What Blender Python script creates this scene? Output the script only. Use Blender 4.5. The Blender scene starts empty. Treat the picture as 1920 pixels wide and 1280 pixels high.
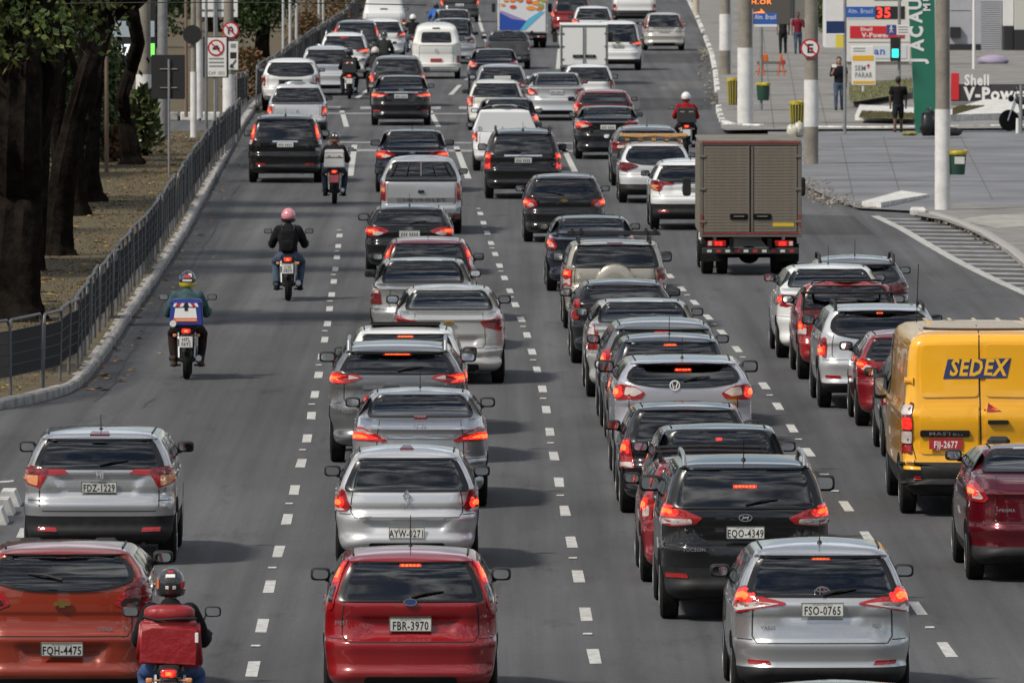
import bpy, bmesh, math, random
from mathutils import Vector, Matrix
from math import radians, sin, cos, pi, sqrt
random.seed(7)
SC = bpy.context.scene
COL = SC.collection

# ---------------------------------------------------------------- camera
F = 20500.0; CAM_H = 8.13; HORIZON = -290.0      # long lens on an overpass (values for a 1920 px wide frame)
PITCH = math.atan((640 - HORIZON) / F)
cam = bpy.data.cameras.new('camera'); camo = bpy.data.objects.new('camera', cam); COL.objects.link(camo)
camo.location = (0, 0, CAM_H); camo.rotation_euler = (pi / 2 - PITCH, 0, 0)
cam.sensor_width = 36; cam.lens = 36 * F / 1920
cam.clip_start = 1; cam.clip_end = 6000
cam.dof.use_dof = True; cam.dof.focus_distance = 128; cam.dof.aperture_fstop = 14
SC.camera = camo

# ---------------------------------------------------------------- light
SUN_AZ = Vector((0.80, 0.60, 0)).normalized()     # the way shadows fall: to the right and away
SUN_EL = radians(47)
world = bpy.data.worlds.new('World'); SC.world = world; world.use_nodes = True
wn = world.node_tree; wn.nodes.clear()
def WN(t, **k):
    n = wn.nodes.new(t)
    for a, b in k.items(): setattr(n, a, b)
    return n
sky = WN('ShaderNodeTexSky', sky_type='NISHITA', sun_disc=False, sun_elevation=SUN_EL,
         sun_rotation=math.atan2(-SUN_AZ.x, -SUN_AZ.y))
sky.air_density = 1.0; sky.dust_density = 1.5
tc = WN('ShaderNodeTexCoord'); mp = WN('ShaderNodeMapping'); mp.inputs['Scale'].default_value = (1, 1, 1.3)
cn = WN('ShaderNodeTexNoise'); cn.inputs['Scale'].default_value = 4.2; cn.inputs['Detail'].default_value = 9; cn.inputs['Roughness'].default_value = 0.6
cn2 = WN('ShaderNodeTexNoise'); cn2.inputs['Scale'].default_value = 8.0; cn2.inputs['Detail'].default_value = 6
cr = WN('ShaderNodeValToRGB'); cr.color_ramp.elements[0].position = 0.42; cr.color_ramp.elements[1].position = 0.60
cc = WN('ShaderNodeValToRGB'); cc.color_ramp.elements[0].position = 0.40; cc.color_ramp.elements[0].color = (2.2, 2.4, 2.8, 1)
cc.color_ramp.elements[1].position = 0.62; cc.color_ramp.elements[1].color = (15.0, 14.8, 14.4, 1)
mx = WN('ShaderNodeMix', data_type='RGBA')
bg = WN('ShaderNodeBackground'); bg.inputs['Strength'].default_value = 0.086
wo = WN('ShaderNodeOutputWorld')
for a, b in ((tc.outputs['Generated'], mp.inputs[0]), (mp.outputs[0], cn.inputs['Vector']), (mp.outputs[0], cn2.inputs['Vector']),
             (cn.outputs['Fac'], cr.inputs[0]), (cn2.outputs['Fac'], cc.inputs[0]), (cr.outputs[0], mx.inputs[0]),
             (sky.outputs[0], mx.inputs[6]), (cc.outputs[0], mx.inputs[7]), (mx.outputs[2], bg.inputs[0]), (bg.outputs[0], wo.inputs[0])):
    wn.links.new(a, b)
sun = bpy.data.lights.new('sun', 'SUN'); suno = bpy.data.objects.new('sun', sun); COL.objects.link(suno)
sun.energy = 3.8; sun.angle = radians(6.5); sun.color = (1.0, 0.93, 0.82)
sd = Vector((SUN_AZ.x * cos(SUN_EL), SUN_AZ.y * cos(SUN_EL), -sin(SUN_EL)))
suno.rotation_euler = sd.to_track_quat('-Z', 'Y').to_euler(); suno.location = (-40, 60, 60)
vs = SC.view_settings; vs.view_transform = 'Standard'; vs.look = 'None'; vs.gamma = 1; vs.use_curve_mapping = False
vs.exposure = 0.0
SC.cycles.use_denoising = True; SC.cycles.max_bounces = 8; SC.cycles.transparent_max_bounces = 24
SC.cycles.glossy_bounces = 3; SC.cycles.diffuse_bounces = 3

# ---------------------------------------------------------------- picture <-> place
CP, SP = cos(PITCH), sin(PITCH)
def at(u, v, z=0.0):
    a = (u - 960) / F; b = -(v - 640) / F
    d = Vector((a, CP + b * SP, -SP + b * CP))
    t = (z - CAM_H) / d.z
    return Vector((d.x * t, d.y * t, z))
def ground_y(v): return at(960, v).y
def x_at(u, y, z=0.0):                              # sideways position seen at column u at distance y
    dep = y * CP - (z - CAM_H) * SP
    return (u - 960) / F * dep
def z_at(v, y):                                     # height seen at row v at distance y
    b = -(v - 640) / F
    return CAM_H + y * (-SP + b * CP) / (CP + b * SP)

# ---------------------------------------------------------------- materials
MATS = {}
def mat(name, col, rough=0.6, metal=0.0, coat=0.0, spec=0.5, emit=None, es=0.0, noise=0.0, nscale=6.0, bump=0.0, bscale=60.0, flake=0.0, dirt=0.0):
    if name in MATS: return MATS[name]
    m = bpy.data.materials.new(name); m.use_nodes = True
    nt = m.node_tree; b = nt.nodes['Principled BSDF']
    b.inputs['Base Color'].default_value = (*col, 1); b.inputs['Roughness'].default_value = rough
    b.inputs['Metallic'].default_value = metal; b.inputs['Coat Weight'].default_value = coat
    b.inputs['Coat Roughness'].default_value = 0.04; b.inputs['Specular IOR Level'].default_value = spec
    if emit: b.inputs['Emission Color'].default_value = (*emit, 1); b.inputs['Emission Strength'].default_value = es
    if noise or bump:
        t = nt.nodes.new('ShaderNodeTexCoord')
    if noise:
        n = nt.nodes.new('ShaderNodeTexNoise'); n.inputs['Scale'].default_value = nscale; n.inputs['Detail'].default_value = 8; n.inputs['Roughness'].default_value = 0.65
        nt.links.new(t.outputs['Object'], n.inputs['Vector'])
        r = nt.nodes.new('ShaderNodeValToRGB')
        r.color_ramp.elements[0].position = 0.3; r.color_ramp.elements[1].position = 0.7
        r.color_ramp.elements[0].color = (*[c * (1 - noise) for c in col], 1)
        r.color_ramp.elements[1].color = (*[min(1, c * (1 + noise)) for c in col], 1)
        nt.links.new(n.outputs['Fac'], r.inputs[0]); nt.links.new(r.outputs[0], b.inputs['Base Color'])
    if bump:
        n2 = nt.nodes.new('ShaderNodeTexNoise'); n2.inputs['Scale'].default_value = bscale; n2.inputs['Detail'].default_value = 6
        nt.links.new(t.outputs['Object'], n2.inputs['Vector'])
        bp = nt.nodes.new('ShaderNodeBump'); bp.inputs['Strength'].default_value = bump; bp.inputs['Distance'].default_value = 0.02
        nt.links.new(n2.outputs['Fac'], bp.inputs['Height']); nt.links.new(bp.outputs[0], b.inputs['Normal'])
    MATS[name] = m
    return m
def paint(col, metal=0.0, rough=0.27):
    name = 'paint_%d_%d_%d_%d' % (*[int(c * 999) for c in col], int(metal * 10))
    if name in MATS: return MATS[name]
    m = mat(name, col, rough, metal, 1.0)
    nt = m.node_tree; b = nt.nodes['Principled BSDF']
    t = nt.nodes.new('ShaderNodeTexCoord')
    dk = min(1.0, .25 + 2.5 * max(col))
    if max(col) < .1: b.inputs['Specular IOR Level'].default_value = .15
    # road film on the lower body and faint dust, uneven
    sx = nt.nodes.new('ShaderNodeSeparateXYZ'); nt.links.new(t.outputs['Object'], sx.inputs[0])
    n = nt.nodes.new('ShaderNodeTexNoise'); n.inputs['Scale'].default_value = 5; n.inputs['Detail'].default_value = 8; n.inputs['Roughness'].default_value = .7
    nt.links.new(t.outputs['Object'], n.inputs['Vector'])
    mr = nt.nodes.new('ShaderNodeMapRange'); mr.inputs[1].default_value = 0.75; mr.inputs[2].default_value = 0.25; mr.inputs[3].default_value = 0.0; mr.inputs[4].default_value = 0.16 * dk
    nt.links.new(sx.outputs['Z'], mr.inputs[0])
    ad = nt.nodes.new('ShaderNodeMath'); ad.operation = 'MULTIPLY_ADD'; ad.inputs[1].default_value = 0.9; nt.links.new(n.outputs['Fac'], ad.inputs[0]); ad.inputs[2].default_value = 0.0
    mu = nt.nodes.new('ShaderNodeMath'); mu.operation = 'MULTIPLY'; nt.links.new(ad.outputs[0], mu.inputs[0]); nt.links.new(mr.outputs[0], mu.inputs[1])
    mi = nt.nodes.new('ShaderNodeMix'); mi.data_type = 'RGBA'; mi.inputs[6].default_value = (*col, 1); mi.inputs[7].default_value = (0.16, 0.145, 0.125, 1)
    nt.links.new(mu.outputs[0], mi.inputs[0]); nt.links.new(mi.outputs[2], b.inputs['Base Color'])
    ro = nt.nodes.new('ShaderNodeMapRange'); ro.inputs[3].default_value = rough; ro.inputs[4].default_value = 0.75; nt.links.new(mu.outputs[0], ro.inputs[0]); nt.links.new(ro.outputs[0], b.inputs['Roughness'])
    co = nt.nodes.new('ShaderNodeMapRange'); co.inputs[3].default_value = 1.0; co.inputs[4].default_value = 0.1; nt.links.new(mu.outputs[0], co.inputs[0]); nt.links.new(co.outputs[0], b.inputs['Coat Weight'])
    cn_ = nt.nodes.new('ShaderNodeMapRange'); cn_.inputs[1].default_value = 0.3; cn_.inputs[2].default_value = 0.8; cn_.inputs[3].default_value = 0.02; cn_.inputs[4].default_value = 0.07
    nt.links.new(n.outputs['Fac'], cn_.inputs[0]); nt.links.new(cn_.outputs[0], b.inputs['Coat Roughness'])
    return m
def glass(name, tint):
    if name in MATS: return MATS[name]
    m = bpy.data.materials.new(name); m.use_nodes = True; nt = m.node_tree; nt.nodes.clear()
    o = nt.nodes.new('ShaderNodeOutputMaterial'); mix = nt.nodes.new('ShaderNodeMixShader')
    tr = nt.nodes.new('ShaderNodeBsdfTransparent'); tr.inputs[0].default_value = (tint * .92, tint, tint * .97, 1)
    gl = nt.nodes.new('ShaderNodeBsdfGlossy'); gl.inputs['Roughness'].default_value = 0.03; gl.inputs[0].default_value = (.95, .97, 1, 1)
    fr = nt.nodes.new('ShaderNodeFresnel'); fr.inputs[0].default_value = 1.85
    nt.links.new(fr.outputs[0], mix.inputs[0]); nt.links.new(tr.outputs[0], mix.inputs[1]); nt.links.new(gl.outputs[0], mix.inputs[2]); nt.links.new(mix.outputs[0], o.inputs[0])
    MATS[name] = m; return m

M_FRIT = mat('black_glass_border', (.006, .006, .007), .28)
M_SGLASS = mat('dark_side_glass', (.008, .009, .010), .05, 0, 0, .7)
M_PLASTIC = mat('black_plastic', (.016, .016, .017), .55, spec=.25, noise=.35, nscale=9)
M_RUB = mat('tyre_rubber', (.012, .012, .012), .85, spec=.15, noise=.4, nscale=14)
M_RIM = mat('alloy', (.42, .43, .44), .35, .85)
M_STEEL = mat('dark_steel', (.05, .05, .052), .5, .6)
M_CHROME = mat('chrome', (.82, .83, .85), .22, 1.0)
M_SEAM = mat('panel_gap', (.006, .006, .006), .8)
M_LENS = mat('red_lens', (.30, .008, .010), .12, 0, 1.0)
M_LENSD = mat('dark_red_lens', (.12, .006, .010), .12, 0, 1.0)
M_CLEAR = mat('clear_lens', (.62, .55, .52), .15, .2, 1.0)
M_AMBER = mat('amber_lens', (.62, .25, .10), .15, 0, 1.0)
M_SMOKE = mat('smoked_lens', (.02, .012, .014), .1, 0, 1.0)
M_LIT = mat('lit_brake_lamp', (.5, .01, .01), .2, 0, .6, emit=(1, .035, .02), es=1.5)
M_HOT = mat('lit_brake_core', (.6, .1, .02), .2, 0, .3, emit=(1, .14, .03), es=2.6)
M_TURN = mat('lit_turn_lamp', (.6, .3, .02), .2, 0, .3, emit=(1, .42, .03), es=3.0)
M_PLATE = mat('plate_white', (.52, .52, .50), .5, noise=.1, nscale=8)
M_PLATER = mat('plate_red', (.38, .02, .03), .5)
M_INK = mat('plate_ink', (.012, .012, .013), .6)
M_INKG = mat('plate_grey_ink', (.10, .13, .10), .6)
M_WHITEINK = mat('white_ink', (.7, .7, .68), .5)
M_SEAT = mat('seat_fabric', (.035, .036, .04), .9, spec=.1)
M_LINER = mat('cabin_lining', (.09, .09, .092), .9, spec=.1)
M_MIR = mat('mirror_glass', (.75, .78, .8), .03, 1.0)
M_UNDER = mat('underbody', (.010, .010, .010), .95, spec=.05)
M_DASH = mat('white_wood', (.5, .3, .1), .8)

def ribbed(m, sc, lo, hi):                       # moulded lens: the lamp glows unevenly through its ribs
    nt = m.node_tree; b = nt.nodes['Principled BSDF']; t = nt.nodes.new('ShaderNodeTexCoord'); v = nt.nodes.new('ShaderNodeTexVoronoi'); v.inputs['Scale'].default_value = sc
    nt.links.new(t.outputs['Object'], v.inputs['Vector']); r = nt.nodes.new('ShaderNodeMapRange'); r.inputs[1].default_value = .05; r.inputs[2].default_value = .65; r.inputs[3].default_value = hi; r.inputs[4].default_value = lo
    nt.links.new(v.outputs['Distance'], r.inputs[0]); nt.links.new(r.outputs[0], b.inputs['Emission Strength'])
    bp = nt.nodes.new('ShaderNodeBump'); bp.inputs['Strength'].default_value = .5; bp.inputs['Distance'].default_value = .004; nt.links.new(v.outputs['Distance'], bp.inputs['Height']); nt.links.new(bp.outputs[0], b.inputs['Normal'])
ribbed(M_LIT, 34, .45, 2.0); ribbed(M_HOT, 40, 1.2, 3.4)
for m_ in (M_LENS, M_LENSD, M_CLEAR, M_AMBER): ribbed(m_, 45, 0, 0)
# ---------------------------------------------------------------- mesh helpers
class MB:
    def __init__(s): s.v = []; s.f = []; s.m = []
    def add(s, vs, fs, m=0):
        o = len(s.v); s.v += [tuple(p) for p in vs]; s.f += [tuple(i + o for i in f) for f in fs]; s.m += [m] * len(fs); return s
    def box(s, c, d, m=0, b=0.0, M=None):
        hx, hy, hz = d[0] / 2, d[1] / 2, d[2] / 2; vs = []; ix = {}
        b = min(b, hx * .9, hy * .9, hz * .9)
        if b <= 0:
            for k in range(8):
                vs.append(((hx if k & 1 else -hx), (hy if k & 2 else -hy), (hz if k & 4 else -hz)))
            fs = [(0, 2, 3, 1), (4, 5, 7, 6), (0, 1, 5, 4), (2, 6, 7, 3), (0, 4, 6, 2), (1, 3, 7, 5)]
        else:
            for sx in (-1, 1):
                for sy in (-1, 1):
                    for sz in (-1, 1):
                        for a in range(3):
                            ix[sx, sy, sz, a] = len(vs)
                            e = [hx - b, hy - b, hz - b]; e[a] += b
                            vs.append((sx * e[0], sy * e[1], sz * e[2]))
            fs = []
            for a in range(3):
                o1, o2 = [(1, 2), (2, 0), (0, 1)][a]
                for sg in (-1, 1):
                    q = []
                    for (p, r) in ((-1, -1), (1, -1), (1, 1), (-1, 1)):
                        k = [0, 0, 0]; k[a] = sg; k[o1] = p; k[o2] = r; q.append(ix[k[0], k[1], k[2], a])
                    fs.append(tuple(q if sg > 0 else q[::-1]))
                for p in (-1, 1):
                    for r in (-1, 1):
                        q = []
                        for (sg, ax) in ((-1, o1), (1, o1), (1, o2), (-1, o2)):
                            k = [0, 0, 0]; k[a] = sg; k[o1] = p; k[o2] = r; q.append(ix[k[0], k[1], k[2], ax])
                        fs.append(tuple(q if p * r < 0 else q[::-1]))
            for sx in (-1, 1):
                for sy in (-1, 1):
                    for sz in (-1, 1):
                        q = [ix[sx, sy, sz, a] for a in range(3)]
                        fs.append(tuple(q if sx * sy * sz > 0 else q[::-1]))
        T = Matrix.Translation(c) @ (M if M else Matrix.Identity(4))
        return s.add([T @ Vector(p) for p in vs], fs, m)
    def tube(s, pts, r, n=8, m=0, caps=True, flat=1.0):
        pts = [Vector(p) for p in pts]
        if not isinstance(r, (list, tuple)): r = [r] * len(pts)
        vs = []; up = None
        for i, p in enumerate(pts):
            t = (pts[min(i + 1, len(pts) - 1)] - pts[max(i - 1, 0)]).normalized()
            if up is None:
                up = Vector((0, 0, 1)) if abs(t.z) < .9 else Vector((1, 0, 0))
            a = t.cross(up)
            if a.length < 1e-5: a = t.orthogonal()
            a.normalize(); b_ = a.cross(t).normalized(); up = b_
            for k in range(n):
                an = 2 * pi * k / n
                vs.append(p + a * (r[i] * cos(an)) + b_ * (r[i] * flat * sin(an)))
        fs = []
        for i in range(len(pts) - 1):
            for k in range(n):
                fs.append((i * n + k, i * n + (k + 1) % n, (i + 1) * n + (k + 1) % n, (i + 1) * n + k))
        if caps:
            fs.append(tuple(range(n))[::-1]); fs.append(tuple(range((len(pts) - 1) * n, len(pts) * n)))
        return s.add(vs, fs, m)
    def lathe(s, prof, axis='x', c=(0, 0, 0), n=24, m=0):      # prof: (along axis, radius)
        vs = []; c = Vector(c)
        for a, r in prof:
            for k in range(n):
                t = 2 * pi * k / n; p, q = r * cos(t), r * sin(t)
                vs.append(c + Vector((a, p, q) if axis == 'x' else ((p, a, q) if axis == 'y' else (p, q, a))))
        fs = []
        for i in range(len(prof) - 1):
            for k in range(n):
                fs.append((i * n + k, i * n + (k + 1) % n, (i + 1) * n + (k + 1) % n, (i + 1) * n + k))
        fs.append(tuple(range(n))); fs.append(tuple(range((len(prof) - 1) * n, len(prof) * n))[::-1])
        return s.add(vs, fs, m)
    def ball(s, c, r, m=0, n=12, k=8):
        c = Vector(c); vs = []; fs = []
        if not isinstance(r, (list, tuple)): r = (r, r, r)
        for i in range(k + 1):
            th = pi * i / k
            for j in range(n):
                ph = 2 * pi * j / n
                vs.append(c + Vector((r[0] * sin(th) * cos(ph), r[1] * sin(th) * sin(ph), r[2] * cos(th))))
        for i in range(k):
            for j in range(n):
                fs.append((i * n + j, (i + 1) * n + j, (i + 1) * n + (j + 1) % n, i * n + (j + 1) % n))
        return s.add(vs, fs, m)
    def pod(s, c, d, m=0, e=.5, n=16, k=10):              # rounded block
        c = Vector(c); vs = []; fs = []
        f = lambda t, p: math.copysign(abs(t) ** p, t)
        for i in range(k + 1):
            th = -pi / 2 + pi * i / k
            for j in range(n):
                ph = 2 * pi * j / n
                vs.append(c + Vector((d[0] / 2 * f(cos(th), e) * f(cos(ph), e), d[1] / 2 * f(cos(th), e) * f(sin(ph), e), d[2] / 2 * f(sin(th), e))))
        for i in range(k):
            for j in range(n): fs.append((i * n + j, i * n + (j + 1) % n, (i + 1) * n + (j + 1) % n, (i + 1) * n + j))
        return s.add(vs, fs, m)
    def prism(s, poly, a0, a1, axis='y', m=0):
        n = len(poly)
        def P(p, a): return (p[0], a, p[1]) if axis == 'y' else ((a, p[0], p[1]) if axis == 'x' else (p[0], p[1], a))
        vs = [P(p, a0) for p in poly] + [P(p, a1) for p in poly]
        fs = [tuple(range(n)), tuple(range(2 * n - 1, n - 1, -1))] + [(i, (i + 1) % n, n + (i + 1) % n, n + i) for i in range(n)]
        return s.add(vs, fs, m)
    def mesh(s, name, mats, smooth=35):
        me = bpy.data.meshes.new(name); me.from_pydata(s.v, [], s.f)
        if not isinstance(mats, (list, tuple)): mats = [mats]
        for m in mats: me.materials.append(m)
        if len(mats) > 1: me.polygons.foreach_set('material_index', s.m)
        bm = bmesh.new(); bm.from_mesh(me); bmesh.ops.remove_doubles(bm, verts=bm.verts, dist=1e-5)
        bmesh.ops.recalc_face_normals(bm, faces=bm.faces); bm.to_mesh(me); bm.free()
        if smooth:
            me.shade_smooth(); me.set_sharp_from_angle(angle=radians(smooth))
        return me
    def build(s, name, mats, parent=None, smooth=35):
        return put(name, s.mesh(name, mats, smooth), parent)
def put(name, me, parent=None, loc=(0, 0, 0), rot=(0, 0, 0), scale=None):
    o = bpy.data.objects.new(name, me); COL.objects.link(o)
    o.parent = parent; o.location = loc; o.rotation_euler = rot
    if scale: o.scale = scale
    return o
def tag(o, label, cat, group=None, kind=None):
    if label: o['label'] = label
    if cat: o['category'] = cat
    if group: o['group'] = group
    if kind: o['kind'] = kind
    return o
def thing(name, label, cat, loc=(0, 0, 0), rz=0.0, group=None):
    o = put(name, None, None, loc, (0, 0, rz)); o.empty_display_size = .2
    return tag(o, label, cat, group)
def struct(o): o['kind'] = 'structure'; return o

# lettering: flat meshes made once from the built-in font
TXT = {}
def text_mesh(t, size=1.0, fat=0.0, align='CENTER', shear=0.0):
    k = (t, round(size, 3), fat, align, shear)
    if k in TXT: return TXT[k]
    cu = bpy.data.curves.new('lettering', 'FONT'); cu.body = t; cu.size = size; cu.align_x = align; cu.align_y = 'CENTER'
    cu.resolution_u = 2; cu.offset = fat; cu.shear = shear; cu.space_character = 1.12
    ob = bpy.data.objects.new('lettering', cu); COL.objects.link(ob)
    vl = bpy.context.view_layer; vl.update()
    me = bpy.data.meshes.new_from_object(ob.evaluated_get(bpy.context.evaluated_depsgraph_get()))
    bpy.data.objects.remove(ob); bpy.data.curves.remove(cu)
    TXT[k] = me; return me
def lettering(t, size, m, parent, loc, rot=(pi / 2, 0, 0), fat=0.0, scale=None, align='CENTER', shear=0.0, name='lettering'):
    me = text_mesh(t, size, fat, align, shear)
    me2 = me.copy(); me2.materials.clear(); me2.materials.append(m)
    return put(name, me2, parent, loc, rot, scale)
for t_ in ():
    text_mesh(t_)

# ================================================================ cars
def pchip(tab):
    tt = [tab[0]]
    for p in tab[1:-1]:
        if p[0] > tt[-1][0] + .004 and p[0] < tab[-1][0] - .003: tt.append(p)
    tab = tt + [tab[-1]]
    xs = [float(t[0]) for t in tab]; ys = [float(t[1]) for t in tab]; n = len(xs)
    h = [xs[i + 1] - xs[i] for i in range(n - 1)]; d = [(ys[i + 1] - ys[i]) / h[i] for i in range(n - 1)]
    m = [0.0] * n; m[0] = d[0]; m[-1] = d[-1]
    for i in range(1, n - 1):
        if d[i - 1] * d[i] > 0:
            w1 = 2 * h[i] + h[i - 1]; w2 = h[i] + 2 * h[i - 1]
            m[i] = (w1 + w2) / (w1 / d[i - 1] + w2 / d[i])
    def f(x):
        if x <= xs[0]: return ys[0]
        if x >= xs[-1]: return ys[-1]
        lo = 0
        while xs[lo + 1] < x: lo += 1
        t = (x - xs[lo]) / h[lo]; t2 = t * t; t3 = t2 * t
        return (2 * t3 - 3 * t2 + 1) * ys[lo] + (t3 - 2 * t2 + t) * h[lo] * m[lo] + (-2 * t3 + 3 * t2) * ys[lo + 1] + (t3 - t2) * h[lo] * m[lo + 1]
    return f
def sstep(a, b, x):
    t = max(0, min(1, (x - a) / (b - a))); return t * t * (3 - 2 * t)
def rounded(poly, r, asp=.8):
    if r <= 0: return poly
    out = []; n = len(poly)
    for i in range(n):
        p0, p, p1 = poly[i - 1], poly[i], poly[(i + 1) % n]
        def tow(q):
            dx, dz = (q[0] - p[0]) * asp, q[1] - p[1]; L = sqrt(dx * dx + dz * dz) or 1
            k = min(r / L, .45); return (p[0] + (q[0] - p[0]) * k, p[1] + (q[1] - p[1]) * k)
        a, b = tow(p0), tow(p1)
        for t in (0, .33, .67, 1):
            out.append(((1 - t) ** 2 * a[0] + 2 * t * (1 - t) * p[0] + t * t * b[0], (1 - t) ** 2 * a[1] + 2 * t * (1 - t) * p[1] + t * t * b[1]))
    return out
def dense(poly, st, asp=.8, closed=True):
    out = []; n = len(poly)
    for i in range(n if closed else n - 1):
        p, q = poly[i], poly[(i + 1) % n]
        L = sqrt(((q[0] - p[0]) * asp) ** 2 + (q[1] - p[1]) ** 2); k = max(1, int(L / st))
        out += [(p[0] + (q[0] - p[0]) * j / k, p[1] + (q[1] - p[1]) * j / k) for j in range(k)]
    if not closed: out.append(poly[-1])
    return out
def sub(poly, cq, cz, k, kz=None):
    kz = k if kz is None else kz
    return [(cq + (q - cq) * k, cz + (z - cz) * kz) for q, z in poly]
def mirror(poly): return [(-q, z) for q, z in poly][::-1]

WHEELS = {}
def wheel_mesh(r, w):
    k = (round(r, 2), round(w, 2))
    if k not in WHEELS:
        t = MB().lathe([(-w / 2, r * .64), (-w / 2 + .008, r * .70), (-w * .46, r * .92), (-w * .36, r), (w * .36, r), (w * .46, r * .92), (w / 2 - .008, r * .70), (w / 2, r * .64)], n=26).mesh('tyre', M_RUB)
        rim = MB()
        rim.lathe([(w * .1, r * .66), (w / 2 - .004, r * .66), (w / 2 + .004, r * .62), (w / 2 - .02, r * .57), (w * .12, r * .54)], n=22)
        for i in range(5):
            a = 2 * pi * i / 5; ca, sa = cos(a), sin(a)
            M = Matrix.Rotation(a, 4, 'X')
            rim.box(M @ Vector((w * .36, 0, r * .33)), (.03, .055, r * .58), M=M)
        rim.lathe([(w * .2, .07), (w * .42, .07), (w * .44, .04)], n=12)
        WHEELS[k] = (t, rim.mesh('rim', M_RIM))
    return WHEELS[k]
def add_wheel(root, x, y, r, w, side):
    t, rm = wheel_mesh(r, w)
    o = put('tyre', t, root, (x, y, r), (0, 0, 0 if side > 0 else pi))
    put('rim', rm, o)
    return o

def ering(mb, c, rx, rz, t, n=18, m=0, tilt=0.0):
    pts = [Vector(c) + Vector((rx * cos(a) + tilt * rz * sin(a), 0, rz * sin(a))) for a in [2 * pi * i / n for i in range(n + 1)]]
    mb.tube(pts, t, 5, m, caps=False)
def emblem(root, kind, p):
    mb = MB(); x, y, z = p; y -= .008; ms = [M_CHROME]
    if kind == 'bowtie':
        ms = [mat('gold_emblem', (.6, .42, .12), .25, 1.0)]
        pl = [(-.085, .0), (-.07, .022), (-.03, .022), (-.024, .038), (.03, .038), (.024, .022), (.085, .022), (.07, -.012), (.03, -.012), (.024, -.03), (-.03, -.03), (-.024, -.012), (-.085, -.012)]
        mb.prism([(x + a, z + b) for a, b in pl], y - .008, y + .012)
    elif kind == 'oval_h':
        ering(mb, (x, y, z), .068, .036, .007)
        mb.tube([(x - .035, y, z - .022), (x - .02, y, z + .022)], .007, 5); mb.tube([(x + .02, y, z - .022), (x + .035, y, z + .022)], .007, 5); mb.tube([(x - .028, y, z - .004), (x + .028, y, z + .004)], .007, 5)
    elif kind == 'h':
        for a, b in (((-.05, .045), (.05, .045)), ((.05, .045), (.042, -.045)), ((.042, -.045), (-.042, -.045)), ((-.042, -.045), (-.05, .045)), ((-.028, .036), (-.02, -.036)), ((.028, .036), (.02, -.036)), ((-.024, 0), (.024, 0))):
            mb.tube([(x + a[0], y, z + a[1]), (x + b[0], y, z + b[1])], .006, 5)
    elif kind == 'three_ovals':
        ering(mb, (x, y, z), .072, .05, .007); ering(mb, (x, y, z), .024, .046, .006); ering(mb, (x, y, z + .022), .055, .02, .006)
    elif kind == 'diamond':
        for k in (1.0, .55):
            q = [(0, .062), (.04, 0), (0, -.062), (-.04, 0), (0, .062)]
            mb.tube([(x + a * k, y, z + b * k) for a, b in q], .008, 5)
    elif kind == 'oval':
        ms = [M_CHROME, mat('emblem_blue', (.02, .05, .16), .2, 0, 1)]
        mb.lathe([(-.004, .03), (.01, .03)], 'y', (0, 0, 0), 18, 1)
        mb.v = [(x + a * 1.9, y + b, z + c) for a, b, c in mb.v]
        ering(mb, (x, y - .003, z), .06, .032, .005)
    elif kind == 'ring':
        ering(mb, (x, y, z), .048, .048, .007)
        mb.tube([(x - .03, y, z + .03), (x, y, z - .03), (x + .03, y, z + .03)], .006, 5)
    mb.build('emblem', ms, root)

# tail lamp outlines: (share of half width, height above the window base)
LAMPS = {
 'wide': [(1.13, .01), (.95, .03), (.70, .01), (.48, -.05), (.55, -.10), (.85, -.17), (1.13, -.14)],
 'tall': [(1.08, .05), (.90, .06), (.85, -.08), (.86, -.24), (1.06, -.27)],
 'pillar': [(1.02, .36), (.95, .36), (.90, .12), (.90, -.10), (1.05, -.14), (1.06, .04)],
 'block': [(1.04, -.01), (.85, -.01), (.84, -.30), (1.05, -.31)],
 'tri': [(1.14, .00), (.95, .03), (.74, -.02), (.66, -.14), (.86, -.20), (1.12, -.15)],
 'hrv': [(1.12, -.01), (.95, .01), (.50, -.02), (.40, -.075), (.70, -.085), (.79, -.235), (.93, -.20), (1.10, -.13)],
 'yaris': [(1.12, .06), (.93, .10), (.72, .0), (.42, -.055), (.46, -.075), (.72, -.10), (.95, -.15), (1.12, -.12)],
 'elantra': [(1.16, .00), (.92, .0), (.70, -.06), (.50, -.15), (.55, -.175), (.85, -.16), (1.16, -.17)],
 'slim': [(1.12, -.03), (.95, -.02), (.45, -.06), (.45, -.10), (.8, -.17), (1.12, -.16)],
 'captur': [(1.10, -.03), (.92, -.02), (.72, -.05), (.56, -.13), (.62, -.20), (.95, -.22), (1.12, -.16)],
 'clio': [(1.09, -.01), (.93, .0), (.80, -.20), (.86, -.25), (1.06, -.26), (1.11, -.16)],
 'duster': [(1.05, -.06), (.91, -.06), (.88, -.18), (.89, -.36), (1.05, -.37)],
}
PLATEMARKS = [(-.145, .028), (-.10, .03), (-.055, .03), (.01, .028), (.055, .03), (.10, .028), (.145, .03)]
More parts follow.
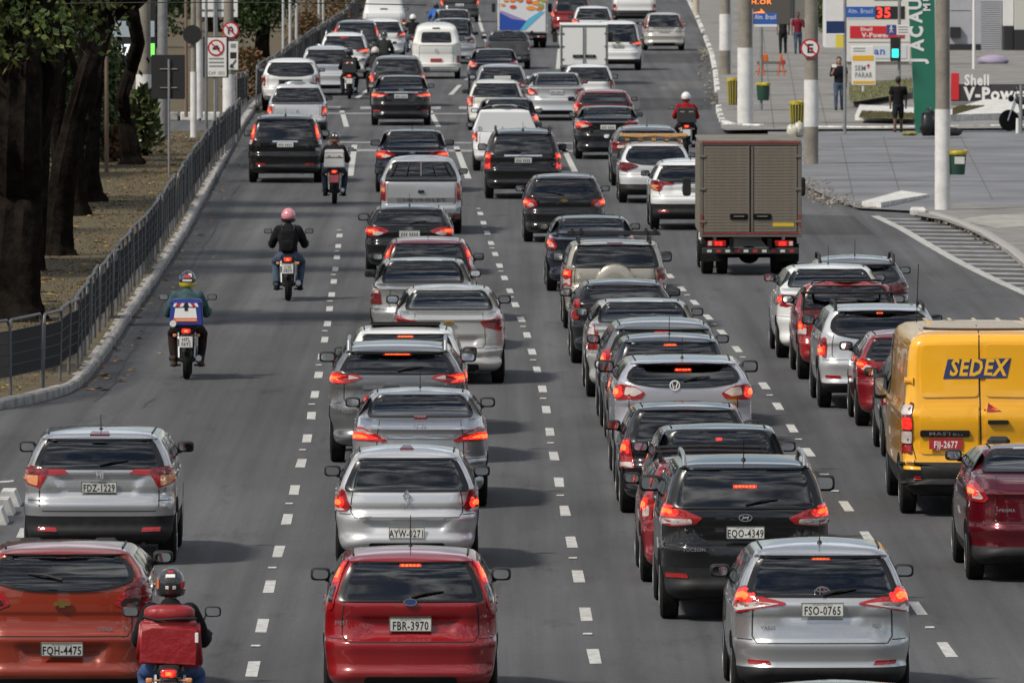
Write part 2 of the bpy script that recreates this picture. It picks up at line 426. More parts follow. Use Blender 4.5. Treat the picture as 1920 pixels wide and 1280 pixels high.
def plate(root, p, text=None, red=False, tilt=0.0, w=.40):
    x, y, z = p
    o = MB().box((0, 0, 0), (w, .014, .13), b=.008).build('license_plate', M_PLATER if red else M_PLATE, root)
    o.location = (x, y - .01, z); o.rotation_euler = (tilt, 0, 0)
    ink = M_WHITEINK if red else M_INK
    f = MB()
    for (cx, cz, dx, dz) in ((0, .061, w, .008), (0, -.061, w, .008), (-w / 2 + .004, 0, .008, .13), (w / 2 - .004, 0, .008, .13)):
        f.box((cx, -.0075, cz), (dx, .004, dz))
    f.build('plate_frame', M_INKG if not red else M_PLATER, o, 0)
    if text:
        lettering(text, .108, ink, o, (0, -.0082, -.014), fat=.0022, scale=(.72, 1.04, 1))
        if not red: lettering('SP-SAO PAULO', .026, M_INKG, o, (0, -.0082, .045))
    else:
        for a, b in PLATEMARKS:
            if 'pm' not in WHEELS: WHEELS['pm'] = MB().box((0, 0, 0), (.026, .002, .066)).mesh('plate_mark', mat('plate_blur', (.10, .10, .10), .6), 0)
            put('plate_mark', WHEELS['pm'], o, (a * w / .4, -.0085, -.012))
    return o

class Shell:
    """car body: plan outlines stacked by height; rear(q, z) gives any point of the back"""
    def __init__(s, k):
        s.k = k; W = k['W'] / 2; H = k['H']; L = k['L']; zb, zt, yb, yt = k['zb'], k['zt'], k['yb'], k['yt']
        gc = k.get('gc', .20); zbt = k.get('zbt', .68); led = k.get('led', .02); kind = k['kind']
        s.L, s.W0, s.H, s.gc = L, W, H, gc
        rp = [(gc, .17), (gc + .05, .07), (gc + .12, .0), (gc + .165, .004), (gc + .21, .028), (zbt - .13, .018), (zbt - .06, 0), (zbt - .012, .010), (zbt + .015, .028 + led)]
        if kind == 'sedan':
            zd = k.get('zd', zb - .05); rp += [(zbt + .10, .035 + led), (zd - .06, .05 + led), (zd - .012, .045 + led - k.get('lip', .02)), (zd + .008, .08 + led), (zb - .012, yb - .10)]
        elif kind == 'pickup':
            zd = k['zd']; rp += [(zbt + .10, .035 + led), (zd - .03, .05 + led), (zd, .06 + led), (zd + .012, yb - .25), (zd + .03, yb - .03)]
        else:
            cz_ = k.get('cz', .55); zm = zbt + .03 + (zb - .06 - zbt - .03) * cz_; rp += [(zm - .035, .055 + led), (zm, .040 + led), (zb - .06, yb - .03 - k.get('lip', 0)), (zb - .02, yb - .015)]
        roof = H - zt; mid = (yt + L - k.get('fw', 1.95)) / 2; sp = k.get('sp', .0)
        rp += [(zb, yb), (zt, yt), (zt + roof * .22, yt - sp), (zt + roof * .42, yt + .02 - sp * .6), (zt + roof * .66, yt + .16), (zt + roof * .88, yt + (mid - yt) * .42), (H, mid - .3)]
        s.Y = pchip(rp); s.rp = rp
        wt = k.get('wt', .78); wb = k.get('wb', .945)
        s.W = pchip([(gc, W * .86), (gc + .06, W * .93), (gc + .16, W * .968), (gc + .28, W * .985), (.60, W), (zb - .16, W * (.975 if kind == 'sedan' else .995)), (zb - .05, W * (wb + .025)), (zb + .02, W * wb), (zt, W * wt), (zt + roof * .3, W * (wt - .03)),
                     (zt + roof * .62, W * (wt - .10)), (zt + roof * .86, W * (wt - .26)), (H, W * (wt - .50))])
        rc = k.get('rc', .30)
        ga, gb = (.21, .17) if kind == 'sedan' else (.15, .12)
        s.R = pchip([(gc, .16), (.45, rc), (zbt, rc), (zb - .08, rc * .85), (zb + .02, ga), (zt, gb), (H - .01, .16), (H, .16)])
        bw_ = .10 if kind == 'sedan' else .055
        s.B = pchip([(gc, .05), (.5, bw_), (zb, .06), (zt, .05), (H - .02, .14), (H, .16)])
        fw = k.get('fw', 1.95); ch = k.get('zc', min(zb - .02, 1.0)); hood = k.get('hood', 1.0)
        if kind == 'box':
            s.Fr = pchip([(gc, L - .1), (H, L - .1)])
        else:
            s.Fr = pchip([(gc, L - .16), (gc + .1, L - .03), (.5, L), (.66, L - .04), (.74, L - .16), (ch - .07, L - hood * .62), (ch, L - hood), (max(zt, ch + .2), L - fw + .12), (zt + roof * .5, L - fw - .08), (zt + roof * .85, (L - fw + mid) / 2), (H, mid + .3)])
        s.ch = ch
        s.rec = k.get('rec')        # recess round the plate: (half width, z0, z1, depth)
        hi = k.get('hi', 0)
        zs = set(round(a[0], 4) for a in rp)
        zs |= {round(ch, 4), round(zb + .015, 4), round(zt - .015, 4)}
        if hi: zs |= {round(gc + i * .03, 4) for i in range(int((zb - gc) / .03))}
        zs = sorted(zs); out = [zs[0]]
        for z in zs[1:]:
            if z - out[-1] > (.008 if z in (round(zb + .015, 4), round(zt - .015, 4), round(H, 4)) else .012): out.append(z)
            elif z in (round(zb + .015, 4), round(zt - .015, 4), round(H, 4)): out[-1] = z
        zs = []
        for a, b in zip(out, out[1:]):
            n = max(1, int((b - a) / .09)); zs += [a + (b - a) * i / n for i in range(n)]
        s.zs = zs + [out[-1]]
        s.kf = [i / 14 for i in range(15)] if hi else [0, .22, .44, .66, .84, 1.0]
        s.ang = [radians(a) for a in ((12, 24, 36, 48, 60, 72, 81, 90) if hi else (18, 38, 58, 76, 90))]
    def tap(s, y): return 1 - .045 * ((y - s.L * .52) / (s.L * .5)) ** 2
    def off(s, x, z):
        if not s.rec: return 0.0
        hw, z0, z1, d = s.rec; ax = abs(x) - (z - z0) / (z1 - z0) * .08
        return d * (1 - sstep(hw - .05, hw + .05, ax)) * sstep(z0 - .02, z0 + .05, z) * (1 - sstep(z1 - .02, z1 + .012, z))
    def rear(s, q, z, ins=0.0):
        a = abs(q); w = s.W(z) - ins; R = min(s.R(z), w * .9); q0 = 1 - R / w
        y = s.Y(z) + ins + s.B(z) * min(a, 1) ** 2; x = w * min(a, 1)
        if a > q0:
            u = min((a - q0) / (1 - q0), 1); y += R * (1 - sqrt(max(0, 1 - u * u)))
        if a > 1: y += (a - 1) * w
        y += s.off(x, z)
        return Vector((math.copysign(x * s.tap(y), q), y, z))
    def nrm(s, q, z):
        e = .004
        du = s.rear(q + e, z) - s.rear(q - e, z); dz = s.rear(q, z + e) - s.rear(q, z - e)
        n = du.cross(dz)
        if n.length < 1e-9: return Vector((0, -1, 0))
        n.normalize(); return n if n.y < .3 or n.x * q > 0 else -n
    def rp_at(s, q, z, off):
        n = s.nrm(q, z)
        if q > .99 and n.x < 0 or q < -.99 and n.x > 0: n = -n
        return s.rear(q, z) + n * off
    def side(s, y, z, sg, off=0.0):
        return Vector((sg * (s.W(z) * s.tap(y) + off), y, z))
    def front(s, q, z, ins=0.0):
        a = abs(q); w = s.W(z) - ins; R = min(s.R(z) * 1.3, w * .9); q0 = 1 - R / w
        y = s.Fr(z) - ins - .10 * a * a
        if a > q0: u = min((a - q0) / (1 - q0), 1); y -= R * (1 - sqrt(max(0, 1 - u * u)))
        return Vector((math.copysign(w * a * s.tap(y), q), y, z))
    def ring(s, z, ins=0.0):
        w = s.W(z) - ins; R = min(s.R(z), w * .9); q0 = 1 - R / w
        qs = [k * q0 for k in s.kf] + [q0 + (1 - q0) * sin(a) for a in s.ang]
        half = [s.rear(q, z, ins) for q in qs]
        R2 = min(s.R(z) * 1.3, w * .9); q2 = 1 - R2 / w
        qf = [k * q2 for k in (0, .25, .5, .75, 1.0)] + [q2 + (1 - q2) * sin(radians(a)) for a in (25, 50, 72, 90)]
        fr = [s.front(q, z, ins) for q in qf][::-1]
        y0, y1 = half[-1].y, fr[0].y
        for f in (.1, .22, .36, .5, .64, .78, .9):
            y = y0 + (y1 - y0) * f; half.append(Vector((w * s.tap(y), y, z)))
        s.nr = len(qs); half += fr
        return half
    def loft(s, mb, zlist, ins=0.0, mi=0, cap_top=True, cap_bot=True, rear_open=None, front_open=None):
        n = None
        for i, z in enumerate(zlist):
            h = s.ring(z, ins); n = len(h)
            if i == 0: base = len(mb.v)
            mb.v += [tuple(p) for p in h] + [(-p.x, p.y, p.z) for p in h]
        def idx(i, j, sd): return base + i * 2 * n + (n if sd else 0) + j
        nk = len(s.kf) - 1
        for i in range(len(zlist) - 1):
            zc = (zlist[i] + zlist[i + 1]) / 2
            ro = rear_open and rear_open[0] < zc < rear_open[1]; fo = front_open and front_open[0] < zc < front_open[1]
            for sd in (0, 1):
                for j in range(n - 1):
                    if ro and j < nk: continue
                    if fo and j >= n - 5: continue
                    q = (idx(i, j, sd), idx(i, j + 1, sd), idx(i + 1, j + 1, sd), idx(i + 1, j, sd))
                    mb.f.append(q if sd == 0 else q[::-1]); mb.m.append(mi)
        for which, do in ((len(zlist) - 1, cap_top), (0, cap_bot)):
            if do:
                for j in range(n - 1):
                    q = (idx(which, j, 0), idx(which, j + 1, 0), idx(which, j + 1, 1), idx(which, j, 1))
                    mb.f.append(q if which else q[::-1]); mb.m.append(mi)
    def patch(s, mb, poly, off=.006, mi=0, rings=(1, .86, .6, .3), mis=None, r=.0, step=.06, fn=None, depth=.012):
        fn = fn or s.rp_at
        pl = dense(rounded(poly, r), step); n = len(pl)
        cq = (min(p[0] for p in pl) + max(p[0] for p in pl)) / 2 * .5 + sum(p[0] for p in pl) / n * .5
        cz = (min(p[1] for p in pl) + max(p[1] for p in pl)) / 2 * .5 + sum(p[1] for p in pl) / n * .5
        o = len(mb.v)
        mb.v += [tuple(fn(q, z, off - depth)) for q, z in pl]
        for k in rings: mb.v += [tuple(fn(cq + (q - cq) * k, cz + (z - cz) * k, off)) for q, z in pl]
        mb.v.append(tuple(fn(cq, cz, off)))
        nr = len(rings) + 1
        for i in range(nr - 1):
            for j in range(n):
                mb.f.append((o + i * n + j, o + i * n + (j + 1) % n, o + (i + 1) * n + (j + 1) % n, o + (i + 1) * n + j)); mb.m.append(mis[i] if mis else mi)
        for j in range(n):
            mb.f.append((o + (nr - 1) * n + j, o + (nr - 1) * n + (j + 1) % n, o + nr * n)); mb.m.append(mis[-1] if mis else mi)
    def seam(s, mb, pts, w=.010, off=.002, fn=None):
        fn = fn or s.rp_at
        pl = dense(pts, .04, closed=False); o = len(mb.v); n = len(pl)
        for i, p in enumerate(pl):
            a, b = pl[max(0, i - 1)], pl[min(n - 1, i + 1)]
            dx, dz = (b[0] - a[0]) * s.W0, b[1] - a[1]; L = sqrt(dx * dx + dz * dz) or 1
            nx, nz = -dz / L / s.W0 * w / 2, dx / L * w / 2
            mb.v += [tuple(fn(p[0] + nx, p[1] + nz, off)), tuple(fn(p[0] - nx, p[1] - nz, off))]
        for i in range(n - 1): mb.f.append((o + 2 * i, o + 2 * i + 1, o + 2 * i + 3, o + 2 * i + 2)); mb.m.append(0)

DEF = {
 'hatch': dict(kind='hatch', L=3.95, W=1.70, H=1.44, zb=.96, zt=1.33, yb=.10, yt=.40, wt=.77, zbt=.64, sp=.03, rc=.30),
 'suv': dict(kind='suv', L=4.35, W=1.80, H=1.58, zb=1.05, zt=1.43, yb=.10, yt=.36, wt=.79, zbt=.70, sp=.06, rc=.28, gc=.24, wr=.345),
 'sedan': dict(kind='sedan', L=4.45, W=1.73, H=1.42, zb=1.02, zt=1.36, yb=.62, yt=1.18, wt=.735, wb=.905, zbt=.66, rc=.42, gq=.66),
 'pickup': dict(kind='pickup', L=4.6, W=1.68, H=1.5, zb=1.02, zt=1.40, yb=1.75, yt=1.95, zd=.99, wt=.77, zbt=.60, rc=.16, gc=.26, wr=.33),
 'van': dict(kind='van', L=4.6, W=1.75, H=1.95, zb=1.15, zt=1.65, yb=.10, yt=.22, wt=.82, zbt=.55, rc=.22, hood=.35, fw=.75, zc=1.1, gc=.25),
}
SILVER = ((.52, .53, .54), .75); GREY = ((.20, .205, .21), .7); DGREY = ((.065, .068, .072), .6); BLACK = ((.006, .006, .007), .0); WHITE = ((.70, .71, .71), .0)
RED = ((.24, .004, .007), .1); WINE = ((.085, .003, .008), .3); ORANGE = ((.25, .026, .007), .2); NAVY = ((.012, .016, .028), .3); BEIGE = ((.40, .37, .31), .5); YELLOW = ((.82, .40, .010), .0)
LSILV = ((.62, .63, .64), .55)

def build_car(name, base, label, cat, u, v=None, y=None, group=None, col=SILVER, yaw=None, **kw):
    k = dict(DEF[base]); k.update(kw)
    Y = y if y is not None else ground_y(v)
    roh = k.get('roh', .74)
    if 'top' in k:
        d = DEF[base]; k['H'] = z_at(k['top'], Y + 1.3)
        if 'zt' not in kw: k['zt'] = k['H'] - (d['H'] - d['zt'])
    for n_, pv in k.get('pix', {}).items(): k[n_] = z_at(pv, Y - roh + (.3 if n_ == 'zt' else .05) + (k['yb'] if n_ in ('zb', 'zt') and k['kind'] in ('sedan', 'pickup') else 0))
    k['zt'] = min(k['zt'], k['H'] - (.055 if k['kind'] == 'sedan' else .075))
    X = x_at(u, Y - .5, .5)
    rz = radians(.45 if yaw is None else yaw)
    root = thing(name, label, cat, (X, Y - roh, 0), rz, group)
    s = Shell(k); P = paint(*col); W, H, L, zb, zt, gc = s.W0, s.H, s.L, k['zb'], k['zt'], s.gc
    kind = k['kind']; see = k.get('see', True)
    # body and black lower trim
    low = k.get('low'); zlow = low if low else None
    ro = (zb + .012, zt - .012) if see else None; fo = (s.ch + .03, zt - .012)
    zs = s.zs
    if zlow:
        zl = [z for z in zs if z < zlow - .01] + [zlow]; zs = [zlow] + [z for z in zs if z > zlow + .01]
        t = MB(); s.loft(t, zl); t.build('lower_trim', M_PLASTIC, root, 50)
    b = MB(); s.loft(b, zs, rear_open=ro, front_open=fo); b.build('body', P, root, 50)
    if see:
        li = MB(); s.loft(li, [z for z in s.zs if z > .52 and z < H - .05] + [H - .045], ins=.03, rear_open=ro, front_open=fo, cap_bot=True); li.build('cabin_lining', M_LINER, root, 50)
        # parcel shelf, seats
        st = MB(); yc = k['yt'] + .55
        if kind == 'sedan': st.box((0, (k['yb'] + yc) / 2, zb - .05), (W * 1.6, yc - k['yb'], .03))
        if st.v: st.build('parcel_shelf', M_LINER, root)
        for (sx, sy) in ((-.36, yc + .1), (.36, yc + .1), (-.36, yc + 1.05), (.36, yc + 1.05)):
            m_ = MB(); hz = zb + (.06 if sy < yc + .5 else .10); m_.box((sx, sy, zb - .25), (.46, .16, .62), b=.06); m_.box((sx, sy - .02, hz + .12), (.26, .10, .17), b=.045)
            m_.tube([(sx - .06, sy, hz), (sx - .06, sy, hz + .1)], .008, 5); m_.tube([(sx + .06, sy, hz), (sx + .06, sy, hz + .1)], .008, 5)
            m_.build('seat', M_SEAT, root)
    # glass
    tint = min(.7, k.get('tint', .22) * 1.5); G = glass('tinted_glass_%d' % int(tint * 100), tint)
    dip = k.get('dip', 0.0); ww = k.get('ww', .88 if kind == 'sedan' else .91); ex = k.get('ex', -.012 if kind == 'sedan' else .025); th_ = k.get('third', 'off')
    wpoly = k.get('win') or [(-ww, zb - ex + .03 * (dip > 0)), (-ww * .5, zb - ex - dip * .8), (0, zb - ex - dip), (ww * .5, zb - ex - dip * .8), (ww, zb - ex + .03 * (dip > 0)), (ww * .97, zt + .015), (0, zt + .02), (-ww * .97, zt + .015)]
    g = MB(); s.patch(g, wpoly, .014, rings=(1, .985, .96, .935, .915, .86, .8, .72, .6, .45, .25), mis=(1, 1, 1, 1, 1, 0, 0, 0, 0, 0, 0, 0), r=k.get('wrad', .06), step=.06, depth=.02)
    rw = g.build('rear_window', [G if see else M_SGLASS, M_FRIT], root, 60)
    g = MB(); fp = lambda q, z, o: s.front(q, z) + Vector((0, o, o * .5))
    s.patch(g, [(-.93, s.ch + .01), (.93, s.ch + .01), (.93, zt + .02), (-.93, zt + .02)], .008, fn=fp, step=.12); g.build('windshield', glass('clear_glass', .80), root, 60)
    # brake lamp in the window or spoiler
    th = k.get('third', 'off')
    if th != 'none':
        tz = k.get('tz', zt - .015); tw = k.get('tw', .10)
        t = MB(); s.patch(t, [(-tw, tz - .014), (tw, tz - .014), (tw, tz + .014), (-tw, tz + .014)], .016, rings=(1, .5), depth=.02)
        hb = t.build('high_brake_lamp', M_LIT if th in ('hot', 'lit') else M_LENSD, root)
        if th == 'hot' or (th == 'lit' and k.get('hi')):
            nl = int(max(3, tw * W * 2 / .045))
            for i_ in range(nl):
                p_ = s.rp_at(-tw * .9 + (i_ + .5) * 1.8 * tw / nl, tz, .019); MB().box(p_, (.026, .008, .018)).build('led', M_HOT, hb, 0)
    if k.get('wiper'):
        t = MB(); a = s.rp_at(.0, zb + .01, .02); c = s.rp_at(.42 * k['wiper'], zb + .06, .025); t.tube([a, (a + c) / 2 + Vector((0, -.01, .015)), c], [.02, .013, .007], 6); t.build('rear_wiper', M_PLASTIC, root)
    # side windows
    yr0 = k.get('ysw', k['yt'] + .28 if kind != 'sedan' else k['yt'] - .15); yA = L - k.get('hood', 1.0) - .18; yAt = L - k.get('fw', 1.95) - .02
    for sg in (-1, 1):
        if k.get('blank_side'):
            spans = [(L - 1.9, yA)]
        else:
            m1 = yr0 + .45; spans = [(yr0 - .12, m1), (m1 + .05, m1 + .75), (m1 + .83, yA)]
        for (a, c) in spans:
            t = MB(); top_c = min(c, yAt); top_a = min(a + (.18 if a < yr0 else 0), top_c - .1)
            s.patch(t, [(a, zb + .015), (c, zb + .015), (top_c, zt - .01), (top_a, zt - .01)], .005, fn=lambda y_, z_, o, sg=sg: s.side(y_, z_, sg, o), step=.2, r=.04)
            t.build('side_window', M_SGLASS, root, 60)
        # wheel arches, door seams, handle, mirror
        wr = k.get('wr', .31)
        for wy in (roh, roh + k.get('wb_', L - roh - .85)):
            t = MB(); arc = [(wy + (wr + .07) * cos(a), wr + (wr + .06) * sin(a)) for a in [radians(-12 + 204 * i / 16) for i in range(17)]]
            arc = [(a, max(c, gc + .005)) for a, c in arc]
            s.patch(t, arc, .004, fn=lambda y_, z_, o, sg=sg: s.side(y_, z_, sg, o), step=.12, rings=(1, .5)); t.build('wheel_arch', M_UNDER, root)
            add_wheel(root, sg * (s.W(wr + .1) * s.tap(wy) - .085), wy, wr, .205, sg)
        for yy in ((m1 + .02, m1 + .80, yA + .05) if not k.get('blank_side') else (L - 1.95, yA + .05)):
            t = MB(); s.seam(t, [(yy, gc + .08), (yy, zb)], fn=lambda y_, z_, o, sg=sg: s.side(y_, z_, sg, o)); t.build('door_gap', M_SEAM, root, 0)
        for yy in ((m1 + .15, m1 + .95) if not k.get('blank_side') else (L - 1.8,)):
            p = s.side(yy, zb - .10, sg, -.006); MB().box(p, (.03, .17, .026), b=.01).build('door_handle', k.get('hm', P), root)
        mz = zb + .07; my = yA - .05 + k.get('mdy', 0); mxx = s.W(zb) * s.tap(my) + .075
        mm = P if k.get('mirror') == 'body' else M_PLASTIC; mw, mh = [a_ * .84 for a_ in k.get('ms', (.23, .15))]
        t = MB(); t.pod((sg * mxx, my, mz), (mw, .15, mh)); t.tube([(sg * (mxx - .05), my + .02, mz - .05), (sg * (mxx - .17), my + .04, mz - .07)], .028, 6)
        mo = t.build('wing_mirror', mm, root, 50)
        t = MB(); t.prism([(sg * mxx + a_, mz + c_) for a_, c_ in rounded([(-mw * .38, -mh * .34), (mw * .38, -mh * .34), (mw * .38, mh * .34), (-mw * .38, mh * .34)], .045, 1)], my - .079, my - .06); mg = t.build('mirror_glass', M_MIR, mo)
    # tail lamps
    lamp = k.get('lamp', 'tri'); segs = k.get('segs', 'std'); br = k.get('brake', False); dzl = k.get('dzl', 0)
    if lamp:
        poly = lamp if isinstance(lamp, list) else LAMPS[lamp]
        base_p = [(q, zb + z + dzl) for q, z in poly]
        bq = [p[0] for p in base_p]; bz = [p[1] for p in base_p]; q1, q0_, z0, z1 = max(bq), min(bq), min(bz), max(bz)
        for sg in (-1, 1):
            on = br if br in (True, False) else (sg > 0 if br == 'r' else sg < 0)
            tr = (lambda p: p) if sg > 0 else mirror
            t = MB(); s.patch(t, tr(base_p), .012, r=.02, step=.05, depth=.02); o = t.build('tail_lamp', k.get('lens', M_LENS), root, 60)
            lit = k.get('lit'); clr = k.get('clr')
            cq = q1 - (q1 - q0_) * .30; czz = z1 - (z1 - z0) * .38
            lp = [(q, zb + z + dzl) for q, z in lit] if lit else sub(base_p, cq, czz, .50)
            t = MB(); s.patch(t, tr(lp), .016, r=.02, step=.05, depth=.006, rings=(1, .6)); t.build('brake_lamp', M_LIT if on else M_LENSD, o, 60)
            if on:
                cx_, cz_ = sum(p[0] for p in lp) / len(lp), sum(p[1] for p in lp) / len(lp)
                t = MB(); s.patch(t, tr(sub(lp, cx_, cz_, .48)), .0185, r=.02, step=.05, depth=.004, rings=(1, .5)); t.build('brake_bulb', M_HOT, o, 60)
            if clr != 'none':
                cp = [(q, zb + z + dzl) for q, z in clr] if clr else sub(base_p, q0_ + (q1 - q0_) * .30, z0 + (z1 - z0) * .25, .38)
                t = MB(); s.patch(t, tr(cp), .0155, r=.015, step=.05, depth=.005, rings=(1, .5)); t.build('reverse_lamp', k.get('clrm', M_CLEAR), o, 60)
    # gaps round the tailgate and bumper
    zbt = k.get('zbt', .66); gq = k.get('gq', .80)
    if k.get('gate', True):
        gl = k.get('gl', zbt + .02); t = MB()
        s.seam(t, [(-gq, zb - .02), (-gq, gl + .06), (-(gq - .05), gl), (gq - .05, gl), (gq, gl + .06), (gq, zb - .02)]); t.build('tailgate_gap', M_SEAM, root, 0)
    for sg in (-1, 1):
        t = MB(); s.seam(t, [(sg * gq, zbt + .01), (sg * 1.25, zbt + .015)]); t.build('bumper_gap', M_SEAM, root, 0)
    # plate
    pz = k.get('pz', .80); pt = k.get('plate')
    if pt != 'none':
        ya, yb_ = s.rear(0, pz + .07), s.rear(0, pz - .07); ym = min(s.rear(0, pz + d_).y - d_ * (ya.y - yb_.y) / .14 for d_ in (-.06, -.03, 0, .03, .06)); sl = max(-.3, min(.3, (s.Y(pz + .07) - s.Y(pz - .07)) / .14))
        plate(root, (k.get('pq', 0) * W, ym - .012, pz), pt, k.get('pred', False), -math.atan(sl))
    if k.get('trimbar'):
        tz_, tq_ = k['trimbar']; t = MB(); s.patch(t, [(-tq_, tz_ - .016), (tq_, tz_ - .016), (tq_, tz_ + .016), (-tq_, tz_ + .016)], .014, rings=(1, .5), depth=.02); t.build('chrome_strip', M_CHROME, root)
    if k.get('darkbar'):
        tz_, tq_ = k['darkbar']; t = MB(); s.patch(t, [(-tq_, tz_ - .05), (tq_, tz_ - .05), (tq_, tz_ + .05), (-tq_, tz_ + .05)], .02, rings=(1, .5), depth=.025, r=.02); t.build('handle_bar', M_PLASTIC, root)
    if k.get('emb'):
        e, ez = k['emb']; ez = z_at(ez, Y - roh) if ez > 10 else ez; emblem(root, e, s.rp_at(0, ez, .022))
    for (tx, q, z, sz) in k.get('badges', ()):
        z = z_at(z, Y - roh) if z > 10 else z; p = s.rp_at(q, z, .014); lettering(tx, sz, k.get('bm', M_CHROME), root, p, (pi / 2, 0, 0), fat=.001, name='badge')
    if k.get('diff', kind in ('hatch', 'sedan', 'suv') and not low):      # dark lower insert of the bumper
        t = MB(); s.patch(t, [(-.62, gc + .005), (.62, gc + .005), (.56, gc + .115), (-.56, gc + .115)], .006, rings=(1, .6, .3), step=.1, r=.03); t.build('bumper_insert', M_PLASTIC, root, 50)
    # reflectors low in the bumper
    if k.get('refl'):
        rq, rzz = k['refl']
        for sg in (-1, 1):
            pl = [(rq - .14, rzz - .022), (rq + .12, rzz - .018), (rq + .12, rzz + .028), (rq - .12, rzz + .022)]
            t = MB(); s.patch(t, pl if sg > 0 else mirror(pl), .01, r=.012, step=.05, rings=(1, .5)); t.build('bumper_reflector', M_LENS, root)
    # roof fittings
    if k.get('rails'):
        zr = H - .03
        for sg in (-1, 1):
            y0, y1 = k['yt'] + .05, L - k.get('fw', 1.95) - .1; xr = s.W(zt + (H - zt) * .5) * .96
            pts = [(sg * xr, y0, zt + (H - zt) * .25), (sg * xr, y0 + .10, H + .025), (sg * xr, (y0 + y1) / 2, H + .045), (sg * xr, y1 - .12, H + .02), (sg * xr, y1, H - .06)]
            MB().tube(pts, .024, 8).build('roof_rail', {'silver': M_RIM, 'black': M_PLASTIC}[k['rails']], root)
    if k.get('ant'):
        ay, ah = k['ant']; za = H - .015
        t = MB(); t.lathe([(-.02, .03), (.015, .022), (.03, .008)], 'z', (0, ay, za), 10); t.tube([(0, ay, za + .02), (0, ay - ah * .45, za + ah * .9)], [.006, .004], 5); t.build('antenna', M_PLASTIC, root)
    if kind in ('hatch', 'sedan', 'suv') and not k.get('rails'):
        for sg in (-1, 1):                               # dark ditch strips along the roof edge
            zr = zt + (H - zt) * .62; pts = []
            y0, y1 = s.Y(zr) + .16, s.Fr(zr) - .25
            for i in range(9):
                yy = y0 + (y1 - y0) * i / 8; pts.append((sg * s.W(zr) * s.tap(yy) * .985, yy, zr + .004))
            MB().tube(pts, .011, 5).build('roof_strip', M_PLASTIC, root)
    # underside, exhaust
    t = MB(); t.box((0, L / 2, gc + .03), (W * 1.5, L - .9, .10)); t.box((0, roh, .27), (W * 1.3, .12, .10), b=.03); t.build('underbody', M_UNDER, root)
    t = MB(); ex_ = k.get('exh', .42); t.tube([(ex_, .10, gc + .0), (ex_, .6, gc + .02)], .03, 8); t.build('exhaust', M_STEEL, root)
    root['_'] = 0; del root['_']
    return root, s, k

# ---------------------------------------------------------------- ground and road
def asphalt(name, col, k=1.0):
    m = bpy.data.materials.new(name); m.use_nodes = True; nt = m.node_tree; b = nt.nodes['Principled BSDF']
    tc_ = nt.nodes.new('ShaderNodeTexCoord')
    def noise(sc, det, scale=(1, 1, 1), ro=.6):
        mp_ = nt.nodes.new('ShaderNodeMapping'); mp_.inputs['Scale'].default_value = scale; nt.links.new(tc_.outputs['Object'], mp_.inputs[0])
        n = nt.nodes.new('ShaderNodeTexNoise'); n.inputs['Scale'].default_value = sc; n.inputs['Detail'].default_value = det; n.inputs['Roughness'].default_value = ro
        nt.links.new(mp_.outputs[0], n.inputs['Vector']); return n
    def ramp(n, a, b_, p0=.3, p1=.7):
        r = nt.nodes.new('ShaderNodeValToRGB'); r.color_ramp.elements[0].position = p0; r.color_ramp.elements[1].position = p1
        r.color_ramp.elements[0].color = (a, a, a, 1); r.color_ramp.elements[1].color = (b_, b_, b_, 1); nt.links.new(n.outputs['Fac'], r.inputs[0]); return r
    def mul(a, b_):
        mm = nt.nodes.new('ShaderNodeMix'); mm.data_type = 'RGBA'; mm.blend_type = 'MULTIPLY'; mm.inputs[0].default_value = 1
        nt.links.new(a, mm.inputs[6]); nt.links.new(b_, mm.inputs[7]); return mm.outputs[2]
    r1 = ramp(noise(.35, 6, (1, .12, 1)), .74, 1.20); r2 = ramp(noise(.9, 8, (2.6, .02, 1)), .66, 1.18); r6 = ramp(noise(.8, 7, (1.6, .22, 1), .7), 1.0, .58, .58, .72)
    r3 = ramp(noise(55, 3), .70, 1.30); r4 = ramp(noise(9, 6, ro=.75), .82, 1.14); r5 = ramp(noise(.09, 4, (1, .6, 1)), .84, 1.14)
    c = nt.nodes.new('ShaderNodeRGB'); c.outputs[0].default_value = (*col, 1)
    o = mul(mul(mul(mul(mul(mul(c.outputs[0], r6.outputs[0]), r1.outputs[0]), r2.outputs[0]), r3.outputs[0]), r4.outputs[0]), r5.outputs[0])
    nt.links.new(o, b.inputs['Base Color']); b.inputs['Roughness'].default_value = .86; b.inputs['Specular IOR Level'].default_value = .2
    bp = nt.nodes.new('ShaderNodeBump'); bp.inputs['Strength'].default_value = .5; bp.inputs['Distance'].default_value = .01
    nt.links.new(noise(90, 4).outputs['Fac'], bp.inputs['Height']); nt.links.new(bp.outputs[0], b.inputs['Normal'])
    return m
M_ASPH = asphalt('asphalt', (.095, .097, .103))
M_PAINT = mat('road_paint', (.43, .43, .415), .78, noise=.38, nscale=7)
def sheet(name, pts, z, m, parent=None, structure=True):
    o = MB().add([(p[0], p[1], z) for p in pts], [tuple(range(len(pts)))]).build(name, m, parent, 0)
    if structure and not parent: struct(o)
    return o
road = sheet('road', [(-500, -300), (500, -300), (500, 3000), (-500, 3000)], 0, M_ASPH)

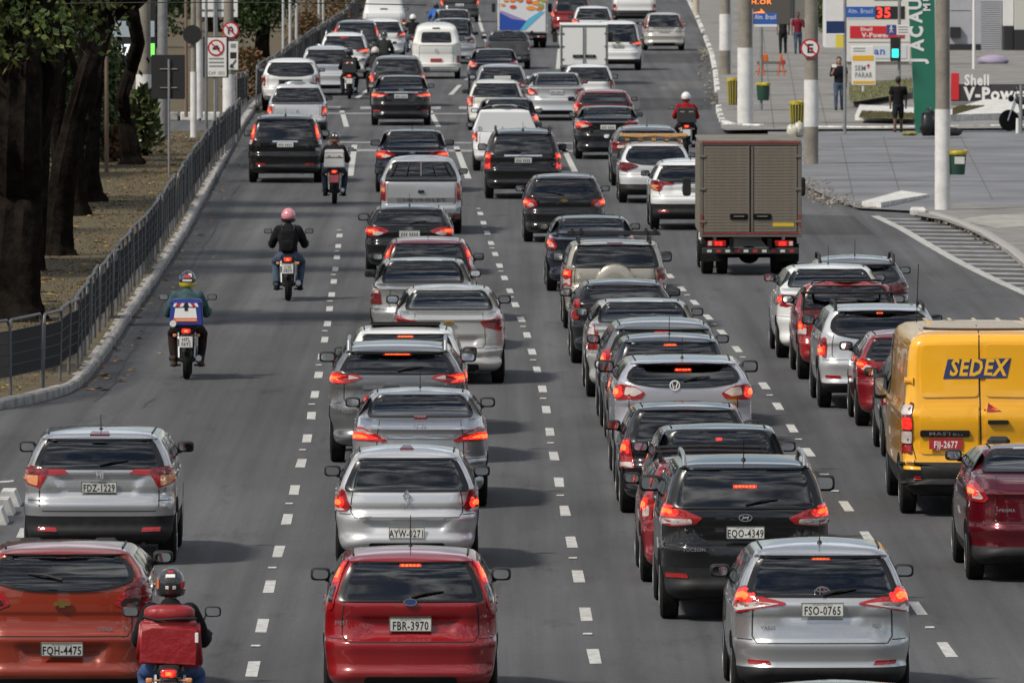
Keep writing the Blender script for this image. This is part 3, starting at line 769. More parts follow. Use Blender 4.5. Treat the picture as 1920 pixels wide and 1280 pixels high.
def interp(pts, v):                         # column of a painted line at row v
    for (u0, v0), (u1, v1) in zip(pts, pts[1:]):
        if v1 <= v <= v0: return u0 + (u1 - u0) * (v - v0) / (v1 - v0)
    (u0, v0), (u1, v1) = (pts[0], pts[1]) if v > pts[0][1] else (pts[-2], pts[-1])
    return u0 + (u1 - u0) * (v - v0) / (v1 - v0)
LINE_A = [(475, 1253), (507, 1093), (541, 963), (577, 818), (606, 654), (621, 563), (631, 490), (637, 436), (643, 400), (646, 380)]
LINE_B = [(1113, 1228), (1083, 1073), (1058, 953), (1040, 862), (1018, 730), (985, 618), (941, 509), (910, 428), (887, 358)]
LINE_C = [(1770, 1210), (1622, 1000), (1552, 897), (1495, 818), (1440, 733), (1384, 656), (1325, 592), (1252, 513), (1180, 445), (1120, 380)]
def dash(u0, v0, u1, v1, w=.13, name='lane_dash'):
    a, b = at(u0, v0), at(u1, v1); d = (b - a).normalized(); n = Vector((-d.y, d.x, 0)) * (w / 2)
    j = lambda: random.uniform(-.006, .006)
    p = [a + n, a - n, b - n, b + n]
    return sheet(name, [(q.x + j(), q.y + j() * 6) for q in p], .004, M_PAINT, road)
def dashes(line, y_first, y_last, period=6.0, dl=2.0, w=.118, stud=True):
    y = y_first; i = 0
    while y < y_last:
        def row(yy): 
            dep = yy * CP + CAM_H * SP; return 640 - F * (yy * SP - CAM_H * CP) / dep
        v0, v1 = row(y), row(y + dl); dash(interp(line, v0), v0, interp(line, v1), v1, w)
        if stud and i % 2 == 1:
            vm = row(y + dl + 2.0); p = at(interp(line, vm), vm)
            MB().box((0, 0, .009), (.10, .09, .018), b=.006).build('road_stud', M_PAINT, road).location = (p.x - .02, p.y, .003)
        y += period; i += 1
def phase(v): return ground_y(v)
dashes(LINE_A, phase(1268) - 6, 229); dashes(LINE_B, phase(1244) - 6, 245); dashes(LINE_C, phase(1231) - 6, 215)
# solid lines up to the stop line, crossing, and the lanes beyond it
for a in ((657, 330, 665, 272), (878, 335, 855, 275), (1078, 322, 1058, 280), (650, 238, 641, 208), (822, 238, 806, 208),
          (668, 185, 692, 168), (845, 178, 862, 160), (874, 150, 892, 134), (905, 60, 893, 22), (916, 90, 908, 65), (1046, 130, 1049, 92), (1052, 85, 1050, 62)):
    dash(*a, w=.15, name='lane_line')
def band(pts, name, z=.004, m=None):
    return sheet(name, [at(*p)[:2] for p in pts], z, m or M_PAINT, road)
M_WORN = mat('worn_road_paint', (.27, .27, .265), .8, noise=.5, nscale=2.5)
band([(640, 284), (1120, 286), (1120, 282), (640, 280)], 'stop_line', .004, M_WORN); band([(615, 268), (1100, 270), (1100, 268), (615, 266)], 'crossing_edge', .004, M_WORN)
for x0 in (612, 675, 735, 800, 860, 930, 1000): band([(x0, 205), (x0 + 26, 205), (x0 + 27, 200), (x0 + 1, 200)], 'crossing_bar', .004, M_WORN)
band([(600, 214), (1000, 215), (1000, 213), (600, 212)], 'crossing_edge', .004, M_WORN)
# chevron strip at the right: edge line and bars
M_EDGE = mat('worn_edge_paint', (.36, .36, .345), .8, noise=.45, nscale=3)
EDGE = [(1632, 405), (1680, 428), (1730, 458), (1790, 492), (1850, 522), (1925, 556)]
for (a, b) in zip(EDGE, EDGE[1:]):
    d = at(*a), at(*b); n = Vector((.16, 0))
    sheet('edge_line', [(d[0].x, d[0].y), (d[0].x + .2, d[0].y), (d[1].x + .2, d[1].y), (d[1].x, d[1].y)], .005, M_EDGE, road)
FAR = [(1760, 405), (1810, 425), (1870, 455), (1900, 480), (1960, 540), (2000, 560)]
def edge_u(line, v):
    for (u0, v0), (u1, v1) in zip(line, line[1:]):
        if v0 <= v <= v1: return u0 + (u1 - u0) * (v - v0) / (v1 - v0)
    return line[-1][0] if v > line[-1][1] else line[0][0]
v_ = 411.0
while v_ < 556:
    h = 2.1 + (v_ - 411) * .009
    band([(edge_u(EDGE, v_) + 8, v_), (edge_u(FAR, v_) - 2, v_ + 2), (edge_u(FAR, v_) - 2, v_ + 2 - h), (edge_u(EDGE, v_ - h) + 8, v_ - h)], 'hatch_bar', .004, M_WORN)
    v_ += 7.0 + (v_ - 411) * .02
M_TAR = mat('crack_tar', (.030, .030, .031), .8)
def crack(pts, w=.03):
    for (a, b) in zip(pts, pts[1:]):
        n = 5; pr = at(*a)
        for i in range(1, n + 1):
            t = i / n; p = at(a[0] + (b[0] - a[0]) * t, a[1] + (b[1] - a[1]) * t)
            if i < n: p.x += random.uniform(-.04, .04)
            ww = w * random.uniform(.5, 1.3)
            sheet('road_crack', [(pr.x - ww / 2, pr.y), (pr.x + ww / 2, pr.y), (p.x + ww / 2, p.y), (p.x - ww / 2, p.y)], .0045, M_TAR, road); pr = p
crack([(178, 752), (215, 720), (240, 670), (262, 632), (300, 580), (345, 515), (372, 480), (405, 430), (425, 380), (450, 348)])
crack([(265, 765), (290, 748)], .02); crack([(910, 760), (922, 748)], .03)
M_PATCH = asphalt('asphalt_patch', (.060, .061, .064)); M_PATCH2 = asphalt('asphalt_patch_pale', (.125, .124, .122))
for pts, m_ in (([(1205, 118), (1318, 118), (1322, 101), (1208, 101)], M_PATCH), ([(1198, 206), (1335, 206), (1333, 184), (1200, 184)], M_PATCH), ([(1240, 168), (1330, 168), (1328, 152), (1242, 152)], M_PATCH2), ([(1500, 440), (1640, 440), (1600, 405), (1500, 402)], M_PATCH)):
    band(pts, 'asphalt_patch', .002, m_)
mh = at(930, 790); MB().lathe([(0, .30), (.003, .30), (.004, .28)], 'z', (mh.x, mh.y, 0), 24).build('manhole_cover', mat('cast_iron', (.035, .034, .033), .6, .5), road)

# ---------------------------------------------------------------- the traffic
CG = 'cars queueing in the avenue'
def C(name, base, label, cat, u, v=None, **k): return build_car(name, base, label, cat, u, v, group=CG, **k)
REARW = dict(hi=1)
# --- left lane
C('car', 'suv', 'silver crossover with plate FDZ-1229 behind the orange hatchback', 'car', cz=0.37, rc=0.27, u=187, v=1053, col=SILVER, W=1.77, L=4.3, top=793, hi=1, pix=dict(zb=876, zt=826, pz=913, low=967, zbt=940),
  lamp='hrv', lit=[(1.10, -.02), (.95, .0), (.70, -.02), (.70, -.075), (1.08, -.085)], clr=[(1.09, -.095), (.82, -.095), (.82, -.21), (.93, -.185), (1.07, -.13)], clrm=M_AMBER, plate='FDZ-1229', emb=('h', 890), ant=(.9, .20), wiper=1, tint=.12,
  refl=(.72, .41), rec=(.42, .80, 1.02, .035), badges=(('HR-V', -.66, .905, .055),), mirror='', tz=1.47, tw=.18, third='off', exh=.5, gl=.62)
C('car', 'hatch', 'orange-red hatchback with plate FQH-4475 cut by the left edge', 'car', cz=0.45, rc=0.28, u=118, v=1316, col=ORANGE, W=1.72, top=1003, hi=1, pix=dict(zb=1092, zt=1043, pz=1216, zbt=1188, low=1272), dip=.07, tint=.12, wrad=.12,
  lamp=[(1.14, .03), (.92, .04), (.66, -.12), (.60, -.21), (.75, -.26), (1.12, -.20)], lit=[(1.12, .02), (.92, .03), (.72, -.08), (.75, -.13), (1.1, -.12)], clr=[(1.1, -.13), (.72, -.15), (.66, -.21), (.78, -.245), (1.1, -.19)], clrm=M_SMOKE,
  plate='FQH-4475', rec=(.36, .42, .60, .05), emb=('bowtie', 1133), badges=(('ONIX', .5, .74, .05), ('LT', .72, .74, .045)), wiper=-1, brake=False, gl=.68, mirror='')
C('car', 'suv', 'black off-roader with tall pillar lamps beside the fence', 'car', cz=0.28, rc=0.32, u=535, v=342, col=BLACK, W=1.82, top=212, hi=1, lamp='pillar', brake=True, lit=[(1.0, .34), (.96, .34), (.92, .14), (.93, .02), (1.03, .04)], clr=[(1.02, -.01), (.92, -.01), (.93, -.12), (1.03, -.12)], plate=None, pz=.93, trimbar=(1.0, .36), ant=(.7, .2), refl=(.7, .46), tint=.10, ms=(.26, .19))
def pickup_fit(root, s, k, cover=None, gate=None):
    zd = k['zd']; W = s.W0
    if cover: MB().box((0, k['yb'] / 2 + .05, zd + .03), (W * 1.74, k['yb'] - .25, .05), b=.02).build('bed_cover', cover, root)
r = C('pickup_truck', 'pickup', 'light silver small pickup behind the black off-roader', 'pickup', 557, 262, col=LSILV, W=1.66, top=153, zd=.98, zb=1.02, zt=1.38, lamp=[(1.04, -.08), (.86, -.08), (.84, -.36), (1.05, -.37)], brake=True, plate='none', emb=('diamond', .80), low=.50, tint=.1, win=[(-.93, 1.0), (.93, 1.0), (.9, 1.40), (-.9, 1.40)]); pickup_fit(*r)
C('car', 'suv', 'white boxy off-roader beside the far fence', 'car', cz=0.71, rc=0.37, u=545, v=207, col=WHITE, W=1.82, top=108, lamp='duster', brake=False, plate='none', trimbar=None, tint=.06, low=.42, dip=.05, zb=1.12, wrad=.12, darkbar=(.90, .42), badges=(('DUSTER', 0, .90, .09),), bm=M_CHROME)
C('car', 'suv', 'pale silver crossover ahead of the white boxy off-roader', 'car', cz=0.63, rc=0.29, u=612, v=179, col=LSILV, W=1.75, top=85, lamp='tall', dzl=-.04, plate='none', trimbar=(.98, .6), tint=.1)
C('car', 'suv', 'white crossover with glowing high brake lamp near the far fence', 'car', cz=0.52, rc=0.30, u=645, v=148, col=WHITE, W=1.78, top=60, lamp='wide', brake=True, third='lit', tw=.2, rails='silver', plate='none', tint=.1)
C('car', 'suv', 'dark off-roader with tall lit lamps beside the far fence', 'car', cz=0.34, rc=0.27, u=668, v=119, col=DGREY, W=1.8, top=37, lamp='pillar', brake=True, plate='none', tint=.1)
C('car', 'suv', 'white hatchback behind two motorcyclists near the top edge', 'car', cz=0.36, rc=0.39, u=716, v=112, col=WHITE, W=1.8, top=34, lamp='tri', brake=True, third='none', plate='none', tint=.1)
C('delivery_van', 'van', 'white van with one amber lamp at the top edge', 'van', 720, 74, col=WHITE, W=1.85, H=2.0, L=4.7, see=False, lamp='tall', dzl=-.35, plate='none', blank_side=True, win=[(-.2, 1.25), (.2, 1.25), (.2, 1.3), (-.2, 1.3)], third='none', clrm=M_TURN)
C('car', 'suv', 'dark off-roader with red lamps at the top edge, second lane', 'car', cz=0.66, rc=0.37, u=862, v=42, col=DGREY, W=1.8, top=-30, lamp='block', brake=True, plate=None, tint=.1)
# --- second lane
C('car', 'hatch', 'bright red hatchback with plate FBR-3970 at the bottom', 'car', cz=0.65, rc=0.29, u=770, v=1319, col=RED, W=1.68, L=3.92, top=1013, hi=1, pix=dict(zb=1124, zt=1056, pz=1171, zbt=1200), yt=.30, tint=.30, ww=.90, wiper=1,
  lamp=[(1.03, .36), (.955, .36), (.925, .14), (.92, -.10), (1.05, -.14), (1.06, .04)], brake=True, lit=[(1.015, .33), (.965, .34), (.94, .16), (.955, .14), (1.04, .14)], clr=[(1.05, .11), (.945, .11), (.94, -.03), (1.045, -.04)], clrm=M_SMOKE, third='hot', tz=1.345, tw=.16,
  plate='FBR-3970', emb=('oval', 1131), rec=(.40, .70, .87, .035), badges=(('FIESTA', -.78, .815, .05), ('1.6', .86, .88, .03)), bm=M_CHROME, ant=(1.3, .35), mirror='', led=.05, gl=.64)
C('car', 'hatch', 'silver hatchback with plate AYW-0271 ahead of the bright red hatchback', 'car', cz=0.40, rc=0.35, u=763, v=1062, col=LSILV, W=1.64, L=3.81, top=825, hi=1, pix=dict(zb=918, zt=863, pz=998, zbt=966), yt=.36, tint=.42, ww=.93,
  lamp='clio', lit=[(1.05, -.09), (.92, -.09), (.88, -.17), (.92, -.21), (1.05, -.20)], brake=True, clr=[(1.07, -.21), (.90, -.215), (.88, -.24), (1.05, -.25)], third='off', tz=1.345, tw=.17, plate='AYW-0271', rec=(.42, .44, .58, .05), emb=('diamond', 931), badges=(('CLIO', 0, 948, .06), ('EXPRESSION', -.62, .60, .032)), led=.01, gl=.60, mirror='', wiper=0)
C('car', 'sedan', 'silver saloon with chrome boot strip ahead of the silver hatchback', 'car', 788, 948, col=((.45, .46, .48), .75), W=1.70, top=725, hi=1, pix=dict(zb=784, zt=745, zbt=862), zd=.99, tint=.10, lamp=[(1.16, .00), (.92, .0), (.70, -.06), (.50, -.15), (.55, -.175), (.85, -.16), (1.16, -.17)], dzl=-.09, brake=True, lit=[(1.12, -.07), (.88, -.05), (.62, -.13), (.85, -.15), (1.12, -.16)], clr=[(.98, -.02), (.88, -.02), (.70, -.07), (.78, -.075), (.96, -.05)], trimbar=(.885, .52), emb=('oval_h', 803), plate='none', third='off', tz=1.09, tw=.10, ant=(1.9, .3), mirror='')
C('car', 'suv', 'dark grey crossover with roof rails and row of red brake dots', 'car', cz=0.62, rc=0.38, u=745, v=865, col=GREY, W=1.83, L=4.34, top=634, hi=1, pix=dict(zb=699, zt=663, zbt=760), lamp=[(1.12, .0), (.93, .01), (.62, -.03), (.52, -.07), (.62, -.10), (.80, -.15), (1.12, -.14)], brake=True, lit=[(1.10, -.015), (1.02, -.01), (.78, -.03), (.80, -.045), (1.0, -.04), (1.02, -.11), (.80, -.12), (.82, -.135), (1.1, -.13)], clr=[(.75, -.035), (.58, -.07), (.74, -.09)], rails='silver', trimbar=(1.01, .52), third='hot', tz=1.435, tw=.26, wiper=1, tint=.12, plate='none', badges=(('TIGGO', -.72, .70, .06),), ms=(.27, .17))
r = C('car', 'hatch', 'white hatchback with dark glass roof panel behind the dark grey crossover', 'car', cz=0.69, rc=0.27, u=760, v=812, col=WHITE, W=1.75, L=4.2, top=604, lamp='tall', brake=True, third='hot', tw=.17, tint=.10, plate='none', ms=(.24, .16), dzl=-.05)
MB().box((0, 1.15, r[1].H + .02), (.98, .7, .045), b=.015, M=Matrix.Rotation(radians(-3), 4, 'X')).build('sunroof_panel', M_FRIT, r[0])
C('car', 'sedan', 'pearl silver saloon with gold bow-tie badge and wide right lamp', 'car', 842, 717, col=((.58, .57, .54), .6), W=1.735, L=4.5, top=532, hi=1, pix=dict(zb=583, zt=548, zbt=655), zd=1.0, tint=.5, lamp=[(1.14, .02), (.93, .05), (.90, .0), (.58, -.04), (.64, -.13), (.93, -.19), (1.14, -.19)], dzl=-.09, brake=False, lens=M_LENS, lit=[(1.1, -.02), (.95, -.01), (.68, -.05), (.70, -.10), (1.1, -.11)], clr=[(1.1, -.13), (.93, -.13), (.94, -.17), (1.1, -.18)], clrm=M_SMOKE, rec=(.40, .58, .72, .04), emb=('bowtie', 608), plate='none', pz=.6, third='none', mirror='', ms=(.24, .16))
C('car', 'sedan', 'grey silver saloon ahead of the pearl silver saloon', 'car', 793, 655, col=((.42, .42, .41), .7), W=1.73, top=482, pix=dict(zb=532, zt=490), lamp=[(1.12, .0), (.95, .0), (.84, -.10), (.80, -.27), (1.1, -.28)], dzl=-.04, lens=M_LENSD, brake=False, tint=.08, plate='none', third='none', clr=[(1.1, -.02), (.95, -.02), (.87, -.09), (1.1, -.09)])
C('car', 'hatch', 'dull red hatchback with pillar brake lamps ahead of grey saloon', 'car', cz=0.55, rc=0.35, u=803, v=602, col=((.14, .006, .014), .2), W=1.68, top=440, lamp='pillar', brake=True, tint=.45, third='none', plate='none', yt=.30, ww=.90, ant=(1.5, .3), lit=[(1.0, .28), (.95, .28), (.92, .14), (1.02, .14)])
C('car', 'hatch', 'black hatchback with lit left lamp behind the silver pickup', 'car', cz=0.50, rc=0.28, u=768, v=515, col=BLACK, W=1.70, top=380, hi=1, lamp='wide', brake=True, tint=.35, emb=('oval_h', .89), ant=(.8, .25), wiper=1, plate=None, pz=.80, ms=(.26, .17), dzl=-.05)
r = C('pickup_truck', 'pickup', 'silver pickup with black bed cover and lettered tailgate', 'pickup', 790, 437, col=((.50, .51, .52), .6), W=1.74, L=5.2, top=292, zd=1.10, zb=1.14, zt=1.46, hi=1, zbt=.60, lamp=[(1.03, -.06), (.90, -.06), (.89, -.44), (1.04, -.45)], brake=False, lens=M_LENS, lit=[(1.02, -.28), (.91, -.28), (.91, -.42), (1.02, -.42)], clr=[(1.02, -.16), (.91, -.16), (.91, -.26), (1.02, -.26)], clrm=M_AMBER, plate='none', low=None, gq=.86, tint=.15, roh=1.0, win=[(-.92, 1.12), (.92, 1.12), (.88, 1.47), (-.88, 1.47)], wr=.35); pickup_fit(*r, cover=M_PLASTIC)
rt, sh, kk = r
t = MB()
for q in (-.8, -.4, 0, .4, .8): p = sh.rp_at(q, 1.15, .03); p2 = sh.rp_at(q * .92, 1.45, .05); t.tube([p, p2], .012, 5)
t.build('window_guard', M_STEEL, rt)
sh_t = MB(); sh.patch(sh_t, [(-.84, .67), (.84, .67), (.84, .77), (-.84, .77)], .012, rings=(1, .5)); sh_t.build('tailgate_strip', mat('grey_strip', (.13, .135, .14), .5), rt)
lettering('CHEVROLET', .085, mat('grey_letter', (.035, .035, .035), .5), rt, sh.rp_at(0, .72, .016), fat=.002, scale=(2.0, 1, 1), name='tailgate_letters')
MB().box(sh.rp_at(0, .90, .02), (.13, .03, .06), b=.01).build('tailgate_handle', M_PLASTIC, rt)
MB().box((0, -.02, .50), (1.50, .14, .14), b=.03).build('rear_bumper', M_RIM, rt)
C('car', 'sedan', 'dark blue saloon ahead of the silver pickup', 'car', 773, 360, col=NAVY, W=1.77, top=242, lamp='wide', dzl=-.06, brake=True, tint=.5, emb=('oval_h', .95), plate='none', ant=(1.9, .2), third='none', ms=(.28, .18), lens=M_LENS)
C('car', 'sedan', 'black saloon with chrome strip and lit lamps past the crossing', 'car', 752, 235, col=BLACK, W=1.775, L=4.6, top=141, lamp='slim', dzl=-.04, brake=True, trimbar=(.965, .62), emb=('three_ovals', .99), tint=.12, plate=None, pz=.86, refl=(.85, .44), third='none', hi=1, lit=[(1.1, -.04), (.9, -.04), (.55, -.08), (.85, -.13), (1.1, -.14)])
C('car', 'suv', 'dark brown people carrier ahead of the black saloon', 'car', cz=0.49, rc=0.27, u=745, v=200, col=((.075, .07, .065), .5), W=1.76, top=103, lamp='block', brake=True, tint=.35, plate='none')
C('car', 'sedan', 'silver saloon right of the old white van', 'car', 850, 120, col=SILVER, W=1.72, top=34, lamp='tri', dzl=-.05, lens=M_LENSD, tint=.4, plate='none', H=1.45)
C('car', 'sedan', 'pale grey saloon ahead of the silver saloon by old van', 'car', 848, 92, col=LSILV, W=1.72, top=17, lamp='tri', dzl=-.05, lens=M_LENSD, tint=.3, plate='none')
# --- third lane
C('car', 'hatch', 'silver hatchback with plate FSO-0765 at the lower right', 'car', cz=0.72, rc=0.38, u=1541, v=1313, col=SILVER, W=1.73, L=4.15, top=1000, hi=1, pix=dict(zb=1120, zt=1047, pz=1142, low=1250), zbt=.62, yt=.44, tint=.14, ww=.93, wiper=1, win=None, ex=.0, sp=.07,
  lamp='yaris', brake=True, lit=[(1.10, .04), (.93, .08), (.80, .02), (.82, -.05), (1.1, -.04)], clr=[(.80, -.045), (.50, -.06), (.72, -.09), (.95, -.13), (1.09, -.10), (1.09, -.06)], third='lit', tz=1.375, tw=.14, plate='FSO-0765', emb=('three_ovals', 1114), refl=(.74, .415), badges=(('YARIS', -.62, .74, .05), ('XLS', .62, .76, .05)), bm=mat('badge_dark', (.25, .25, .26), .4, .5), ant=(.85, .26), mirror='', led=.0, gl=.60, rec=(.34, .80, .92, .02), lip=.02)
C('car', 'hatch', 'pale car roof just entering the bottom edge at right', 'car', cz=0.52, rc=0.30, u=1575, y=86.6, col=LSILV, W=1.75, H=1.46, lamp='tri', plate='none')
C('car', 'suv', 'black crossover with plate EQO-4349 and silver roof rails', 'car', cz=0.70, rc=0.34, u=1397, v=1158, col=BLACK, W=1.82, L=4.41, top=847, hi=1, pix=dict(zb=950, zt=880, pz=998, zbt=1022, low=1064), tint=.16, wiper=1, lamp=[(1.13, .03), (.95, .02), (.72, -.05), (.52, -.12), (.62, -.19), (.88, -.21), (1.12, -.17)], lit=[(1.11, .01), (.92, .01), (.80, -.06), (.84, -.11), (1.1, -.11)], brake=True, clr=[(1.08, -.125), (.66, -.13), (.64, -.17), (.86, -.195), (1.08, -.17)], third='lit', tz=1.405, tw=.16, plate='EQO-4349', emb=('oval_h', 971), rails='silver', ant=(.75, .28), refl=(.84, .49), badges=(('TUCSON', -.62, .765, .055),), rec=(.40, .72, .90, .03), ms=(.28, .21), sp=.08, ww=.96)
r = C('car', 'hatch', 'red hatchback with a roof rack behind the black crossover', 'car', cz=0.69, rc=0.38, u=1340, v=1089, col=((.20, .006, .010), .1), W=1.66, top=846, lamp='tall', brake=True, tint=.2, plate='none')
t = MB(); Hh = r[1].H
for yy in (1.0, 1.9): t.tube([(-.62, yy, Hh + .05), (0, yy, Hh + .065), (.62, yy, Hh + .05)], .022, 8); t.box((-.58, yy, Hh - .02), (.04, .06, .14)); t.box((.58, yy, Hh - .02), (.04, .06, .14))
t.build('roof_rack', M_PLASTIC, r[0])
C('car', 'sedan', 'dark blue saloon ahead of the red hatchback with rack', 'car', 1352, y=125.6, col=((.03, .036, .045), .4), W=1.74, top=793, lamp='tri', dzl=-.05, brake=False, tint=.22, plate='none', third='lit', tz=1.28, tw=.05)
C('car', 'hatch', 'black hatchback with tall lit lamp and white boot name', 'car', cz=0.50, rc=0.32, u=1288, v=960, col=BLACK, W=1.65, L=3.83, top=746, hi=1, lamp=[(1.06, .02), (.92, .03), (.84, -.15), (.80, -.32), (1.06, -.33)], lit=[(1.04, .0), (.93, .01), (.88, -.15), (1.04, -.16)], brake=True, clr=[(1.04, -.26), (.84, -.26), (.82, -.31), (1.04, -.32)], tint=.12, plate=None, badges=(('Palio', -.62, .86, .085),), bm=M_WHITEINK, pix=dict(zb=828, zt=772), wiper=0)
r = C('car', 'suv', 'silver crossover with a round sticker in its rear window', 'car', cz=0.55, rc=0.32, u=1281, v=905, col=((.50, .50, .55), .6), W=1.81, L=4.33, top=661, hi=1, pix=dict(zb=718, zt=681, zbt=800), dip=.04, wrad=.14, lamp='captur', brake=True, clr=[(.86, -.05), (.72, -.06), (.60, -.12), (.72, -.17), (.86, -.15)], lit=[(1.08, -.05), (.92, -.04), (.88, -.16), (.95, -.20), (1.09, -.15)], third='lit', tz=1.455, tw=.14, wiper=1, ant=(.8, .3), plate='none', tint=.15, emb=('diamond', 1.0), ms=(.26, .19), mirror='')
t = MB(); p_ = r[1].rp_at(-.13, 1.27, .02); ering(t, p_, .06, .06, .009); t.tube([p_ + Vector((-.035, 0, .04)), p_ + Vector((-.015, 0, -.035)), p_ + Vector((0, 0, .0)), p_ + Vector((.015, 0, -.035)), p_ + Vector((.035, 0, .04))], .008, 5); t.build('round_sticker', M_WHITEINK, r[0])
C('car', 'hatch', 'black hatchback behind the silver crossover with window sticker', 'car', cz=0.33, rc=0.30, u=1257, v=838, col=NAVY, W=1.72, top=619, lamp='tall', brake=True, third='hot', tw=.14, tint=.12, ant=(.9, .3), plate='none', sp=.05)
C('car', 'suv', 'dark silver people carrier with fin aerial in the third lane', 'car', cz=0.66, rc=0.27, u=1242, y=153.0, col=((.16, .165, .17), .6), W=1.78, top=591, lamp='tall', brake=True, third='lit', tw=.15, tint=.12, plate='none')
C('car', 'sedan', 'silver saloon with tall clear-topped lamp in the third lane', 'car', 1207, 743, col=((.52, .52, .51), .6), W=1.735, top=558, hi=1, pix=dict(zb=607, zt=571), lamp=[(1.1, -.02), (.94, -.01), (.84, -.1), (.82, -.36), (1.08, -.38)], lit=[(1.08, -.16), (.86, -.16), (.85, -.34), (1.06, -.36)], clr=[(1.07, -.05), (.94, -.04), (.88, -.14), (1.07, -.14)], brake=False, lens=M_LENS, tint=.2, plate='none', third='none')
C('car', 'hatch', 'black hatchback behind the beige off-roader', 'car', cz=0.27, rc=0.35, u=1168, v=680, col=BLACK, W=1.66, top=518, lamp='tall', brake=False, tint=.16, plate='none', clr='none', ms=(.24, .16))
r = C('car', 'suv', 'beige off-roader with spare wheel cover and roof bars', 'car', cz=0.39, rc=0.33, u=1153, v=615, col=BEIGE, W=1.78, L=4.0, top=446, hi=1, zb=1.06, zt=1.40, lamp=[(1.04, -.05), (.86, -.05), (.85, -.33), (1.05, -.34)], lit=[(1.03, -.06), (.87, -.06), (.87, -.17), (1.03, -.17)], clr=[(1.03, -.2), (.87, -.2), (.87, -.31), (1.03, -.31)], clrm=M_CLEAR, brake='l', third='off', tz=1.45, tw=.2, tint=.3, plate='none', wt=.82, ms=(.24, .22))
MB().lathe([(-.13, .18), (-.125, .27), (-.09, .325), (.0, .345), (.10, .345)], 'y', (0, -.06, .78), 32).build('spare_wheel_cover', paint(*BEIGE), r[0])
t = MB(); Hh = r[1].H
for sg in (-1, 1): t.tube([(sg * .60, .45, Hh - .05), (sg * .60, .6, Hh + .05), (sg * .60, 2.0, Hh + .06), (sg * .60, 2.2, Hh - .04)], .025, 8)
for yy in (.75, 1.7):
    t.tube([(-.78, yy, Hh + .11), (.78, yy, Hh + .11)], .02, 8)
    for sx in (-.7, -.55, .55, .7): t.box((sx, yy, Hh + .14), (.05, .06, .08), b=.01)
t.build('roof_bars', M_PLASTIC, r[0])
C('car', 'sedan', 'black saloon ahead of the beige off-roader', 'car', 1110, 545, col=NAVY, W=1.70, top=403, lamp=[(1.12, .02), (.95, .02), (.78, -.16), (.82, -.2), (1.1, -.18)], brake='l', tint=.4, plate='none', dzl=-.04, third='none')
C('car', 'hatch', 'black hatchback with gold bow-tie badge in the third lane', 'car', cz=0.49, rc=0.31, u=1058, v=453, col=BLACK, W=1.705, top=323, hi=1, lamp='tri', dzl=-.06, brake=True, dip=.06, wrad=.12, emb=('bowtie', .86), tint=.3, plate='none', wiper=-1, refl=None, gl=.58)
C('car', 'suv', 'black off-roader with stacked lit lamps and chrome strip', 'car', cz=0.75, rc=0.29, u=981, v=372, col=BLACK, W=1.80, top=239, hi=1, lamp=[(1.05, .02), (.87, .02), (.86, -.36), (1.06, -.36)], lit=[(1.04, .0), (.89, .0), (.89, -.12), (1.04, -.12)], clr=[(1.04, -.22), (.88, -.22), (.88, -.35), (1.04, -.35)], clrm=M_LIT, brake=True, trimbar=(1.0, .52), emb=('three_ovals', 1.01), plate=None, pz=.90, tint=.15, rails='black', ant=(.7, .2), ms=(.26, .2), wiper=-1)
r = C('pickup_truck', 'pickup', 'white small pickup with sloping white bed cover', 'pickup', 947, 320, col=WHITE, W=1.66, L=4.4, top=197, zd=.98, zb=1.02, zt=1.40, lamp=[(1.03, -.06), (.88, -.06), (.87, -.28), (1.04, -.28)], brake=True, plate='none', tint=.1)
rt = r[0]
t = MB(); t.prism([(-.76, .99), (.76, .99), (.60, 1.47), (-.60, 1.47)], .12, 1.5); o_ = t.build('bed_cover', mat('white_cover', (.60, .62, .64), .6), rt)
for i, tx in enumerate('DAS'): lettering(tx, .14, mat('cover_ink', (.18, .22, .3), .6), rt, (-.62 + i * .56, .108, 1.06), fat=.002, name='cover_letter')
C('car', 'sedan', 'dark saloon just ahead of the white covered pickup', 'car', 952, 289, col=((.04, .042, .05), .4), W=1.72, top=183, lamp='tri', brake=True, tint=.15, plate='none', third='none')
C('car', 'suv', 'white estate car with brown left mirror past the crossing', 'car', cz=0.46, rc=0.29, u=930, v=244, col=((.62, .61, .57), 0), W=1.65, H=1.44, zb=.98, zt=1.32, lamp='block', brake=True, tint=.4, plate='none', see=True)
r = C('car', 'hatch', 'silver hatchback with a white sign in the rear window', 'car', cz=0.57, rc=0.30, u=940, v=211, col=((.40, .41, .43), .6), W=1.66, top=119, lamp='tri', tint=.4, plate='none')
MB().box(r[1].rp_at(.05, r[2]['zb'] + .08, .02), (.5, .02, .14), b=.008).build('window_sign', M_PLATE, r[0])
C('car', 'sedan', 'navy saloon with lit left lamp ahead of the silver hatchback', 'car', 926, 174, col=NAVY, W=1.72, top=91, lamp='tri', brake='l', tint=.25, plate='none', third='none')
r = C('pickup_truck', 'pickup', 'dark small pickup behind the painted goods van', 'pickup', 953, 130, col=((.05, .052, .055), .2), W=1.66, top=58, zd=1.0, zb=1.04, zt=1.38, lamp=[(1.03, -.14), (.87, -.14), (.86, -.36), (1.04, -.36)], lens=M_LENSD, brake=False, plate='none', tint=.6)
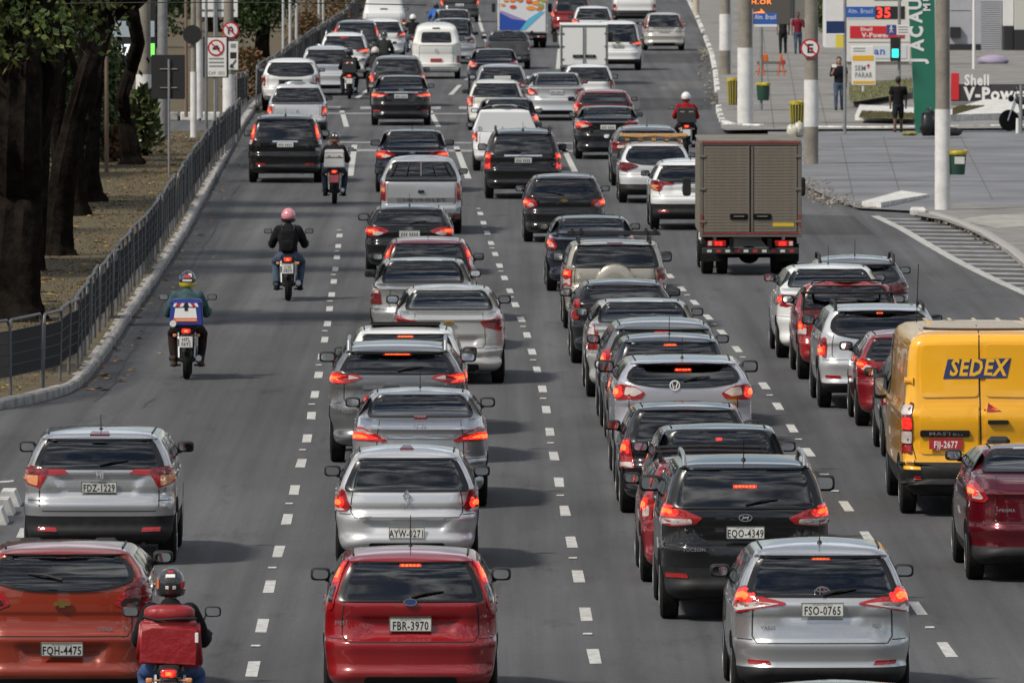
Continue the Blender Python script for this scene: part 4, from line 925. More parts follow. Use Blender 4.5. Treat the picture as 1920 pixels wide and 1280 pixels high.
# --- right lane
C('car', 'sedan', 'dark red saloon at the right edge below the yellow van', 'car', 1956, 1085, col=WINE, W=1.705, top=829, hi=1, pix=dict(zb=888, zt=845, zbt=985), zd=1.0, lamp=[(1.12, .02), (.94, .03), (.74, -.14), (.80, -.19), (1.1, -.17)], brake=True, dzl=-.10, tint=.1, plate='none', badges=(('PRISMA', -.50, .80, .05),), third='none', low=.40)
C('car', 'hatch', 'silver hatchback half hidden behind the yellow van', 'car', cz=0.43, rc=0.36, u=1772, v=855, col=SILVER, W=1.7, top=648, lamp='tall', brake=True, tint=.2, plate='none')
C('car', 'hatch', 'red hatchback between the silver off-roader and the yellow van', 'car', cz=0.41, rc=0.34, u=1716, y=153.2, col=((.19, .005, .010), .2), W=1.68, top=612, lamp='tri', brake=True, tint=.2, plate='none')
C('car', 'suv', 'silver boxy off-roader with rounded rear window and dark rails', 'car', cz=0.70, rc=0.27, u=1650, v=763, col=LSILV, W=1.82, L=4.3, top=566, hi=1, zb=1.10, zt=1.43, lamp='duster', lit=[(1.03, -.18), (.90, -.18), (.91, -.32), (1.03, -.33)], clr=[(1.03, -.08), (.93, -.08), (.90, -.16), (1.03, -.16)], brake=True, clrm=M_LENSD, third='lit', tw=.08, tz=1.40, dip=.07, wrad=.14, rails='black', low=.38, tint=.18, plate='none', ms=(.24, .18), refl=(.80, .47))
r = C('pickup_truck', 'pickup', 'red small pickup with black roof bar in the right lane', 'pickup', 1596, 710, col=((.28, .006, .008), .05), W=1.66, top=528, zd=1.0, zb=1.04, zt=1.36, lamp=[(1.04, -.10), (.85, -.10), (.84, -.34), (1.05, -.34)], brake=True, plate='none', tint=.6, clr=[(1.03, -.24), (.86, -.24), (.86, -.33), (1.03, -.33)])
t = MB(); Hh = r[1].H; t.tube([(-.55, 1.8, Hh - .03), (-.52, 1.82, Hh + .03), (.52, 1.82, Hh + .03), (.55, 1.8, Hh - .03)], .02, 8); t.tube([(-.72, 1.62, 1.28), (.72, 1.62, 1.28)], .022, 8); t.tube([(-.70, 1.6, 1.0), (-.66, 1.7, 1.36)], .025, 8); t.tube([(.70, 1.6, 1.0), (.66, 1.7, 1.36)], .025, 8); t.build('roll_bar', M_PLASTIC, r[0])
C('car', 'sedan', 'white saloon with lit left lamp in the right lane', 'car', 1560, 670, col=WHITE, W=1.79, L=4.6, top=494, lamp='wide', dzl=-.10, brake='l', tint=.14, plate='none', third='none', ant=(1.9, .35), mirror='', hi=1, pix=dict(zb=541, zt=508))
C('car', 'suv', 'dark grey crossover with black rails right of the white saloon', 'car', cz=0.28, rc=0.29, u=1607, y=180.2, col=((.14, .145, .15), .6), W=1.75, L=4.1, H=1.45, top=475, lamp='wide', dzl=-.06, lens=M_LENSD, brake=False, tint=.12, rails='black', plate='none', zb=.98, dip=.05, wrad=.12, ant=(1.2, .3), clr='none')
C('car', 'suv', 'white crossover half hidden behind the brown box truck', 'car', cz=0.63, rc=0.35, u=1296, v=430, col=WHITE, W=1.77, L=4.3, top=295, hi=1, lamp='hrv', lit=[(1.10, -.02), (.95, .0), (.70, -.02), (.70, -.075), (1.08, -.085)], clr=[(1.09, -.095), (.82, -.095), (.82, -.21), (.93, -.185), (1.07, -.13)], clrm=M_AMBER, lens=M_LENS, low=.56, tint=.12, plate=None, pz=.88, refl=(.72, .40), rec=(.42, .80, 1.02, .035), ant=(.9, .2))
r = C('car', 'hatch', 'white hatchback carrying a wooden pallet on its roof', 'car', cz=0.37, rc=0.31, u=1229, v=380, col=((.62, .63, .65), .1), W=1.70, top=263, lamp='wide', dzl=-.05, lens=M_LENSD, dip=.06, wrad=.12, low=.44, plate='none', tint=.1, clr='none')
Hh = r[1].H; M_WOOD = mat('raw_wood', (.34, .19, .07), .8, noise=.3, nscale=12)
wp = thing('wooden_pallet', 'slatted raw wood pallet tied on the white hatchback roof', 'pallet', (r[0].location.x - .08, r[0].location.y + 1.0, Hh + .02))
for i in range(5): MB().box((-.55 + i * .3, .5, .04), (.10, 1.3, .08), b=.01).build('bearer', M_WOOD, wp)
for i in range(7): MB().box((.05, -.1 + i * .2, .11), (1.55, .13, .045), b=.008).build('slat', M_WOOD, wp)
MB().tube([(-.7, -.16, .11), (-.3, -.17, .09), (.05, -.16, .12), (.4, -.17, .09), (.8, -.16, .11)], .022, 6).build('rope', M_WOOD, wp)
C('car', 'suv', 'dark grey estate car ahead of the car with the pallet', 'car', cz=0.34, rc=0.32, u=1214, v=348, col=((.10, .11, .12), .6), W=1.78, top=233, lamp='wide', brake=False, lens=M_LENS, tint=.2, plate='none', ant=(.9, .2))
C('car', 'sedan', 'black saloon with round-edged lit lamp in the right lane', 'car', 1140, 298, col=BLACK, W=1.75, top=198, lamp='wide', dzl=-.05, brake='l', tint=.5, plate=None, pz=.84, third='none')
C('car', 'hatch', 'red hatchback with tall lit lamp behind the silver saloon', 'car', cz=0.27, rc=0.36, u=1133, v=258, col=((.22, .006, .014), .2), W=1.70, top=166, lamp='tall', brake='l', tint=.15, plate='none')
C('car', 'sedan', 'pale silver saloon with dim lamps past the crossing', 'car', 1043, 226, col=LSILV, W=1.80, L=4.7, H=1.40, lamp='tri', dzl=-.08, lens=M_LENS, brake='l', tint=.5, plate=None, pz=.86, third='none')
C('car', 'hatch', 'white hatchback in front of the small white box truck', 'car', cz=0.70, rc=0.39, u=1103, y=334.2, col=WHITE, W=1.65, top=119, lamp='tall', dzl=-.03, lens=M_LENS, tint=.6, plate='none', ms=(.24, .18))
C('car', 'suv', 'white crossover with black tailgate patch beside the box truck', 'car', cz=0.62, rc=0.39, u=1158, v=132, col=WHITE, W=1.78, top=38, lamp='wide', lens=M_LENSD, brake=True, tint=.12, plate=None, pz=.9, emb=('bowtie', 1.02), low=.42)
C('car', 'hatch', 'white hatchback at the top edge behind the box truck', 'car', cz=0.26, rc=0.30, u=1112, v=80, col=((.62, .65, .70), 0), W=1.72, top=11, lamp='tri', lens=M_LENS, brake=True, tint=.3, plate='none')
C('car', 'suv', 'red car at the top edge left of the white hatchback', 'car', cz=0.73, rc=0.37, u=1072, v=66, col=((.20, .01, .01), .1), W=1.75, top=-8, lamp='block', brake=True, tint=.2, plate='none')
C('delivery_van', 'van', 'white van with dark underside at the top edge, right lane', 'van', 1190, 45, col=WHITE, W=2.0, H=2.1, L=5, see=False, lamp='tall', dzl=-.3, plate='none', blank_side=True, low=.62)
C('car', 'hatch', 'pale gold hatchback alone at the far right kerb', 'car', cz=0.46, rc=0.39, u=1245, v=95, col=((.52, .50, .46), .5), W=1.68, top=23, lamp='pillar', brake=False, lens=M_LENS, tint=.5, plate=None, pz=.78, rec=(.4, .72, .9, .03), hi=1, yt=.30, ww=.9, clrm=M_LENSD)

# ---------------------------------------------------------------- vans and trucks with shapes of their own
def pq(u, v, Y): return x_at(u, Y), z_at(v, Y)
# yellow delivery van
Ym = ground_y(961); ym = Ym - .95
vt, vsh, vk = build_car('delivery_van', 'van', 'yellow delivery van with a blue SEDEX sticker on its doors', 'van', 1845, 961, col=YELLOW, group=CG, W=2.07, L=5.5, H=z_at(603, Ym + 1.0), zb=1.30, zt=z_at(603, Ym + 1) - .22, yb=.05, yt=.10,
    wt=.915, wb=.985, zbt=.62, rc=.14, roh=.95, see=False, lamp=None, plate='none', third='none', gate=False, low=.58, blank_side=True, win=[(-.02, 1.29), (.02, 1.29), (.02, 1.31), (-.02, 1.31)], hi=1, wr=.34, sp=0, ms=(.22, .38), mdy=.0, hood=.7, fw=1.3, zc=1.25, gc=.26)
vx = vt.location.x
def vq(u, v): x, z = pq(u, v, ym); return ((x - vx) / vsh.W(z), z)
def vpatch(name, pts, m, off=.01, r=.0, parent=None, depth=.014):
    t = MB(); vsh.patch(t, [vq(*p) for p in pts], off, r=r, step=.08, depth=depth); return t.build(name, m, parent or vt, 50)
def vseam(name, pts, w=.012):
    t = MB(); vsh.seam(t, [vq(*p) for p in pts], w, off=.003); return t.build(name, M_SEAM, vt, 0)
vseam('door_gap', [(1840, 618), (1840, 862)], .016); vseam('door_gap', [(1708, 622), (1712, 862)], .010); vseam('door_gap', [(1708, 622), (1990, 622)], .010)
M_YD = paint((.70, .31, .006))
for pts in ([(1724, 648), (1834, 646), (1834, 744), (1722, 746)], [(1848, 646), (1964, 648), (1966, 746), (1848, 744)], [(1722, 760), (1834, 758), (1834, 850), (1720, 852)], [(1848, 758), (1964, 760), (1966, 852), (1848, 850)]):
    vpatch('door_panel', pts, paint(*YELLOW), off=.016, r=.05, depth=.03)
st = vpatch('sedex_sticker', [(1765, 711), (1890, 709), (1898, 672), (1774, 674)], mat('sticker_blue', (.035, .04, .13), .4), off=.022, depth=.004)
p0 = vsh.rp_at(*vq(1832, 691), .026); w_ = x_at(1895, ym) - x_at(1768, ym)
tme = text_mesh('SEDEX', .26, .008, 'CENTER', .22); tw_ = max(v.co.x for v in tme.vertices) - min(v.co.x for v in tme.vertices)
th_ = max(v.co.y for v in tme.vertices) - min(v.co.y for v in tme.vertices)
lettering('SEDEX', .26, mat('sticker_yellow', (.80, .45, .03), .4), vt, p0 + Vector((0, 0, 0)), fat=.008, shear=.22, scale=(w_ * .88 / tw_, (z_at(675, ym) - z_at(708, ym)) / th_, 1), name='sticker_letters')
vpatch('handle_bar', [(1720, 818), (1817, 818), (1817, 806), (1720, 806)], M_PLASTIC, off=.035, r=.02, depth=.05)
lettering('MASTER', .07, M_CHROME, vt, vsh.rp_at(*vq(1770, 812), .042), fat=.001, scale=(1.5, .8, 1), name='badge')
pl_ = plate(vt, vsh.rp_at(*vq(1770, 832), .03), 'FJJ-2677', True)
vpatch('turn_lamp', [(1850, 773), (1880, 773), (1853, 756)], M_LENS, off=.02)
vpatch('turn_lamp_core', [(1858, 770), (1868, 770), (1863, 764)], M_LIT, off=.024)
vpatch('door_handle', [(1852, 794), (1893, 794), (1893, 787), (1852, 787)], M_PLASTIC, off=.05, r=.015, depth=.05)
for vv in (715, 868):
    vpatch('hinge', [(1694, vv + 6), (1708, vv + 6), (1708, vv - 6), (1694, vv - 6)], M_YD, off=.03, depth=.05)
for sg in (-1, 1):
    def lq(q, v): return (sg * q, z_at(v, ym))
    def lp(name, q0, q1, v0, v1, m, off, par):
        pts = [lq(q0, v1), lq(q1, v1), lq(q1, v0), lq(q0, v0)]
        if sg < 0: pts = pts[::-1]
        t = MB(); vsh.patch(t, pts, off, r=.02, step=.06, depth=.02); return t.build(name, m, par, 50)
    lo = lp('tail_lamp', .895, 1.04, 755, 852, M_LENSD, .014, vt)
    lp('clear_lens', .90, 1.0, 760, 778, M_CLEAR, .019, lo); lp('brake_lamp', .90, 1.0, 783, 805, M_LIT, .019, lo); lp('reverse_lamp', .90, 1.0, 809, 832, M_CLEAR, .019, lo); lp('fog_lamp', .90, 1.0, 836, 849, M_LENS, .019, lo)
    lp('bumper_reflector', .80, .90, 893, 901, M_LENS, .02, vt)
t = MB(); vsh.patch(t, [(-1.2, .40), (1.2, .40), (1.2, .66), (-1.2, .66)], .05, r=.04, step=.08, depth=.08); t.build('rear_bumper', M_PLASTIC, vt, 50)
MB().tube([(-.75, 2.0, vk['H'] - .01), (-.75, 1.5, vk['H'] + .72)], .006, 5).build('whip_antenna', M_PLASTIC, vt)
for sx in (-.6, -.3, 0, .3, .6): MB().box((sx, 2.6, vk['H'] - .02), (.05, 1.2, .03), b=.008).build('roof_rib', paint(*YELLOW), vt)
# old white van with rounded ends
Yk = ground_y(148); kb, ks, kk_ = build_car('minibus', 'van', 'old white rounded van with red plate in the second lane', 'van', 818, 148, col=((.72, .72, .69), 0), group=CG, W=1.74, L=4.4, H=z_at(42, Yk + .8), zb=z_at(80, Yk), zt=z_at(60, Yk), yb=.06, yt=.14, wt=.84, wb=.97, zbt=.52, rc=.36, see=False, plate='none', third='none', gate=False,
    lamp=None, win=[(-.66, z_at(80, Yk)), (.66, z_at(80, Yk)), (.70, z_at(60, Yk)), (-.70, z_at(60, Yk))], wrad=.07, hood=.3, fw=.7, zc=1.15, hi=1, sp=0)
for sg in (-1, 1):
    pts = [(.86, z_at(119, Yk)), (.98, z_at(119, Yk)), (.98, z_at(104, Yk)), (.86, z_at(104, Yk))]
    t = MB(); ks.patch(t, pts if sg > 0 else mirror(pts), .03, r=.03, step=.06, depth=.05); t.build('tail_lamp', M_LENSD, kb, 50)
t = MB(); ks.patch(t, [(-1.0, .42), (1.0, .42), (1.0, .52), (-1.0, .52)], .06, r=.03, step=.1, depth=.08); t.build('rear_bumper', mat('cream_bumper', (.62, .62, .60), .4), kb, 50)
plate(kb, ks.rp_at(0, z_at(113, Yk), .02), None, True); emblem(kb, 'ring', ks.rp_at(0, z_at(94, Yk), .01))
t = MB(); ks.seam(t, [(-.70, z_at(82, Yk) - .06), (-.72, z_at(122, Yk)), (.72, z_at(122, Yk)), (.70, z_at(82, Yk) - .06), (-.70, z_at(82, Yk) - .06)], .012, .003); t.build('tailgate_gap', M_SEAM, kb, 0)
for i in range(4):
    t = MB(); z_ = z_at(53, Yk) - .02 + i * .012; ks.patch(t, [(-.2, z_), (.2, z_), (.2, z_ + .006), (-.2, z_ + .006)], .008, rings=(1, .5)); t.build('vent_slot', M_SEAM, kb, 0)

def box_truck(name, label, u, v, W, H, L, zf, m_box, m_frame, ribs, group=CG, lampz=.62, dark=True):
    Y = ground_y(v); roh = 1.0
    o = thing(name, label, 'truck', (x_at(u, Y, .5), Y - roh, 0), radians(.4), group); hw = W / 2
    t = MB(); t.box((0, L / 2 + .03, (zf + H) / 2), (W - .04, L, H - zf - .02)); t.build('cargo_box', m_box, o)
    t = MB(); t.box((0, L / 2 + .03, H), (W, L + .06, .05), b=.015); t.build('box_roof', m_box, o)
    for sx in (-1, 1): MB().box((sx * (hw - .035), 0, (zf + H) / 2), (.07, .08, H - zf), b=.01).build('corner_post', m_frame, o)
    MB().box((0, 0, H - .05), (W, .09, .06), b=.01).build('top_rail', m_frame, o); MB().box((0, 0, zf), (W, .10, .08), b=.01).build('bottom_rail', m_frame, o)
    z0, z1 = zf + .05, H - .09
    for sx in (-1, 1):
        d = MB().box((sx * (hw - .07) / 2, -.005, (z0 + z1) / 2), (hw - .085, .05, z1 - z0), b=.006).build('cargo_door', m_box, o)
        if ribs:
            n = int((z1 - z0) / .058); me = MB().prism([(-(hw - .12) / 2, 0), ((hw - .12) / 2, 0), ((hw - .12) / 2, .050), (-(hw - .12) / 2, .050)], -.004, .012).mesh('panel_rib', m_box, 0)
            for i in range(n): put('panel_rib', me, d, (sx * (hw - .07) / 2, -.037, z0 + .012 + i * .058))
        for zz in (z0 + .2, (z0 + z1) / 2, z1 - .2): MB().box((sx * (hw - .06), -.045, zz), (.13, .03, .05), b=.008).build('hinge', m_frame, o)
        hd = MB().box((sx * .22, -.055, z0 + .30), (.34, .03, .10), b=.01).build('latch_plate', M_UNDER, o)
        MB().tube([(sx * .12, -.08, z0 + .30), (sx * .32, -.08, z0 + .30)], .014, 6).build('latch_lever', m_frame, hd)
        MB().tube([(sx * .035, -.05, z0), (sx * .035, -.05, z1)], .014, 6).build('lock_rod', m_frame, o)
        if ribs:
            n = int((z1 - z0) / .058); me = MB().box((0, 0, 0), (.018, L - .1, .050)).mesh('side_rib', m_box, 0)
            for i in range(n): put('side_rib', me, o, (sx * (hw - .012), L / 2 + .05, z0 + .02 + i * .058))
        tl = MB().box((sx * (hw - .33), -.02, lampz), (.36, .06, .12), b=.015).build('tail_lamp', M_LENS, o)
        MB().box((sx * (hw - .36), -.053, lampz), (.15, .012, .08), b=.005).build('brake_lamp', M_LIT, tl); MB().box((sx * (hw - .20), -.053, lampz), (.07, .012, .08), b=.005).build('reverse_lamp', M_CLEAR, tl)
        MB().box((sx * (hw - .26), .55, .42), (.46, .02, .34)).build('mud_flap', M_RUB, o)
        for yy in (roh, L + .6): add_wheel(o, sx * (hw - .17), yy, .37, .24, sx)
        add_wheel(o, sx * (hw - .45), roh, .37, .22, sx)
        MB().box((sx * .36, L / 2 + .6, .62), (.08, L + 1.5, .16)).build('chassis_rail', M_UNDER, o)
        MB().box((sx * (hw + .14), L + .75, 1.55), (.16, .09, .36), b=.03).build('wing_mirror', M_PLASTIC, o)
    MB().box((0, -.03, .47), (W - .1, .10, .12), b=.015).build('rear_bumper', M_STEEL, o)
    for i in range(10): MB().box((-(W - .2) / 2 + (i + .5) * (W - .2) / 10, -.085, .47), ((W - .2) / 20, .006, .05)).build('reflector_strip', mat('strip_red', (.4, .03, .03), .4) if i % 2 else M_PLATE, o)
    t = MB(); t.tube([(-hw + .3, roh, .37), (hw - .3, roh, .37)], .07, 10); t.ball((0, roh, .36), (.2, .2, .17)); t.build('axle', M_UNDER, o)
    MB().box((0, L + .85, 1.15), (W * .92, 1.5, 1.5), b=.15).build('cab', paint(*WHITE), o)
    return o, Y - roh
M_ALU = mat('weathered_aluminium', (.165, .145, .115), .6, .15, noise=.38, nscale=1.8); M_RUST = mat('red_frame', (.20, .03, .03), .6, noise=.3)
bt, by = box_truck('box_truck', 'brown-grey box truck with ribbed rear doors', 1405, 513, 1.93, z_at(262, ground_y(513)), 3.6, z_at(437, ground_y(513)), M_ALU, mat('alu_frame', (.15, .135, .115), .5, .3), True, lampz=z_at(453, ground_y(513)))
for sx in (-1, 1): MB().box((sx * .93, -.045, 1.05), (.05, .012, .22)).build('reflector_strip', M_RUST, bt)
MB().box((0, -.05, z_at(267, by)), (1.84, .012, .035)).build('red_strip', M_RUST, bt); MB().box((0, -.055, z_at(437, by)), (1.84, .012, .03)).build('red_strip', M_RUST, bt)
MB().box((.62, -.045, z_at(421, by)), (.40, .006, .07)).build('yellow_decal', mat('decal_yellow', (.55, .38, .03), .5), bt)
wt_, wy = box_truck('box_truck', 'small white box truck with two plain doors', 1095, 158, 1.62, z_at(46, ground_y(158)), 3.2, .62, mat('white_box', (.66, .67, .66), .4), mat('grey_frame', (.16, .17, .17), .4, .3), False, lampz=.5)
# goods van painted with food and a blue sweep
Yp = ground_y(90)
gv, gy_ = box_truck('goods_truck', 'goods truck with orange food picture and blue sweep on its back', 980, 90, 2.0, 3.0, 4.0, z_at(60, Yp), mat('white_box', (.66, .67, .66), .4), mat('white_frame', (.6, .6, .6), .4), False, lampz=z_at(38, Yp))
def gpanel(name, pts, m, off):
    P_ = [(x_at(u, gy_) - gv.location.x, z_at(v, gy_)) for u, v in pts]
    MB().prism(P_, -off - .01, -off).build(name, m, gv, 0)
gpanel('picture_panel', [(937, 60), (1023, 60), (1023, -20), (937, -20)], mat('panel_white', (.62, .63, .66), .4), .085)
gpanel('blue_sweep', [(937, 57), (975, 57), (990, 40), (960, 36), (937, 24)], mat('print_blue', (.02, .07, .35), .4), .096); gpanel('cyan_sweep', [(975, 57), (984, 57), (1022, 22), (1012, 22), (990, 36)], mat('print_cyan', (.10, .42, .60), .4), .098)
gpanel('violet_sweep', [(937, 24), (960, 36), (990, 40), (965, 30), (940, 20)], mat('print_violet', (.30, .24, .45), .4), .100)
rr = random.Random(3)
for i in range(26):
    cx, cz = rr.uniform(942, 1020), rr.uniform(-16, 18); n = 7; rad = rr.uniform(4, 9)
    gpanel('food_print', [(cx + rad * rr.uniform(.7, 1.2) * cos(2 * pi * j / n), cz + rad * .55 * sin(2 * pi * j / n)) for j in range(n)], mat('print_food%d' % (i % 4), [(.62, .16, .03), (.70, .28, .05), (.50, .06, .03), (.25, .32, .08)][i % 4], .5), .097 + i * .0006)

# ================================================================ people and motorcycles
def fuse(name, mb, m, parent, vox=.016, sm=3):
    me = mb.mesh(name, m, 0); o = put(name, me)
    r = o.modifiers.new('r', 'REMESH'); r.mode = 'VOXEL'; r.voxel_size = vox; r.use_smooth_shade = True
    s_ = o.modifiers.new('s', 'SMOOTH'); s_.iterations = sm; s_.factor = .5
    FUSE.append((o, me, m, parent)); return o
FUSE = []
def limb(mb, pts, rad, n=12):
    mb.tube(pts, rad, n)
    for p, r in zip(pts, rad): mb.ball(p, r * .99, 0, 10, 8)
def torso(mb, secs, right=Vector((1, 0, 0)), n=18):
    """secs: (centre, half width, half depth, forward vector)"""
    vs = []; fs = []
    for c, rx, ry, fw in secs:
        c = Vector(c); fw = Vector(fw).normalized()
        for k in range(n):
            a = 2 * pi * k / n; vs.append(c + right * (rx * cos(a)) + fw * (ry * sin(a)))
    for i in range(len(secs) - 1):
        for k in range(n): fs.append((i * n + k, i * n + (k + 1) % n, (i + 1) * n + (k + 1) % n, (i + 1) * n + k))
    fs.append(tuple(range(n))[::-1]); fs.append(tuple(range((len(secs) - 1) * n, len(secs) * n)))
    mb.add(vs, fs)
SKIN = mat('skin', (.30, .17, .11), .6); SKIN2 = mat('skin_dark', (.13, .065, .04), .6)
CL = lambda n, c: mat('cloth_' + n, c, .9, spec=.12, noise=.3, nscale=9, bump=1.0, bscale=9)
M_HAIR = mat('hair', (.012, .010, .009), .6)
def hand(mb, w, d, size=.085, curl=.5, side=1):
    """palm and five bent fingers growing from wrist w along d"""
    w, d = Vector(w), Vector(d).normalized(); up = Vector((0, 0, 1)) if abs(d.z) < .8 else Vector((0, 1, 0))
    rt = d.cross(up).normalized(); dn = -(rt.cross(d)).normalized()
    mb.tube([w, w + d * size * .55, w + d * size], [.026, .036, .034], 8, flat=.55)
    for i, ln in enumerate((.85, 1.0, .95, .75)):
        b = w + d * size * .95 + rt * ((i - 1.5) * .018)
        k1 = b + d * (.036 * ln) + dn * (.018 * curl); k2 = k1 + d * (.020 * ln) + dn * (.030 * curl)
        mb.tube([b, k1, k2], [.0095, .0088, .007], 6)
    tb = w + d * size * .35 + rt * (.034 * side); mb.tube([tb, tb + rt * (.022 * side) + d * .03, tb + rt * (.016 * side) + d * .06 + dn * .01], [.012, .011, .008], 6)
def head(mb, c, fw, k=1.0):
    """skull, jaw, nose, ears, eyes' brow"""
    c, fw = Vector(c), Vector(fw).normalized(); rt = Vector((0, 0, 1)).cross(fw).normalized() * -1
    mb.ball(c + Vector((0, 0, .02)), (.078 * k, .095 * k, .11 * k), 0, 14, 10)
    mb.ball(c + fw * .03 * k + Vector((0, 0, -.055 * k)), (.055 * k, .06 * k, .062 * k), 0, 12, 8)
    mb.tube([c + fw * .085 * k + Vector((0, 0, .02)), c + fw * .108 * k + Vector((0, 0, -.02)), c + fw * .085 * k + Vector((0, 0, -.03))], [.010, .016, .012], 6)
    for sg in (-1, 1): mb.ball(c + rt * (sg * .08 * k) + Vector((0, 0, 0)), (.014, .022, .034), 0, 8, 6)
    mb.ball(c + fw * .085 * k + Vector((0, 0, -.058)), (.026, .012, .010), 0, 8, 6)

def helmet(parent, c, m, m2, lean=0.0):
    t = MB(); c = Vector(c)
    vs = []; n, kk2 = 20, 14
    t.ball(c, (.128, .150, .142), 0, n, kk2)
    t.v = [(x, y, max(z, c.z - .115)) for x, y, z in t.v]
    h = t.build('helmet', m, parent, 60)
    t = MB(); t.lathe([(-.115, .120), (-.10, .135), (-.075, .1445), (-.045, .149)], 'z', c, 22); t.v = [(c.x + (x - c.x) * .90, c.y + (y - c.y) * 1.04, z) for x, y, z in t.v]; t.build('helmet_band', m2, h, 60)
    t = MB(); pl = []
    for i in range(9):
        a = radians(35 + 110 * i / 8); pl.append((c.x + .133 * cos(a), c.y + .158 * sin(a)))
    vs = [(x, y, c.z - .05) for x, y in pl] + [(x * 1.0, y, c.z + .06) for x, y in pl]
    t.add(vs, [(i, i + 1, 10 + i, 9 + i) for i in range(8)]); t.build('visor', M_SMOKE, h, 60)
    return h

def rider(label, loc, rz, jacket, trousers, hm, hm2, k=1.0, shoes=M_RUB, stickers=(), group='motorcycle riders', gloves=None, lean=0.0, plain=False):
    p = thing('person', label, 'person', loc, rz, group); V = Vector
    hipz = .80; pel = V((0, .30, hipz)); ch = V((0, .44 + lean * .3, 1.17)); nk = V((0, .50 + lean * .4, 1.32)); hd = V((0, .55 + lean * .45, 1.47))
    def fig(part, e):
        m = MB()
        if part in ('body', 'jacket'):
            torso(m, [(pel + V((0, 0, -.08)), .15 + e, .12 + e, (0, 1, 0)), (pel + V((0, .02, .05)), .155 + e, .12 + e, (0, 1, .2)), (V((0, .36, .98)), .150 + e, .115 + e, (0, 1, -.2)), (ch, .185 + e, .125 + e, (0, 1, -.3)), (ch + V((0, .03, .10)), .195 + e, .10 + e, (0, 1, -.4)), (nk + V((0, -.01, -.02)), .09 + e, .075 + e, (0, 1, -.5)), (nk + V((0, .0, .03)), .06 + e, .06 + e, (0, 1, -.5))])
            for sg in (-1, 1):
                limb(m, [V((sg * .17, ch.y + .02, 1.25)), V((sg * .245, ch.y + .05, 1.11)), V((sg * .29, ch.y + .14, .98)), V((sg * .31, .78, .99)), V((sg * .31, .90, 1.02))], [.075 + e, .066 + e, .054 + e, .045 + e, .036 + e])
        if part in ('body', 'trousers'):
            torso(m, [(pel + V((0, 0, -.10)), .14 + e, .12 + e, (0, 1, 0)), (pel + V((0, 0, .0)), .165 + e, .125 + e, (0, 1, .1)), (pel + V((0, .02, .09)), .155 + e, .118 + e, (0, 1, .2))])
            for sg in (-1, 1):
                limb(m, [V((sg * .09, .32, .78)), V((sg * .18, .52, .73)), V((sg * .235, .70, .67)), V((sg * .225, .62, .48)), V((sg * .205, .50, .28))], [.10 + e, .085 + e, .066 + e, .056 + e, .045 + e])
        if part == 'body':
            limb(m, [nk, hd], [.055, .06]); head(m, hd, (0, 1, 0))
            for sg in (-1, 1):
                hand(m, (sg * .31, .89, 1.02), (sg * .05, 1, .02), curl=1.4, side=-sg)
                limb(m, [V((sg * .205, .50, .28)), V((sg * .205, .53, .22)), V((sg * .205, .66, .20))], [.04, .038, .03])
        return m
    fuse('body', fig('body', 0), SKIN, p, .018); fuse('jacket', fig('jacket', .016), jacket, p, .018); fuse('trousers', fig('trousers', .012), trousers, p, .018)
    for sg in (-1, 1):
        t = MB(); t.pod((sg * .205, .60, .215), (.105, .29, .10)); t.tube([(sg * .205, .51, .22), (sg * .205, .50, .34)], [.055, .052], 10); t.build('shoe', shoes, p, 60)
        if gloves: t = MB(); t.pod((sg * .315, .935, 1.015), (.085, .12, .085)); t.build('glove', gloves, p, 60)
    h = helmet(p, hd + V((0, 0, .03)), hm, hm2)
    for i, (a, z, w, hh, m) in enumerate(stickers):
        x = .129 * sin(radians(a)); y = -.151 * cos(radians(a)); zz = hd.z + .03 + z; kf = sqrt(max(.1, 1 - (z / .142) ** 2))
        t = MB(); t.box((0, 0, 0), (w, .006, hh), b=.002); o = t.build('helmet_sticker', m, h); o.location = (x * kf, hd.y + y * kf - .002, zz); o.rotation_euler = (-math.asin(max(-1, min(1, z / .142))), 0, radians(a))
    return p

